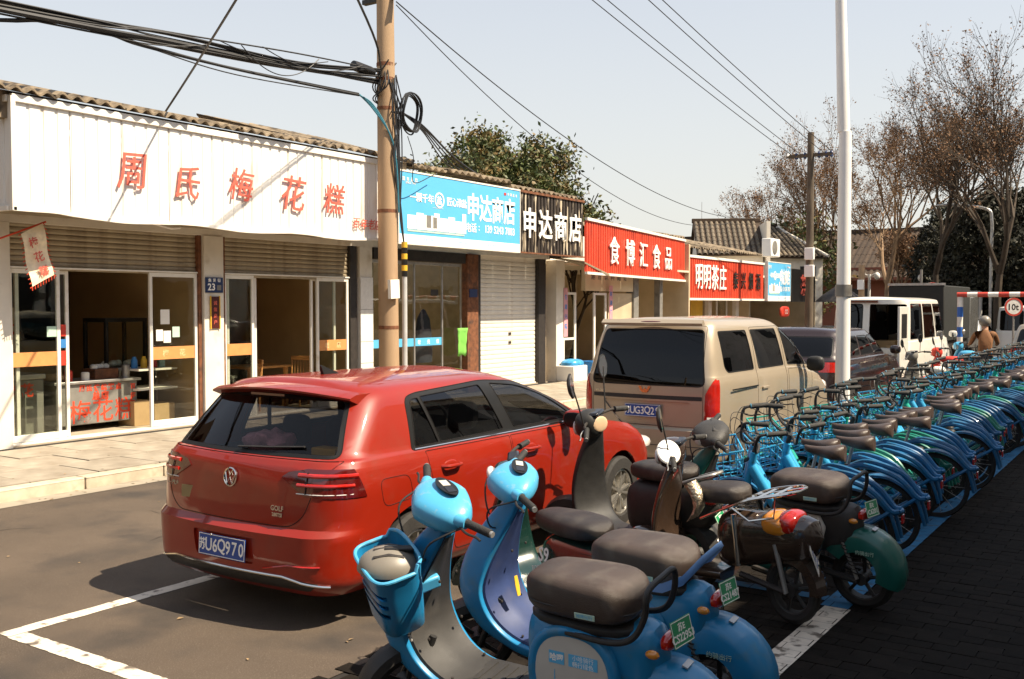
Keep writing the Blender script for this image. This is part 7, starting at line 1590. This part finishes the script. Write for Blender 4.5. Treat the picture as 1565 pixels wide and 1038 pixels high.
simple_car('black_car', 'black car parked far off between the white van and the gate post', 'car', (-7.6, 41, 0), m_blkc, 4.5, 1.8, 1.45, .95, (.25, .8, 2.5, 3.5), m_dtint, (.5, .85, .8, .95), 2)
t = thing('box_truck', 'dark box truck standing behind the white high roof van', 'truck', (-6.55, 31.0, 0)); MB().bx(-.78, .78, 0, 4.2, .9, 2.55).build('cargo_box', mat('dark_green_canvas', (.012, .013, .011), .7), t, bev=.03); MB().bx(-.8, .8, -.02, .03, 2.551, 2.62).build('top_rail', m_steel, t); MB().bx(-.76, .76, 4.3, 6, .5, 2.3).build('cab', m_silver, t, bev=.1)
for sg in (1, -1):
    for cy in (.9, 5.2): wheel(t, sg * .7, cy, .36, .2, 5, sg=sg)
MB().bx(-.7, .7, 0, 4.2, .7, .88).build('chassis', m_dark, t)
t = thing('minibus', 'white minibus with a row of windows far off behind the gate post', 'bus', (-8.3, 48, 0), R(25)); MB().bx(-1, 1, 0, 6, .4, 2.6).build('body', m_wcar, t, bev=.12)
for i in range(4): MB().bx(.99, 1.01, .5 + i * 1.4, 1.7 + i * 1.4, 1.5, 2.2).build('window', m_dtint, t)
MB().bx(-.8, .8, -.01, .01, 1.4, 2.3).build('rear_window', m_trimb, t)
for sg in (1, -1):
    for cy in (1, 4.9): wheel(t, sg * .9, cy, .4, .25, 5, sg=sg)
# street light beyond
t = thing('street_light', 'grey street light with a curved arm against the dark trees', 'street light', (-6.9, 47, 0)); MB().tube(catmull([(0, 0, 0), (0, 0, 4), (0, 0, 5.6), (-.25, 0, 6.1), (-1.6, 0, 6.35)], 5), .07, 10).build('pole', m_steel, t); MB().ell((-1.9, 0, 6.35), (.4, .12, .07)).build('lamp_head', m_steel, t)
for x, y_, h_, lb in ((-14.0, 55, 3.6, 'short pale lamp post with a globe left of the long hall'), (-11.2, 56, 3.5, 'short pale lamp post with a globe in the middle before the long hall'), (-9.0, 58, 3.7, 'short pale lamp post with a globe nearest the dark trees')):
    t = thing('garden_lamp', lb, 'lamp', (x, y_, 0)); MB().tube([(0, 0, 0), (0, 0, h_)], .07, 10).build('post', m_wpole, t)
    for sg in (-1, 1): MB().tube([(0, 0, h_ - .1), (sg * .4, 0, h_ + .1)], .03, 6).build('arm', m_wpole, t); MB().ell((sg * .4, 0, h_ - .1), (.16, .16, .2), 12, 8).build('globe', m_wpole, t)
t = thing('concrete_post', 'slim concrete post with a white box right of the far utility pole', 'post', (-11.0, 42, 0)); MB().tube([(0, 0, 0), (0, 0, 3.6)], .13, 12).build('shaft', m_conc, t); MB().bx(-.12, .12, -.2, -.05, 2.6, 3.0).build('meter_box', m_wpole, t)
o = MB().lathe([(0, .75), (.1, .72), (.75, .3), (1.1, 0), (1.05, 0), (.7, .26), (0, .68)], 8, mx=M.Translation((-12.3, 43.5, 2.1))).build('canopy', m_dark); 
t = thing('parasol', 'dark parasol over a stall beside the far shop fronts', 'parasol', (-12.3, 43.5, 0)); o.parent = t; o.matrix_parent_inverse = WM[t.name].inverted(); MB().tube([(0, 0, 0), (0, 0, 2.8)], .03, 8).build('pole', m_steel, t)
for i, (x, y_) in enumerate(((-11.4, 38.2), (-11.2, 39.6))):
    o = MB().ell((0, 0, .35), (.5, .6, .35), 20, 12, .8).build('covered_goods', m_paper); o.location = (x, y_, .1); tag(o, ('pale covered goods heaped by the far utility pole', 'second pale covered heap beyond the far utility pole')[i], 'goods')
# ------------------------------------------------------------------ people
def person(label, loc, rz, joints, cloth, trous, helm=None, skin=(.45, .25, .16)):
    t = thing('person', label, 'person', loc, rz); me = bpy.data.meshes.new('body'); names = list(joints); vs = [joints[k][0] for k in names]; ix = {k: i for i, k in enumerate(names)}
    es = [(ix[a], ix[b]) for a, b in (('pelvis', 'waist'), ('waist', 'chest'), ('chest', 'neck'), ('neck', 'head'), ('head', 'crown'), ('chest', 'shl'), ('shl', 'ell'), ('ell', 'wrl'), ('wrl', 'hal'), ('chest', 'shr'), ('shr', 'elr'), ('elr', 'wrr'), ('wrr', 'har'), ('pelvis', 'hil'), ('hil', 'knl'), ('knl', 'anl'), ('anl', 'tol'), ('pelvis', 'hir'), ('hir', 'knr'), ('knr', 'anr'), ('anr', 'tor'))]
    me.from_pydata(vs, es, []); o = link('body', me, t); o.modifiers.new('skin', 'SKIN'); 
    me.skin_vertices.new() if not me.skin_vertices else None
    for i, k in enumerate(names):
        r = joints[k][1]; r = r if isinstance(r, tuple) else (r, r); me.skin_vertices[0].data[i].radius = r
    me.skin_vertices[0].data[0].use_root = True; sb = o.modifiers.new('sub', 'SUBSURF'); sb.levels = 2; sb.render_levels = 2
    ms = bpy.data.materials.new('clothes_and_skin'); ms.use_nodes = True; n = ms.node_tree.nodes; l = ms.node_tree.links; tcn = n.new('ShaderNodeTexCoord'); sp = n.new('ShaderNodeSeparateXYZ'); l.new(tcn.outputs['Object'], sp.inputs[0])
    def step(v): q = n.new('ShaderNodeMath'); q.operation = 'GREATER_THAN'; l.new(sp.outputs[2], q.inputs[0]); q.inputs[1].default_value = v; return q.outputs[0]
    m1 = n.new('ShaderNodeMix'); m1.data_type = 'RGBA'; l.new(step(joints['pelvis'][0][2] + .03), m1.inputs[0]); m1.inputs[6].default_value = (*trous, 1); m1.inputs[7].default_value = (*cloth, 1)
    m2 = n.new('ShaderNodeMix'); m2.data_type = 'RGBA'; l.new(step(joints['neck'][0][2] - .0), m2.inputs[0]); l.new(m1.outputs[2], m2.inputs[6]); m2.inputs[7].default_value = (*skin, 1); l.new(m2.outputs[2], n['Principled BSDF'].inputs[0]); n['Principled BSDF'].inputs['Roughness'].default_value = .8
    me.materials.append(ms); hd = V(joints['head'][0])
    if helm:
        MB().ell(tuple(hd + V((.0, 0, .06))), (.13, .125, .13), 20, 10).build('helmet', helm, t)
    else: MB().ell(tuple(hd + V((.015, 0, .05))), (.1, .09, .1), 16, 10).build('hair', m_black, t)
    return t
def riding(): return dict(pelvis=((0, 0, .82), (.15, .17)), waist=((-.04, 0, .98), (.13, .15)), chest=((-.1, 0, 1.22), (.13, .18)), neck=((-.13, 0, 1.42), .055), head=((-.16, 0, 1.54), (.085, .08)), crown=((-.16, 0, 1.62), .07), shl=((-.1, -.19, 1.34), .065), ell=((-.22, -.27, 1.12), .048), wrl=((-.46, -.28, 1.08), .035), hal=((-.54, -.28, 1.07), (.04, .025)), shr=((-.1, .19, 1.34), .065), elr=((-.22, .27, 1.12), .048), wrr=((-.46, .28, 1.08), .035), har=((-.54, .28, 1.07), (.04, .025)), hil=((-.06, -.1, .78), .095), knl=((-.42, -.14, .66), .07), anl=((-.34, -.14, .3), .045), tol=((-.46, -.14, .25), (.045, .03)), hir=((-.06, .1, .78), .095), knr=((-.42, .14, .66), .07), anr=((-.34, .14, .3), .045), tor=((-.46, .14, .25), (.045, .03)))
rm, _ = moped('moped carrying the rider in the orange brown jacket near the gate', (-3.75, 24.5, -.0), R(-75), 0, m_plast, 0, mirrors=())
person('rider in an orange brown jacket and grey helmet seen from behind near the gate', (-3.6, 23.95, 0), R(-75), {k: ((v[0][0], v[0][1], v[0][2] + .02), v[1]) for k, v in riding().items()}, (.2, .085, .03), (.03, .035, .05), m_helm)
for i, (x, y_, c_, lb) in enumerate(((-4.2, 22.4, m_red, 'red moped at the front of the far bikes near the gate'), (-4.4, 26.0, m_cyan, 'light blue moped among the far bikes near the gate'), (-4.3, 20.6, m_grey, 'grey moped between the far bikes and the white van'))):
    moped(lb, (x, y_, 0), R(-25 - 10 * i), R(5), c_, R(20), mirrors=((-1, 1, .25), (1, 1, .25)))
o = MB().tube([(0, 0, 0), (0, 0, 2.6)], .035, 8).build('marker_post', m_steel); o.location = (-8.0, 50, 0); tag(o, 'thin pale marker post beside the curved street light', 'post')

for i, (x, y_, z_, m_, r_, nm, lb) in enumerate(((-3.5, 19.6, .98, m_red, (.2, .14, .07), 'seat_cover', 'red cloth cover over a seat among the far bikes'), (-3.4, 20.6, 1.02, m_cyan, (.17, .13, .1), 'bag', 'light blue bag in a basket among the far bikes'), (-3.3, 17.3, .93, m_paper, (.12, .1, .06), 'packet', 'white paper packet in a bicycle basket before the dark car'))):
    o = MB().ell((0, 0, 0), r_, 16, 9, .8).build(nm, m_); o.location = (x, y_, z_); tag(o, lb, nm.replace('_', ' '))
